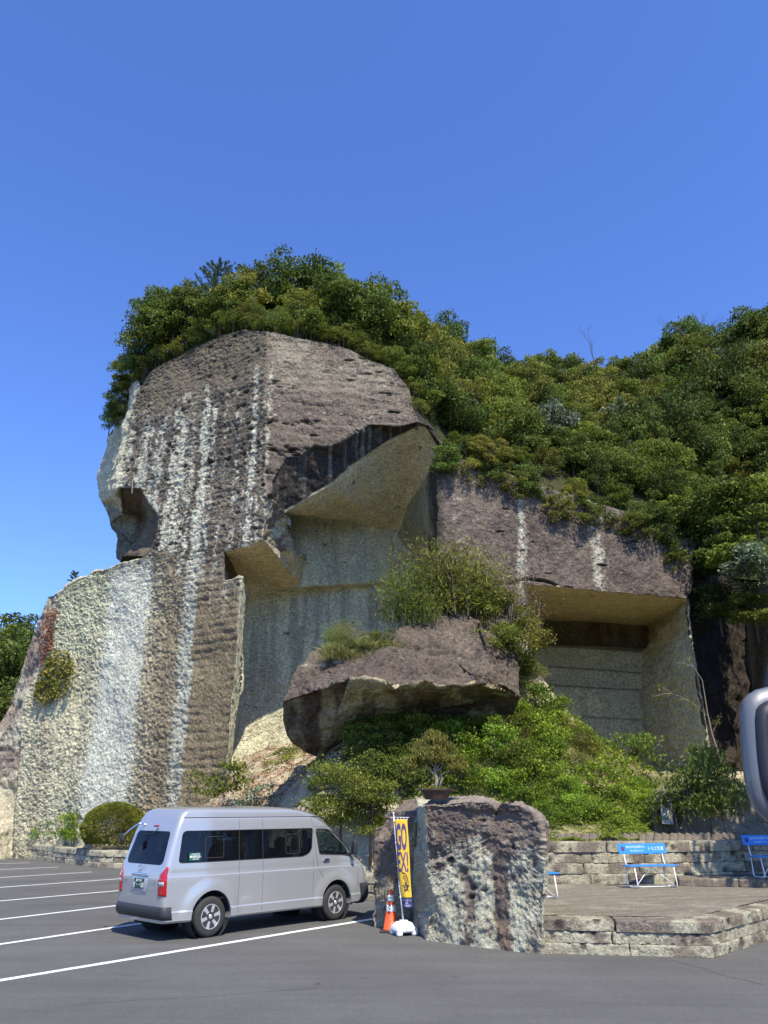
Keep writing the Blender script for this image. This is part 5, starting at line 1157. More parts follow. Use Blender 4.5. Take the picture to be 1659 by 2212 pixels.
body = fixn(shell('body', 0)); inner_ = fixn(shell('inner', .045, zs=[.38] + ZS[3:-2]))
SWN = [(.27,1.24),(3.20,1.24),(3.41,1.33),(3.46,1.775),(.34,1.775)]
side_win = roundpoly(SWN, [.07,.25,.2,.05,.09])
DW = [(3.62,1.27),(4.53,1.22),(4.45,1.42),(3.92,1.75),(3.53,1.76)]
door_win = roundpoly(DW, [.05,.03,.08,.15,.06])
rear_win = roundpoly([(-.64,1.21),(.64,1.21),(.56,1.77),(-.56,1.77)], [.12,.12,.08,.08])
wind = roundpoly([(-.74,1.26),(.74,1.26),(.58,1.88),(-.58,1.88)], .1)
def cyl(u, r, y0, y1, n=40):
    return prism([(u + r * math.cos(2*math.pi*k/n), WR + .02 + r * math.sin(2*math.pi*k/n) ) for k in range(n)], 'y', y0, y1)
cuts_y = [prism(side_win, 'y', -1.5, 1.5), prism(door_win, 'y', -1.5, 1.5)]
cuts_x = [prism(rear_win, 'x', -.5, .75), prism(wind, 'x', 3.85, 6)]
arch = [cyl(u, .415, y0, y1) for u in WU for y0, y1 in ((-1.2, -.66), (.66, 1.2))]
hollow = boolean(body.copy(), [inner_], 'DIFFERENCE')
hollow = boolean(hollow, cuts_y + cuts_x + arch, 'DIFFERENCE')
hollow.materials.clear(); hollow.materials.append(silver); hollow.polygons.foreach_set('use_smooth', np.ones(len(hollow.polygons), bool))
try: hollow.set_sharp_from_angle(angle=R(28))
except Exception: pass
hollow.name = 'body'; vb = obj('body', hollow, van)
thin = boolean(fixn(shell('o', .006, zs=ZS[2:-3])), [fixn(shell('i', .012, zs=ZS[1:-2]))], 'DIFFERENCE')
print('van', len(hollow.polygons), len(thin.polygons))
def glass(name, cutter, mat, ax):
    g = boolean(thin.copy(), [cutter], 'INTERSECT'); g.materials.clear(); g.materials.append(mat); g.polygons.foreach_set('use_smooth', np.ones(len(g.polygons), bool))
    try: g.set_sharp_from_angle(angle=R(30))
    except Exception: pass
    g.name = name; return obj(name, g, van)
for s in (-1, 1):
    a_, b2 = (-1.5, 0) if s < 0 else (0, 1.5)
    sw = glass('side_window', prism(side_win, 'y', a_, b2), g_dark, 'y'); dw = glass('door_window', prism(door_win, 'y', a_, b2), g_clear, 'y')
glass('rear_window', prism(rear_win, 'x', -.5, .9), g_dark, 'x'); glass('windscreen', prism(wind, 'x', 3.8, 6), g_clear, 'x')
def srf(u, z, out=.0): return (u, -(half_w(u, z) + out), z)
def ribbon(g, pts, r, out=.001, near=True, n=5):
    P_ = []
    for i in range(len(pts) - 1):
        k = max(2, int(math.hypot(pts[i+1][0]-pts[i][0], pts[i+1][1]-pts[i][1]) / .06)); P_ += [tuple(np.array(pts[i]) * (1 - q / k) + np.array(pts[i+1]) * (q / k)) for q in range(k)]
    P_.append(pts[-1]); V = [srf(u, z, out) for u, z in P_]
    g.add(tube_geo(V, r, n))
    g.add(tube_geo([(x, -y, z) for x, y, z in V], r, n))
seam = simple('panel_gap', (.07, .07, .075), .7); gs = Geo()
ribbon(gs, [(3.50,1.80),(3.48,1.74),(3.49,1.5),(3.56,1.10),(3.60,.98),(3.72,.80)], .0035)
ribbon(gs, [(3.50,1.80),(3.95,1.80),(4.52,1.42),(4.64,1.20)], .003)
for u_ in (1.56, 2.13): ribbon(gs, [(u_,.36),(u_,1.23)], .003); ribbon(gs, [(u_,1.785),(u_,1.98)], .003)
ribbon(gs, [(3.44,.36),(3.44,1.22)], .0025); ribbon(gs, [(3.47,1.80),(3.43,1.98)], .0025); ribbon(gs, [(4.72,.60),(4.74,1.08)], .003)
gs.build('panel_gap', seam, van)['kind'] = 'stuff'
gd = Geo(); ribbon(gd, [(.36,2.0),(3.62,2.0),(4.00,1.94)], .009, -.001); gd.build('roof_drip', blackp, van)['kind'] = 'stuff'
gp_ = Geo(); ribbon(gp_, [(1.56,1.24),(1.56,1.77)], .007, -.003); ribbon(gp_, [(2.13,1.24),(2.13,1.77)], .007, -.003)
gp_.build('window_pillar', blackp, van)['kind'] = 'stuff'
# opening frames in the side glass
for u0, u1 in ((.80,1.20),(2.72,3.08)):
    g = Geo(); pl = roundpoly([(u0,1.31),(u1,1.31),(u1,1.67),(u0,1.67)], .05); pl.append(pl[0]); ribbon(g, pl, .004, -.003); g.build('sliding_frame', trimm, van)['kind'] = 'stuff'
gm = Geo(); pl = roundpoly(DW, [.05,.03,.08,.15,.06]); pl.append(pl[0]); ribbon(gm, pl, .011, -.004); gm.build('window_rubber', blackp, van)['kind'] = 'stuff'
gm = Geo(); pl = roundpoly(SWN, [.07,.25,.2,.05,.09]); pl.append(pl[0]); ribbon(gm, pl, .009, -.006); gm.build('window_rubber', blackp, van)['kind'] = 'stuff'
# door handle, sill line
bm = bmesh.new(); box_bm(bm, (3.80, -.890, 1.16), (.17, .03, .05), bevel=.014); bm_obj('door_handle', bm, chrome, van, True)
# bumpers
def bumper(z0, z1, rear, name):
    V = []; Fq = []; zs = np.linspace(z0, z1, 6); prof = [.0, .03, .038, .038, .034, .012]
    ref = ring(.45); N_ = len(ref); h_ = N_ // 2
    sel = [i for i in range(-h_ + 1, h_) if ref[i % N_][0] < .26] if rear else [i for i in range(N_) if ref[i][0] > 4.72]
    for z, e in zip(zs, prof):
        rf2 = ring(float(z)); rg_ = [rf2[i % N_] for i in sel]
        cx = 1.3 if rear else 4.0
        for p in rg_:
            d = Vector((p[0] - cx, p[1] * 1.2, 0)).normalized(); V.append((p[0] + d.x * (e + .012), p[1] + d.y * (e + .006), z))
        n = len(rg_)
    for i in range(len(zs) - 1):
        for j in range(n - 1): Fq.append((i*n+j, i*n+j+1, (i+1)*n+j+1, (i+1)*n+j))
    Fq.append(tuple(range(n))); Fq.append(tuple((len(zs)-1)*n+j for j in range(n))[::-1])
    return obj(name, fixn(mesh_from(name, V, Fq, blackp, True)), van)
bumper(.34, .545, True, 'rear_bumper'); bumper(.27, .66, False, 'front_bumper')
# tail lights, high stop lamp, number plate, badge, garnish
def patch(us, zs, out, fn, name, mat, th=.012):
    V = []; nu, nz = len(us), len(zs)
    for o_ in (out, out - th):
        for z in zs:
            for u in us: V.append(fn(u, z, o_))
    Fq = []
    for k in (0, 1):
        for i in range(nz - 1):
            for j in range(nu - 1):
                a = k*nu*nz + i*nu + j; Fq.append((a, a+1, a+nu+1, a+nu) if k == 0 else (a, a+nu, a+nu+1, a+1))
    rim = [j for j in range(nu)] + [i*nu+nu-1 for i in range(1, nz)] + [(nz-1)*nu+j for j in range(nu-2, -1, -1)] + [i*nu for i in range(nz-2, 0, -1)]
    for q in range(len(rim)): a, b_ = rim[q], rim[(q+1) % len(rim)]; Fq.append((a, a+nu*nz, b_+nu*nz, b_))
    return fixn(mesh_from(name, V, Fq, mat, True))
def corner(s, z, o):        # s runs round the rear near corner: 0 on the rear face .. 1 on the side
    x0 = lerp_tab(z, T_R); w_ = half_w(x0 + .10, z); r = .10; tot = .10 + r * 1.57 + .10; d = s * tot
    if d < .10: return (x0 - .008 - o, -(w_ - r - (.10 - d)), z)
    if d < .10 + r * 1.57: a = (d - .10) / r; return (x0 + r - (r + o) * math.cos(a), -(w_ - r + (r + o) * math.sin(a)), z)
    return (x0 + r + (d - .10 - r * 1.57), -(w_ + o), z)
for sgn in (1, -1):
    def cf(u, z, o, sgn=sgn): 
        top = float(sstep(.98, 1.20, z)) * .75; q = corner(u * (1 - top) + top * .60, z, o); return (q[0], q[1] * sgn, q[2])
    tl_ = obj('tail_light', patch(np.linspace(.08, .60, 10), np.linspace(.72, 1.19, 14), .010, cf, 'tail_light', redl), van)
    obj('reversing_lens', patch(np.linspace(.12, .46, 6), np.linspace(.88, .95, 3), .014, cf, 'reversing_lens', whitel, .006), tl_)
bm = bmesh.new(); box_bm(bm, (.225, -.02, 1.85), (.03, .17, .045), Matrix.Rotation(R(-22), 3, 'Y'), .01); bm_obj('stop_lamp', bm, redl, van, True)
bm = bmesh.new(); box_bm(bm, (-.012, 0, 1.045), (.03, .56, .045), None, .012); bm_obj('tailgate_garnish', bm, chrome, van, True)
bm = bmesh.new(); box_bm(bm, (-.0095, 0, .895), (.006, .52, .25), None, .002); bm_obj('plate_recess', bm, simple('recess_paint', (.40, .42, .46), .35, .3, .6), van, True)
green = simple('plate_green', (.012, .06, .035), .5); whitet = simple('white_print', (.8, .8, .78), .6, var=.03)
def text(s, size, mat, parent, M_, name='lettering', ext=.0006, off=0.0, ax=1.0, ay=1.0, align='CENTER', sp=1.0):
    cu = bpy.data.curves.new('t', 'FONT'); cu.body = s; cu.size = size; cu.extrude = ext; cu.offset = off; cu.align_x = align; cu.align_y = 'CENTER'; cu.space_character = sp; cu.resolution_u = 3
    o = bpy.data.objects.new('t', cu); COL.objects.link(o); dg = bpy.context.evaluated_depsgraph_get(); me = bpy.data.meshes.new_from_object(o.evaluated_get(dg)); bpy.data.objects.remove(o)
    me.transform(Matrix.Diagonal((ax, ay, 1, 1))); me.transform(M_); me.materials.clear(); me.materials.append(mat); me.name = name
    q = obj(name, me, parent); q['kind'] = 'stuff' if False else 'detail'; del q['kind']; return q
def face_m(origin, right, up):
    r_ = Vector(right).normalized(); u_ = Vector(up).normalized(); n_ = r_.cross(u_); m_ = Matrix((r_, u_, n_)).transposed().to_4x4(); return Matrix.Translation(origin) @ m_
pl_ = None
bm = bmesh.new(); box_bm(bm, (-.022, 0, .895), (.008, .33, .165), None, .003); plate = bm_obj('number_plate', bm, green, van)
text('品川 230', .052, whitet, plate, face_m((-.0275, 0, .943), (0, -1, 0), (0, 0, 1)), off=.0008); text('き ・・103', .105, whitet, plate, face_m((-.0275, 0, .865), (0, -1, 0), (0, 0, 1)), ax=.72, off=.002)
text('GL', .06, chrome, van, face_m((-.012, -.50, .93), (0, -1, 0), (0, 0, 1)), 'badge', off=.001); text('HIACE', .05, chrome, van, face_m((-.012, .50, .93), (0, -1, 0), (0, 0, 1)), 'badge', off=.001)
g = Geo()
def oval(a, b_, cx=0, cz=0, r=.006): return tube_geo([(-.006, cx + a * math.cos(t_), 1.10 + cz + b_ * math.sin(t_)) for t_ in np.linspace(0, 2*math.pi, 25)], r, 5, False)
g.add(oval(.062, .043)); g.add(oval(.028, .042, r=.004)); g.add(oval(.044, .019, 0, .014, .004)); e_ = g.build('emblem', chrome, van, True); e_.location = (-.014, 0, .055); e_['kind'] = 'stuff'
# sticker on the side glass
sg = simple('sticker_green', (.02, .12, .07), .5); so = -(half_w(.85, 1.2)) - .003
tl2 = (half_w(.85, 1.12) - half_w(.85, 1.30)) / .18
up_v = (0, tl2, 1.0)
def gy(z): return -(half_w(.6, z)) - .001
V_ = [(.46, gy(1.28), 1.28), (.74, gy(1.28), 1.28), (.74, gy(1.405), 1.405), (.46, gy(1.405), 1.405)]; V_ += [(x, y - .003, z) for x, y, z in V_]
stk = obj('window_sticker', fixn(mesh_from('window_sticker', V_, [(0,1,2,3),(4,5,6,7),(0,1,5,4),(1,2,6,5),(2,3,7,6),(3,0,4,7)], sg)), van); up_v = (0, gy(1.405) - gy(1.28), .125)
text('MARUSA', .060, whitet, stk, face_m((.60, gy(1.34) - .0045, 1.34), (1, 0, 0), up_v), off=.0012, sp=1.15); text('Multi Logistics Service', .024, whitet, stk, face_m((.60, gy(1.385) - .0045, 1.385), (1, 0, 0), up_v), off=.0004, ax=.85); text('SINCE 1929', .026, whitet, stk, face_m((.60, gy(1.298) - .0045, 1.298), (1, 0, 0), up_v), off=.0004)
text('貸切', .085, simple('dark_print', (.06, .07, .09), .6), van, face_m((4.56, -.8955, .60), (1, 0, 0), (0, 0, 1)), off=.001)
# rear under mirror and its arm, wiper
g = Geo(); g.add(tube_geo([(.24, .38, 1.87), (.12, .45, 1.90), (-.02, .52, 1.78), (-.10, .58, 1.68)], [.018, .016, .014, .012], 7)); arm_ = g.build('mirror_arm', chrome, van, True)
bm = bmesh.new(); box_bm(bm, (-.11, .63, 1.64), (.04, .22, .11), Matrix.Rotation(R(35), 3, 'X'), .03); bm_obj('rear_mirror', bm, blackp, van, True)
g = Geo(); g.add(tube_geo([(.20, -.12, 1.82), (.15, -.10, 1.76), (.14, .05, 1.72), (.14, .30, 1.70)], [.012, .008, .005, .005], 5)); g.build('rear_wiper', blackp, van)
# door mirror
bm = bmesh.new(); box_bm(bm, (4.50, -1.0, 1.38), (.09, .16, .27), Matrix.Rotation(R(-12), 3, 'Z'), .035, 3); mo = bm_obj('door_mirror', bm, blackp, van, True)
g = Geo(); g.add(tube_geo([(4.48, -.80, 1.25), (4.49, -.90, 1.25), (4.50, -.98, 1.27)], .022, 6)); g.build('mirror_stalk', blackp, mo)
g = Geo(); g.add(tube_geo([srf(4.80, 1.10, .003), srf(4.83, .92, .003)], [.035, .012], 5)); 
bm = bmesh.new(); box_bm(bm, (4.50, 1.0, 1.38), (.09, .16, .27), Matrix.Rotation(R(12), 3, 'Z'), .035, 3); bm_obj('door_mirror', bm, blackp, van, True)
# head lights
for s in (-1, 1):
    bm = bmesh.new(); box_bm(bm, (5.0, s * .70, .85), (.20, .26, .27), Matrix.Rotation(R(-s * -32), 3, 'Z'), .05, 3); bm_obj('headlight', bm, whitel, van, True)
# wheels
def wheel(u, s):
    V, Fq = lathe_geo([(.20,-.105),(.235,-.112),(.29,-.112),(.318,-.10),(.333,-.075),(.335,-.03),(.335,.03),(.333,.075),(.318,.10),(.29,.112),(.235,.112),(.20,.105)], 40)
    M_ = Matrix.Translation((u, s * .775, WR)) @ Matrix.Rotation(R(90) * -s, 4, 'X') # +z axis points outwards
    M_ = Matrix.Translation((u, s * .775, WR)) @ (Matrix.Rotation(R(90), 4, 'X') if s < 0 else Matrix.Rotation(R(-90), 4, 'X'))
    me = mesh_from('wheel', [M_ @ Vector(v) for v in V], Fq, rubber, True)
    try: me.set_sharp_from_angle(angle=R(50))
    except Exception: pass
    w_ = obj('wheel', me, van)
    g = Geo(); g.add(lathe_geo([(.205,.02),(.212,.10),(.204,.113),(.196,.112),(.190,.098),(.188,.03)], 40), 0); g.add(lathe_geo([(.001,.055),(.19,.055),(.19,.045),(.001,.045)], 32), 1)
    g.add(lathe_geo([(.0005,.112),(.032,.112),(.040,.104),(.052,.098),(.055,.05)], 24), 0)
    for k in range(6):
        a = k * math.pi / 3 + .25; c_, s_ = math.cos(a), math.sin(a); P_ = []
        for r, hw, z in ((.035,.026,.104),(.12,.027,.106),(.198,.036,.108)):
            for q, dz in ((-1, 0), (1, 0), (1, -.03), (-1, -.03)): P_.append((r * c_ - q * hw * s_, r * s_ + q * hw * c_, z + dz))
        g.add((P_, [(0,1,5,4),(1,2,6,5),(2,3,7,6),(3,0,4,7),(4,5,9,8),(5,6,10,9),(6,7,11,10),(7,4,8,11),(0,3,2,1),(8,9,10,11)]), 0)
        a2 = a + math.pi / 6; g.add(lathe_geo([(.0005,.070),(.011,.070),(.013,.05)], 6, (.075 * math.cos(a2), .075 * math.sin(a2), 0)), 0)
    me = mesh_from('rim', [M_ @ Vector(v) for v in g.V], g.F, None, False, mats=[alloy, blackp], midx=g.M); obj('rim', me, w_)
    V, Fq = lathe_geo([(.415, -.23), (.418, .0), (.418, .085)], 40); Fq = Fq[:-1]
    M3 = Matrix.Translation((u, s * .785, WR + .02)) @ (Matrix.Rotation(R(90), 4, 'X') if s < 0 else Matrix.Rotation(R(-90), 4, 'X')); obj('wheel_housing', mesh_from('wheel_housing', [M3 @ Vector(v) for v in V], Fq, blackp, True), van)
for u in WU:
    for s in (-1, 1): wheel(u, s)
# underside, exhaust, interior
bm = bmesh.new(); box_bm(bm, (2.65, 0, .30), (4.6, 1.28, .10), None, .02); box_bm(bm, (1.02, 0, .30), (.14, 1.4, .14), None, .04); box_bm(bm, (.45, .3, .27), (.5, .3, .14), None, .05); bm_obj('chassis', bm, blackp, van)
bm = bmesh.new(); box_bm(bm, (2.4, 0, .62), (4.0, 1.6, .04)); box_bm(bm, (4.52, 0, 1.02), (.4, 1.5, .22), None, .06); bm_obj('cabin_floor', bm, trimm, van)
for u in (.75, 1.55, 2.35, 3.1, 3.95):
    for y in ((-.45, .45) if u > 3.5 else (-.48, .0, .48)):
        bm = bmesh.new(); box_bm(bm, (u, y, .86), (.46, .44, .13), None, .05); box_bm(bm, (u - .22, y, 1.15), (.12, .44, .52), Matrix.Rotation(R(-10), 3, 'Y'), .05); box_bm(bm, (u - .27, y, 1.49), (.09, .26, .16), None, .035); bm_obj('passenger_seat', bm, seatm, van, True)
g = Geo(); th = np.linspace(0, 2 * math.pi, 22); g.add(tube_geo([(4.28 + .10 * math.sin(a), -.42 + .18 * math.cos(a), 1.22 + .15 * math.sin(a)) for a in th], .014, 6, False)); g.add(tube_geo([(4.6, -.42, 1.05), (4.38, -.42, 1.22)], .03, 6)); g.add(tube_geo([(4.38, -.59, 1.22), (4.38, -.25, 1.22)], .012, 5)); g.build('steering_wheel', blackp, van, True)
for s in (-1, 1):
    for u0, u1, z0 in ((.40,.70,1.30),(1.28,1.44,1.28),(1.74,1.98,1.24),(2.20,2.32,1.34),(3.22,3.36,1.3)):
        n_ = 13; V = []; Fq = []
        for i in range(n_):
            f = i / (n_ - 1); u = u0 + (u1 - u0) * f
            for z in (z0, 1.50, 1.74): V.append((u + (.02 * math.sin(z * 9)), s * (half_w(u, z) - .075 - .018 * math.sin(f * 19)), z))
        for i in range(n_ - 1):
            for k in (0, 1): Fq.append((i*3+k, i*3+k+1, (i+1)*3+k+1, (i+1)*3+k))
        obj('curtain', mesh_from('curtain', V, Fq, curtm, True), van)
# mud flap
bm = bmesh.new(); box_bm(bm, (4.56, -.78, .36), (.02, .2, .2)); bm_obj('mud_flap', bm, blackp, van)
# ------------------------------------------------------------------ benches
blue = simple('bench_blue', (.03, .22, .62), .45, var=.10, scale=4); whitep = simple('white_enamel', (.78, .78, .76), .4, var=.06, scale=15)
lett = simple('bench_lettering', (.50, .62, .74), .6, var=.15)
navy = simple('navy_print', (.03, .03, .14), .6)
redp = simple('red_print', (.5, .05, .06), .6)
def bench(P, rz, label):
    r = empty('bench', P, rz); tag(r, label, 'bench', 'blue advertising benches on the terrace'); Lb = 1.22
    # x along the bench, -y is the front
    for s in (-1, 1):
        x = s * (Lb / 2 - .12); g = Geo()
        g.add(tube_geo([(x, .19, .42), (x, .19, .05), (x, .17, .015), (x, -.02, .012), (x, -.20, .012), (x, -.235, .05), (x, -.17, .42)], .014, 7)); g.build('leg', whitep, r, True)
        g = Geo(); g.add(tube_geo([(x, .15, .43), (x, .19, .50), (x, .27, .86)], .014, 7)); g.build('back_support', whitep, r, True)
        g = Geo(); g.add(tube_geo([(x, -.16, .03), (s * .03, -.02, .40)], .009, 6)); g.build('brace', whitep, r, True)
    g = Geo(); g.add(tube_geo([(-Lb/2 + .12, -.02, .014), (Lb/2 - .12, -.02, .014)], .011, 6)); g.build('stretcher', whitep, r, True)
    for j in range(3):
        bm = bmesh.new(); box_bm(bm, (0, -.15 + j * .125, .445), (Lb, .108, .022), None, .006); bm_obj('seat_slat', bm, blue, r)
    rot = Matrix.Rotation(R(-13), 3, 'X'); bm = bmesh.new(); box_bm(bm, (0, .245, .78), (Lb, .018, .22), rot, .005); bk = bm_obj('backrest', bm, blue, r)
    up = Vector((0, math.sin(R(13)), math.cos(R(13)))); o = Vector((0, .245, .78)); n_ = Vector((0, -math.cos(R(13)), math.sin(R(13)))); o = o + n_ * .0100
    text('食の文化を追求する', .062, lett, bk, face_m(o + Vector((-.17, 0, 0)) + up * .035, (1, 0, 0), up), off=.0010, ax=.86)
    text('TEL 0286-33-1111', .050, lett, bk, face_m(o + Vector((-.15, 0, 0)) + up * -.045, (1, 0, 0), up), off=.0006, ax=.95)
    text('トモエ乳業', .098, lett, bk, face_m(o + Vector((.34, 0, 0)) + up * -.005, (1, 0, 0), up), off=.0010, ax=.86)
    mm = face_m(o + Vector((-.50, 0, 0)), (1, 0, 0), up); d1 = mesh_from('emblem', [mm @ Vector((.045 * math.cos(a), .052 * math.sin(a), .0005)) for a in np.linspace(0, 2*math.pi, 25)[:-1]], [tuple(range(24))], navy); em = obj('emblem', d1, bk)
    V = []; Fq = []
    for k in range(3):
        a = k * 2.094 + .5
        for q in range(4): t_ = a + q * .35; V += [mm @ Vector((.034 * math.cos(t_) * (1 - q * .2), .038 * math.sin(t_) * (1 - q * .2), .0012)), mm @ Vector((.018 * math.cos(t_), .02 * math.sin(t_), .0012))]
        b0 = k * 8; Fq += [(b0+2*q, b0+2*q+1, b0+2*q+3, b0+2*q+2) for q in range(3)]
    obj('emblem_mark', mesh_from('emblem_mark', V, Fq, redp), bk); return r
b1 = atZ((2000 + 870 * .6172) * FS, (2900 + 948 * .6172) * FS, PZ)
bench((b1[0], 19.05, PZ + .006), R(14), 'sunlit blue and white bench against the stone wall left of the ledge')
b2 = atZ((2000 + 1585 * .6172) * FS, (2900 + 875 * .6172) * FS, PZ + .17)
bench((b2[0], 19.45, PZ + .176), R(10), 'shaded blue and white bench standing on the stone ledge')
b3 = atZ((2000 + 255 * .6172) * FS, (2900 + 1035 * .6172) * FS, PZ)
bench((b3[0] - .36, b3[1] - .05, PZ + .006), R(25), 'blue bench mostly hidden behind the rock pillar, only its end showing')

# ------------------------------------------------------------------ cone
orange = simple('cone_orange', (.85, .11, .025), .45, var=.08); refl = simple('reflective_white', (.78, .77, .75), .4, var=.05); blk = simple('black_rubber', (.03, .03, .03), .8)
cpos = atZ(*z2(248, 1432), 0); cone = empty('traffic_cone', (cpos[0], cpos[1] + .05, 0), R(-8)); tag(cone, 'orange traffic cone with two white bands and black characters beside the banner pole', 'traffic cone')
bm = bmesh.new(); box_bm(bm, (0, 0, .018), (.38, .38, .036), None, .012); bm_obj('base', bm, blk, cone)
def cr(z): return .148 - (z - .036) * (.148 - .03) / .68
g = Geo(); g.add(lathe_geo([(.155,.036),(.150,.055),(cr(.06),.06),(cr(.36),.36),(cr(.40),.40),(cr(.70),.70),(.024,.715),(.001,.717)], 28)); g.build('cone_body', orange, cone, True)
for a, b_ in ((.345, .455), (.515, .625)):
    g = Geo(); g.add(lathe_geo([(cr(a) + .001, a), (cr(a) + .0035, a + .004), (cr(b_) + .0035, b_ - .004), (cr(b_) + .001, b_)], 28)); g.build('reflective_band', refl, cone, True)
for i, ch in enumerate('大谷資料館'):
    z = .575 - i * .062; r_ = cr(z) + .0055; a = R(-100); text(ch, .058, simple('cone_ink', (.02, .02, .02), .6) if i == 0 else bpy.data.materials['cone_ink'], cone, face_m((r_ * math.cos(a), r_ * math.sin(a), z), (-math.sin(a), math.cos(a), 0), (-.17 * math.cos(a), -.17 * math.sin(a), 1)), off=.0016)
# ------------------------------------------------------------------ banner on its weighted foot
yel = simple('banner_yellow', (.82, .50, .035), .7, var=.04, scale=3); purp = simple('banner_purple', (.085, .05, .17), .7, var=.06); plast = simple('white_plastic', (.80, .81, .82), .35, var=.02)
bpos = atZ(*z2(352, 1462), 0); bpos[1] += .12; stand = empty('banner_stand', (bpos[0], bpos[1], 0), 0); tag(stand, 'white plastic water weight and pole flying a narrow yellow banner', 'banner stand')
# foot: bevelled tank with four feet
bm = bmesh.new(); rz_ = Matrix.Rotation(R(24), 3, 'Z')
vs_ = box_bm(bm, (0, 0, .135), (.42, .40, .17), None, .05, 3)
for v in bm.verts:
    f = max(0, (v.co.z - .10) / .12); v.co.x *= 1 - .42 * f; v.co.y *= 1 - .42 * f
for sx in (-1, 1):
    for sy in (-1, 1): box_bm(bm, (sx * .15, sy * .14, .045), (.11, .11, .09), None, .03, 3)
box_bm(bm, (0, 0, .225), (.13, .13, .04), None, .012)
bmesh.ops.rotate(bm, cent=(0, 0, 0), matrix=rz_, verts=bm.verts); bm_obj('water_tank', bm, plast, stand, True)
lean = Vector((-.085, .0, 1)); top = 2.06
g = Geo(); g.add(tube_geo([(0, 0, .2), lean * .9 + Vector((0, 0, 0))], .0135, 8)); g.add(tube_geo([lean * .9, lean * top], .010, 8)); g.add(lathe_geo([(.001,-.02),(.016,-.012),(.02,0),(.016,.014),(.001,.022)], 12, tuple(lean * (top + .01)))); g.build('pole', whitep, stand, True)
bd = Vector((math.cos(R(-12)), math.sin(R(-12)), 0)); g = Geo(); g.add(tube_geo([lean * 2.0 - bd * .07, lean * 2.0 + bd * .30], .0055, 6)); g.build('cross_bar', whitep, stand, True)
ZT_, ZB_ = 1.965, .46
def cloth(s, z):       # s across 0..1 (pole to free edge)
    f = (ZT_ - z) / (ZT_ - ZB_); wd = .240 - .045 * f; c0 = lean * z + Vector((.016, -.012, 0))
    x = s * wd; yy = -.03 - .05 * math.sin(s * 2.2) * (.4 + f) + .018 * math.sin(f * 9 + s * 5) * f - .02 * math.sin(s * 6.28) * f
    return c0 + bd * (x + .012 * f * math.sin(f * 7)) + Vector((0, yy, 0))
def strip(name, s0, s1, z0, z1, mat, off, parent, ns_=14, nz_=60, hole=None):
    V = []; Fq = []
    for i in range(nz_ + 1):
        for j in range(ns_ + 1):
            s, z = s0 + (s1 - s0) * j / ns_, z0 + (z1 - z0) * i / nz_; V.append(cloth(s, z) + Vector((0, -off, 0)))
    n = ns_ + 1
    for i in range(nz_):
        for j in range(ns_): Fq.append((i*n+j, i*n+j+1, (i+1)*n+j+1, (i+1)*n+j))
    return obj(name, mesh_from(name, V, Fq, mat, True), parent)
ban = strip('banner_cloth', 0, 1, ZB_ + .16, ZT_, yel, 0, stand); so_ = ban.modifiers.new('t', 'SOLIDIFY'); so_.thickness = .0015
low_ = strip('banner_hem', 0.02, 1, ZB_, ZB_ + .16, navy, 0, stand, 14, 10)
def on_cloth(s_txt, mat, s0, s1, z0, z1, off=.0, shear=0.0, par=None, nm='lettering'):
    cu = bpy.data.curves.new('t', 'FONT'); cu.body = s_txt; cu.size = 1; cu.offset = off; cu.resolution_u = 4; o = bpy.data.objects.new('t', cu); COL.objects.link(o)
    me = bpy.data.meshes.new_from_object(o.evaluated_get(bpy.context.evaluated_depsgraph_get())); bpy.data.objects.remove(o)
    bm = bmesh.new(); bm.from_mesh(me); bmesh.ops.triangulate(bm, faces=bm.faces)
    for _ in range(3):
        es = [e for e in bm.edges if e.calc_length() > .12]; bmesh.ops.subdivide_edges(bm, edges=es, cuts=1); bmesh.ops.triangulate(bm, faces=bm.faces)
    xs = [v.co.x for v in bm.verts]; ys = [v.co.y for v in bm.verts]; xa, xb, ya, yb = min(xs), max(xs), min(ys), max(ys)
    for v in bm.verts:
        fx, fy = (v.co.x - xa) / (xb - xa), (v.co.y - ya) / (yb - ya); s = s0 + (s1 - s0) * fx + shear * (fy - .5); v.co = cloth(s, z0 + (z1 - z0) * fy) + Vector((0, -.0035, 0))
    # what would wrap past the pole is folded away there
    bmesh.ops.delete(bm, geom=[f for f in bm.faces if all((v.co - (lean * v.co.z)).dot(bd) < .018 for v in f.verts)], context='FACES')
    me2 = bpy.data.meshes.new(nm); bm.to_mesh(me2); bm.free(); me2.materials.append(mat); return obj(nm, me2, par or ban)
on_cloth('GO', purp, -.02, .86, 1.42, 1.90, .035, .10); on_cloth('EX!', purp, -.12, .86, 1.05, 1.40, .02, .0)
# round emblem: arcs, a star and short lettering
V = []; Fq = []
for a0, a1, r0, r1, ce in ((R(-80), R(95), .40, .34, (.30, .885)), (R(-40), R(80), .28, .235, (.30, .885)), (R(-20), R(75), .20, .16, (.28, .885))):
    b0 = len(V)
    for i in range(15):
        a = a0 + (a1 - a0) * i / 14
        for rr_ in (r0, r1): V.append(cloth(ce[0] + rr_ * 1.25 * math.cos(a), ce[1] + rr_ * .42 * math.sin(a)) + Vector((0, -.004, 0)))
    Fq += [(b0+2*i, b0+2*i+1, b0+2*i+3, b0+2*i+2) for i in range(14)]
b0 = len(V); ce = (.55, .80); V.append(cloth(*ce) + Vector((0, -.004, 0)))
for i in range(10): rr_ = .36 if i % 2 == 0 else .17; a = R(90) + i * math.pi / 5; V.append(cloth(ce[0] + rr_ * math.cos(a), ce[1] + rr_ * .26 * math.sin(a)) + Vector((0, -.004, 0)))
Fq += [(b0, b0+1+i, b0+1+(i+1) % 10) for i in range(10)]
obj('emblem', mesh_from('emblem', V, Fq, simple('emblem_ink', (.05, .035, .05), .7)), ban)
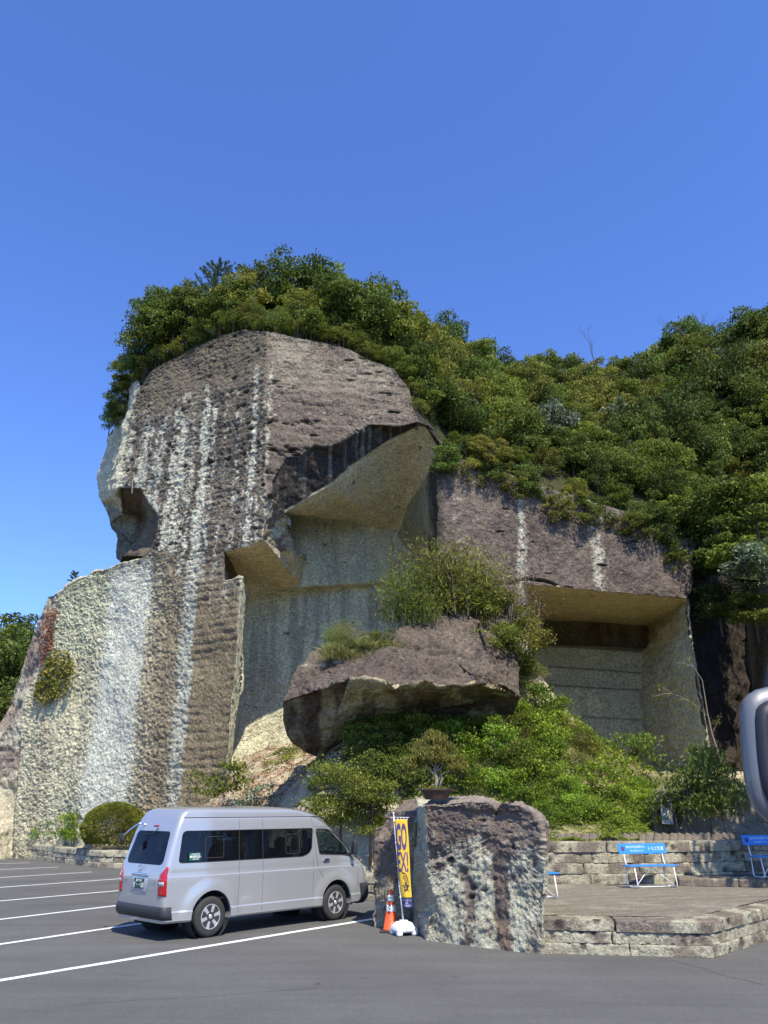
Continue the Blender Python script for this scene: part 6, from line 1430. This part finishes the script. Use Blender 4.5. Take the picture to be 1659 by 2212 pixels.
on_cloth('YA', yel, .36, .68, .845, .885); on_cloth('X', yel, .42, .66, .76, .83, .02)
on_cloth('ホームゲーム', whitet, .12, .92, .565, .60, par=low_); on_cloth('21', whitet, .30, .55, .52, .555, par=low_); on_cloth('宇都宮市', whitet, .15, .8, .475, .51, par=low_)
for z in (1.93, 1.55, 1.15, .80, .62):
    bm = bmesh.new(); box_bm(bm, lean * z + Vector((.008, -.006, 0)), (.05, .034, .016), None, .004); bm_obj('fastener', bm, whitep, stand)
for k in (.09, .15, .21, .27):
    bm = bmesh.new(); box_bm(bm, lean * 2.0 + bd * k + Vector((-.01, -.02, -.018)), (.012, .008, .05), None, .002); bm_obj('fastener', bm, whitep, stand)

# ------------------------------------------------------------------ bonsai in its tray on the rock
pp = atY(*z2(618, 340), 15.55); pot = empty('bonsai', (pp[0], pp[1], pp[2] - .02), R(10)); tag(pot, 'yellow green bonsai pine in a brown six sided tray on top of the rock pillar', 'bonsai')
V = []; Fq = []
for r, z in ((.19, 0), (.20, .02), (.27, .16), (.31, .165), (.31, .19), (.285, .19), (.26, .17), (.001, .17)):
    for j in range(8): a = j * math.pi / 4 + .39; V.append((r * 1.15 * math.cos(a), r * .8 * math.sin(a), z))
for i in range(7): Fq += [(i*8+j, i*8+(j+1) % 8, (i+1)*8+(j+1) % 8, (i+1)*8+j) for j in range(8)]
obj('tray', mesh_from('tray', V, Fq, simple('brown_glaze', (.055, .028, .02), .5)), pot)
rn = np.random.default_rng(5); mo_ = leaf_quads(np.stack([rn.normal(0, .11, 900), rn.normal(0, .08, 900), .18 + rn.random(900) * .05], 1), .03, rn, 1); obj('moss', mesh_from('moss', mo_[0], mo_[1], M['leaf_yellow'], False, cols=mo_[2]), pot)['kind'] = 'stuff'
g = Geo(); g.add(tube_geo([(-.02, 0, .17), (.02, 0, .35), (-.02, .02, .52), (.03, .02, .75), (.0, 0, .98)], [.045, .036, .028, .018, .008], 8)); g.add(tube_geo([(.05, 0, .17), (.12, .0, .38), (.10, 0, .6)], [.028, .022, .012], 6))
for q in ((-.42, .05, .62), (-.28, -.12, .72), (.38, .02, .66), (.34, -.1, .52), (-.18, .1, .92), (.2, .1, .9), (-.12, -.1, .5)): g.add(tube_geo([(.0, .01, q[2] - .15), (q[0] * .5, q[1] * .5, q[2] - .04), q], [.014, .010, .005], 5))
g.build('trunk', M['bark_pale'], pot, True); parts = []
for cx, cy, cz, s in ((-.40,.05,.64,.17),(-.25,-.12,.74,.16),(.36,.02,.68,.16),(.36,-.1,.55,.13),(-.16,.1,.94,.17),(.2,.1,.92,.17),(0,0,1.05,.17),(-.05,-.08,.85,.16),(-.48,0,.56,.11),(.48,0,.60,.12),(.1,-.1,.72,.14),(-.02,.05,1.16,.12),(-.28,.02,.86,.13)):
    n = int(2400 * s * s * 34); P = rn.normal(size=(n, 3)) * np.array([s * .55, s * .5, s * .26]) + (cx, cy, cz + .04); ax = np.array([0, 0, 1.0]); parts.append(leaf_quads(P, .060, rn, .2, .30, 0, .5 + rn.normal(0, .15), .2, axis=ax))
v, f, c = merge(parts); obj('foliage', mesh_from('foliage', v, f, M['leaf_yellow'], False, cols=c), pot)

# ------------------------------------------------------------------ clipped round shrub and planter plants
def clipped(P, rx, rz, label):
    r = empty('round_shrub', P); tag(r, label, 'shrub'); rn = np.random.default_rng(9); n = 42000; d = rn.normal(size=(n, 3)); d /= np.linalg.norm(d, axis=1)[:, None]; d = d[d[:, 2] > -.62]
    lump = 1 + (fbm(d, .28, 3, 61) - .5) * .17; rad = lump * (1 - .13 * rn.random(len(d)) ** 2); Pq = d * rad[:, None] * np.array([rx, rx * .9, rz]) + (0, 0, rz * .80)
    o = leaf_quads(Pq, .075, rn, .3, .5, 0, sstep(.3, .7, fbm(d, .12, 2, 63)), .06, axis=d * 1.0); obj('foliage', mesh_from('foliage', o[0], o[1], M['leaf_olive'], False, cols=o[2] * [.75, 1, 1]), r)
    g = Geo()
    for i in range(7): a = i * .9; g.add(tube_geo([(.1 * math.cos(a), .1 * math.sin(a), -.1), (rx * .35 * math.cos(a), rx * .35 * math.sin(a), rz * .4), (rx * .6 * math.cos(a), rx * .6 * math.sin(a), rz * .8)], [.04, .03, .015], 6))
    g.build('stem', M['bark'], r, True)
cs = atY(239, 1860, 34.2); clipped((cs[0], 34.2, .62), 1.32, .98, 'round clipped dark green shrub at the foot of the pale cliff')
for i, (x, s, k, l) in enumerate([(145*.0+ 78, .48, 'bright', 'small leafy plant leftmost in the planter'), (114, .62, 'bright', 'bushy planter plant, second from the left'), (163, .60, 'bright', 'planter plant just left of the round shrub'), (52, .32, 'solive', 'sparse seedling at the far left of the planter'), (20, .28, 'solive', 'tiny shoot at the left end of the planter'), (208, .35, 'drybush', 'dry stalks between the plants and the round shrub')]):
    Yq = float(np.interp(x, [0, 160, 300], [43.5, 37.2, 34])); q = atY(x, 1800, Yq); place(k, (q[0], Yq - .5, .72), s * 1.5, i * 1.3, l, 'plant', 'plants in the planter', 1.15)
# tree with broad leaves in front of the blade of rock
def small_tree(P, h, seed, mat, label, n=1500, leaf=.15, spread=.55, bark='bark_pale', name='small_tree', alt=.2, flat=.45, trunk=.05, blobs=14, base=.45):
    g_ = random.Random(seed); rn = np.random.default_rng(seed); g = Geo(); top = Vector((g_.uniform(-.1, .1), 0, h * .8)); md = Vector((g_.uniform(-.12, .12), 0, h * .4)); g.add(tube_geo([(0, 0, -.3), md, top], [trunk, trunk * .75, trunk * .3], 7)); parts = []
    for i in range(blobs):
        a = i * 2.4; q = Vector((math.cos(a) * h * spread * g_.uniform(.35, 1), math.sin(a) * h * spread * .7 * g_.uniform(.35, 1), h * g_.uniform(base, 1))); st = md.lerp(top, g_.random()); mm_ = st.lerp(q, .5) + Vector((0, 0, g_.uniform(-.1, .1) * h)); g.add(tube_geo([st, mm_, q], [trunk * .4, trunk * .25, .006], 5, False))
        k = n // blobs; P_ = np.array(q) + rn.normal(size=(k, 3)) * np.array([1, 1, flat]) * h * .12; parts.append(leaf_quads(P_, leaf, rn, .9, .6, .2, g_.uniform(.2, .8), alt, fold=.04))
    v, f, c = merge(parts); r = empty(name, P); tag(r, label, 'tree'); obj('trunk', mesh_from('trunk', g.V, g.F, M[bark], True), r); obj('crown', mesh_from('crown', v, f, M[mat], False, cols=c), r); return r
small_tree(atY(478,1775,29.0), 2.0, 71, 'leaf_mid', 'small broad leafed tree with pale trunk before the brown rock face', 900, .15)
small_tree(atY(548,1765,27.5), 1.0, 72, 'leaf_grey', 'low silvery bush behind the van roof', 700, .10, name='bush', base=.2)
# garden pines on the pale rock between van and pillar
small_tree(atY(735,1850,22.9), 2.3, 73, 'leaf_mid', 'crooked garden tree with layered tufts between van and rock pillar', 9500, .075, .5, 'bark', flat=.3, trunk=.05, blobs=22, base=.3, alt=.25)
small_tree(atY(800,1845,22.2), 1.75, 74, 'leaf_mid', 'lower garden tree with gnarled branches left of the rock pillar', 6500, .075, .5, 'bark', flat=.3, trunk=.045, blobs=16, base=.25, alt=.25)
small_tree(atY(1384,1700,28.5), 1.75, 75, 'leaf_bright', 'small vine wrapped tree on the right end of the mound', 1900, .09, .34, 'bark', base=.2, alt=.35)
small_tree(atY(1315,1690,28.3), 1.3, 76, 'leaf_olive', 'thin small tree with airy leaves in front of the cave', 700, .08, .5, 'bark', base=.5, alt=.3)
small_tree(atY(1352,1700,28.6), 1.0, 77, 'leaf_olive', 'twiggy sapling between the two small trees by the cave', 420, .08, .5, 'bark', base=.5, alt=.4)
# dark shrub under the ledge
for i, (x, s, l) in enumerate([(1490,1.15,'dark many stemmed bush left of the pair under the ledge'),(1545,1.25,'dark many stemmed bush right of the pair under the ledge'),(1450,.6,'small shaded bush beside the info board')]):
    place('sdark', atY(x, 1805, 21.7 + .15 * i), s, i * 2.0, l, 'shrub', 'shaded bushes under the ledge', 1.35)
# vines on the left face
def vine(name, poly, n, leaf, mat, seed, label, P0, D0, off=-.12):
    rn = np.random.default_rng(seed); x0, y0 = np.min(poly, 0); x1, y1 = np.max(poly, 0); xs = rn.uniform(x0, x1, n * 3); ys = rn.uniform(y0, y1, n * 3); k = inpoly(xs, ys, poly); xs, ys = xs[k][:n], ys[k][:n]
    Pq = np.array([onplane(x, y, P0, D0, off - .3 * rn.random()) for x, y in zip(xs, ys)]); lump = fbm(Pq, .22, 3, seed); Pq = Pq[rn.random(len(Pq)) < sstep(.42, .58, lump) * .9 + .06]
    ax = np.tile(np.array([-.35, -.6, -.7]), (len(Pq), 1)); o = leaf_quads(Pq, leaf, rn, .2, .75, 0, None, .3, axis=ax * .6); q = obj(name, mesh_from(name, o[0], o[1], M[mat], False, cols=o[2])); tag(q, label, 'vine'); return q
vine('creeping_vine', [(150,1410),(160,1450),(140,1500),(95,1524),(72,1510),(78,1470),(105,1415),(125,1400)], 3000, .15, 'leaf_olive', 81, 'green leafy vine patch on the left edge of the pale cliff', LFp, LFd, -.15)
vine('creeping_vine', [(97,1320),(122,1312),(112,1400),(86,1440),(84,1380)], 1800, .10, 'leaf_red', 82, 'reddish dry vine patch above the green one on the cliff edge', LFp, LFd, -.05)
# thin creepers crossing the sunlit back wall
g = Geo(); g_ = random.Random(3)
for i in range(26):
    x, y = g_.uniform(505, 640), g_.uniform(1440, 1640); pts = []
    for k in range(8): pts.append(onplane(x, y, BWp, BWd, -.42)); x += g_.uniform(-3, 14); y += g_.uniform(-7, 6)
    g.add(tube_geo(pts, .007, 3, False))
q = g.build('bare_creepers', M['bark']); tag(q, 'thin bare creepers crossing the sunlit alcove wall', None, None, 'stuff')
# ------------------------------------------------------------------ squared rock mass with info board by the ledge
IK = {}
for k, x, y, Y_ in [('a',1418,1830,22.2),('b',1412,1760,22.3),('c',1432,1722,22.5),('d',1478,1706,22.7),('e',1482,1760,22.4),('f',1482,1830,22.3)]: IK[k] = atY(x, y, Y_)
IK['g'] = IK['d'] + [8.5, 1.2, .05]; IK['h'] = IK['f'] + [8.5, 1.6, 0]
IK['e'] = IK['e'] + [0.0, .3, 0]
for k in 'acdgh': IK[k + '2'] = IK[k] + np.array([.3, 3.0, .1 if k in 'cdg' else 0])
IF = [('Z', ['a','b','c','d','e','f']), ('Z', ['f','e','d','g','h']), ('Z', ['c','c2','d2','d']), ('Z', ['d','d2','g2','g']), ('Z', ['a','a2','c2','c','b']), ('Z', ['g','g2','h2','h'])]
def sh_Z(P, N): g_n = fbm(P, .15, 3, 961); c = mix((.15, .125, .12), (.30, .27, .24), g_n); c = mix(c, (.40, .37, .31), sstep(.55, .7, fbm(P, .6, 3, 962)) * .5); return common(P, .14, .10, .04, 960), c
tag(obj('ledge_rock', build_rock('ledge_rock', IK, IF, .09, dict(Z=sh_Z), M['rock_near'], view='out')), 'dark squared rock ledge behind the bushes right of the mound', 'rock')
ib = atY(1443, 1780, 21.95); board = empty('info_board', (ib[0], ib[1], ib[2] + .30), R(-6)); board.rotation_euler = (R(-12), R(4), R(-6)); tag(board, 'weathered pale notice board leaning on the rock beside the dark bushes', 'sign')
bm = bmesh.new(); box_bm(bm, (0, 0, 0), (.30, .02, .62), None, .006); bm_obj('panel', bm, simple('weathered_white', (.36, .36, .33), .6, var=.2, scale=7), board)
ink = simple('notice_ink', (.03, .03, .03), .6)
text('通行禁止', .068, ink, board, face_m((0, -.0115, .255), (1, 0, 0), (0, 0, 1)), off=.0012)
text('危険', .06, ink, board, face_m((.05, -.0115, .11), (1, 0, 0), (0, 0, 1)), off=.0012)
def flat(name, pts, mat, par, y=-.0118): return obj(name, mesh_from(name, [(x, y, z) for x, z in pts], [tuple(range(len(pts)))], mat), par)
flat('printed_figure', [(.03,-.20),(.12,-.20),(.13,-.08),(.10,-.03),(.05,-.03),(.02,-.08)], simple('print_tan', (.45, .35, .2), .6), board); flat('printed_helmet', [(.01,-.03),(.13,-.03),(.11,.02),(.07,.04),(.03,.02)], simple('print_cream', (.7, .66, .5), .6), board, -.0124)
flat('printed_patch', [(-.10,-.19),(.0,-.19),(.0,-.11),(-.10,-.11)], simple('print_blue', (.12, .3, .4), .6), board); flat('printed_band', [(-.13,-.02),(-.02,.08),(-.02,.15),(-.13,.04)], simple('print_grey', (.3, .3, .29), .6), board)
# slanting kerb stones along the foot of the green bank
ks = tag(empty('bank_edging'), 'row of tilted grey stone slabs edging the bank above the terrace wall', 'edging')
sl = block_mesh('stone_slab', .19, .30, .24, 4.2, .05, .06)
for i in range(25):
    o = obj('stone_slab', sl, ks, (4.3 + i * .20, 20.62 + .04 * max(0, i - 12) + random.uniform(-.03, .03), 1.33)); o.rotation_euler = (R(-22), R(24 + random.uniform(-5, 5)), random.uniform(-.1, .1))
# old nylon rope end on the tower
g = Geo(); g.add(tube_geo([onplane(290,1020,LFp,LFd,-.2), onplane(286,1045,LFp,LFd,-.3), onplane(285,1066,LFp,LFd,-.3)], .022, 6)); q = g.build('white_pipe', M['bark_pale']); tag(q, 'short pale pipe sticking out of the tower left edge', 'pipe')

# ------------------------------------------------------------------ coach mirror reaching in from the right
mp_ = atY(1648, 1632, 2.6); mir = empty('coach_mirror', tuple(mp_), 0); tag(mir, 'large grey and black coach wing mirror at the right edge of the picture', 'mirror')
gry = simple('mirror_shell', (.13, .135, .14), .42, .1, .3, var=.03); dkp = simple('mirror_black', (.022, .021, .026), .5, var=.1)  # silver shell toned down, the shade on it is in the colour
def sect(y, pts): return [(x, y, z) for x, z in pts]
mc = np.array([(W2, 0)]); 
def mm(x, y, Y_=2.6): return (np.array(atY(x, y, Y_)) - mp_)
OUT = [(1632,1490),(1616,1500),(1607,1512),(1604,1535),(1606,1580),(1610,1630),(1616,1680),(1624,1720),(1637,1752),(1662,1775),(1700,1795),(1790,1800),(1815,1760),(1820,1540),(1790,1480),(1680,1478)]
def lay(scale, Y_, dx=0):
    cx, cy = 1712, 1640; return [tuple(mm(cx + (x - cx) * scale + dx, cy + (y - cy) * scale, 2.6) + np.array([0, Y_, 0])) for x, y in OUT]
V = []; Ls = [(.40, -.10), (.80, -.085), (.93, -.055), (.985, -.025), (1.0, 0.0), (.97, .018), (.80, .024)]; n = len(OUT); Fq = []
for s, y in Ls: V += lay(s, -y)          # shell bulges away from the driver side (forward)
for i in range(len(Ls) - 1): Fq += [(i*n+j, i*n+(j+1) % n, (i+1)*n+(j+1) % n, (i+1)*n+j) for j in range(n)]
Fq.append(tuple(range(n))[::-1]); me = fixn(mesh_from('shell', V, Fq, gry, True)); obj('shell', me, mir)
V = []; Ls = [(1.002, -.012), (1.0, .012), (.965, .045), (.90, .05), (.86, .03)]
Ls = [(.83, .015, 0), (.81, .034, 0), (.76, .05, 2), (.64, .05, 4), (.60, .03, 4)]; Fq = []
for s, y, dx in Ls: V += lay(s, -y, dx)
for i in range(len(Ls) - 1): Fq += [(i*n+j, i*n+(j+1) % n, (i+1)*n+(j+1) % n, (i+1)*n+j) for j in range(n)]
Fq.append(tuple(4*n+j for j in range(n))); obj('frame', fixn(mesh_from('frame', V, Fq, dkp, True)), mir)
mg, t_, b_ = new_mat('mirror_glass'); b_.inputs['Base Color'].default_value = (.35, .38, .4, 1); b_.inputs['Metallic'].default_value = 1; b_.inputs['Roughness'].default_value = .03
for (x0, x1, y0, y1) in ((1662,1790,1520,1612), (1666,1790,1630,1770)):
    pl2 = roundpoly([(x0, y0), (x1, y0), (x1, y1), (x0, y1)], 12); V = [tuple(mm(x, y) + np.array([0, -.052, 0])) for x, y in pl2] + [tuple(mm(x, y) + np.array([0, -.03, 0])) for x, y in pl2]; k = len(pl2)
    obj('mirror_glass', fixn(mesh_from('mirror_glass', V, [tuple(range(k)), tuple(range(k, 2*k))[::-1]] + [(i, (i+1) % k, k+(i+1) % k, k+i) for i in range(k)], mg)), mir)
g = Geo(); g.add(tube_geo([mm(1720,1490), mm(1690,1478) + [0, .03, 0], mm(1700,1452) + [0, .05, 0], mm(1800,1400) + [0, .1, 0], mm(1950,1390) + [0, .1, 0]], [.05, .055, .05, .045, .045], 12)); g.build('arm', dkp, mir, True)
print('tris', sum(len(o.data.polygons) for o in bpy.data.objects if o.type=='MESH'))
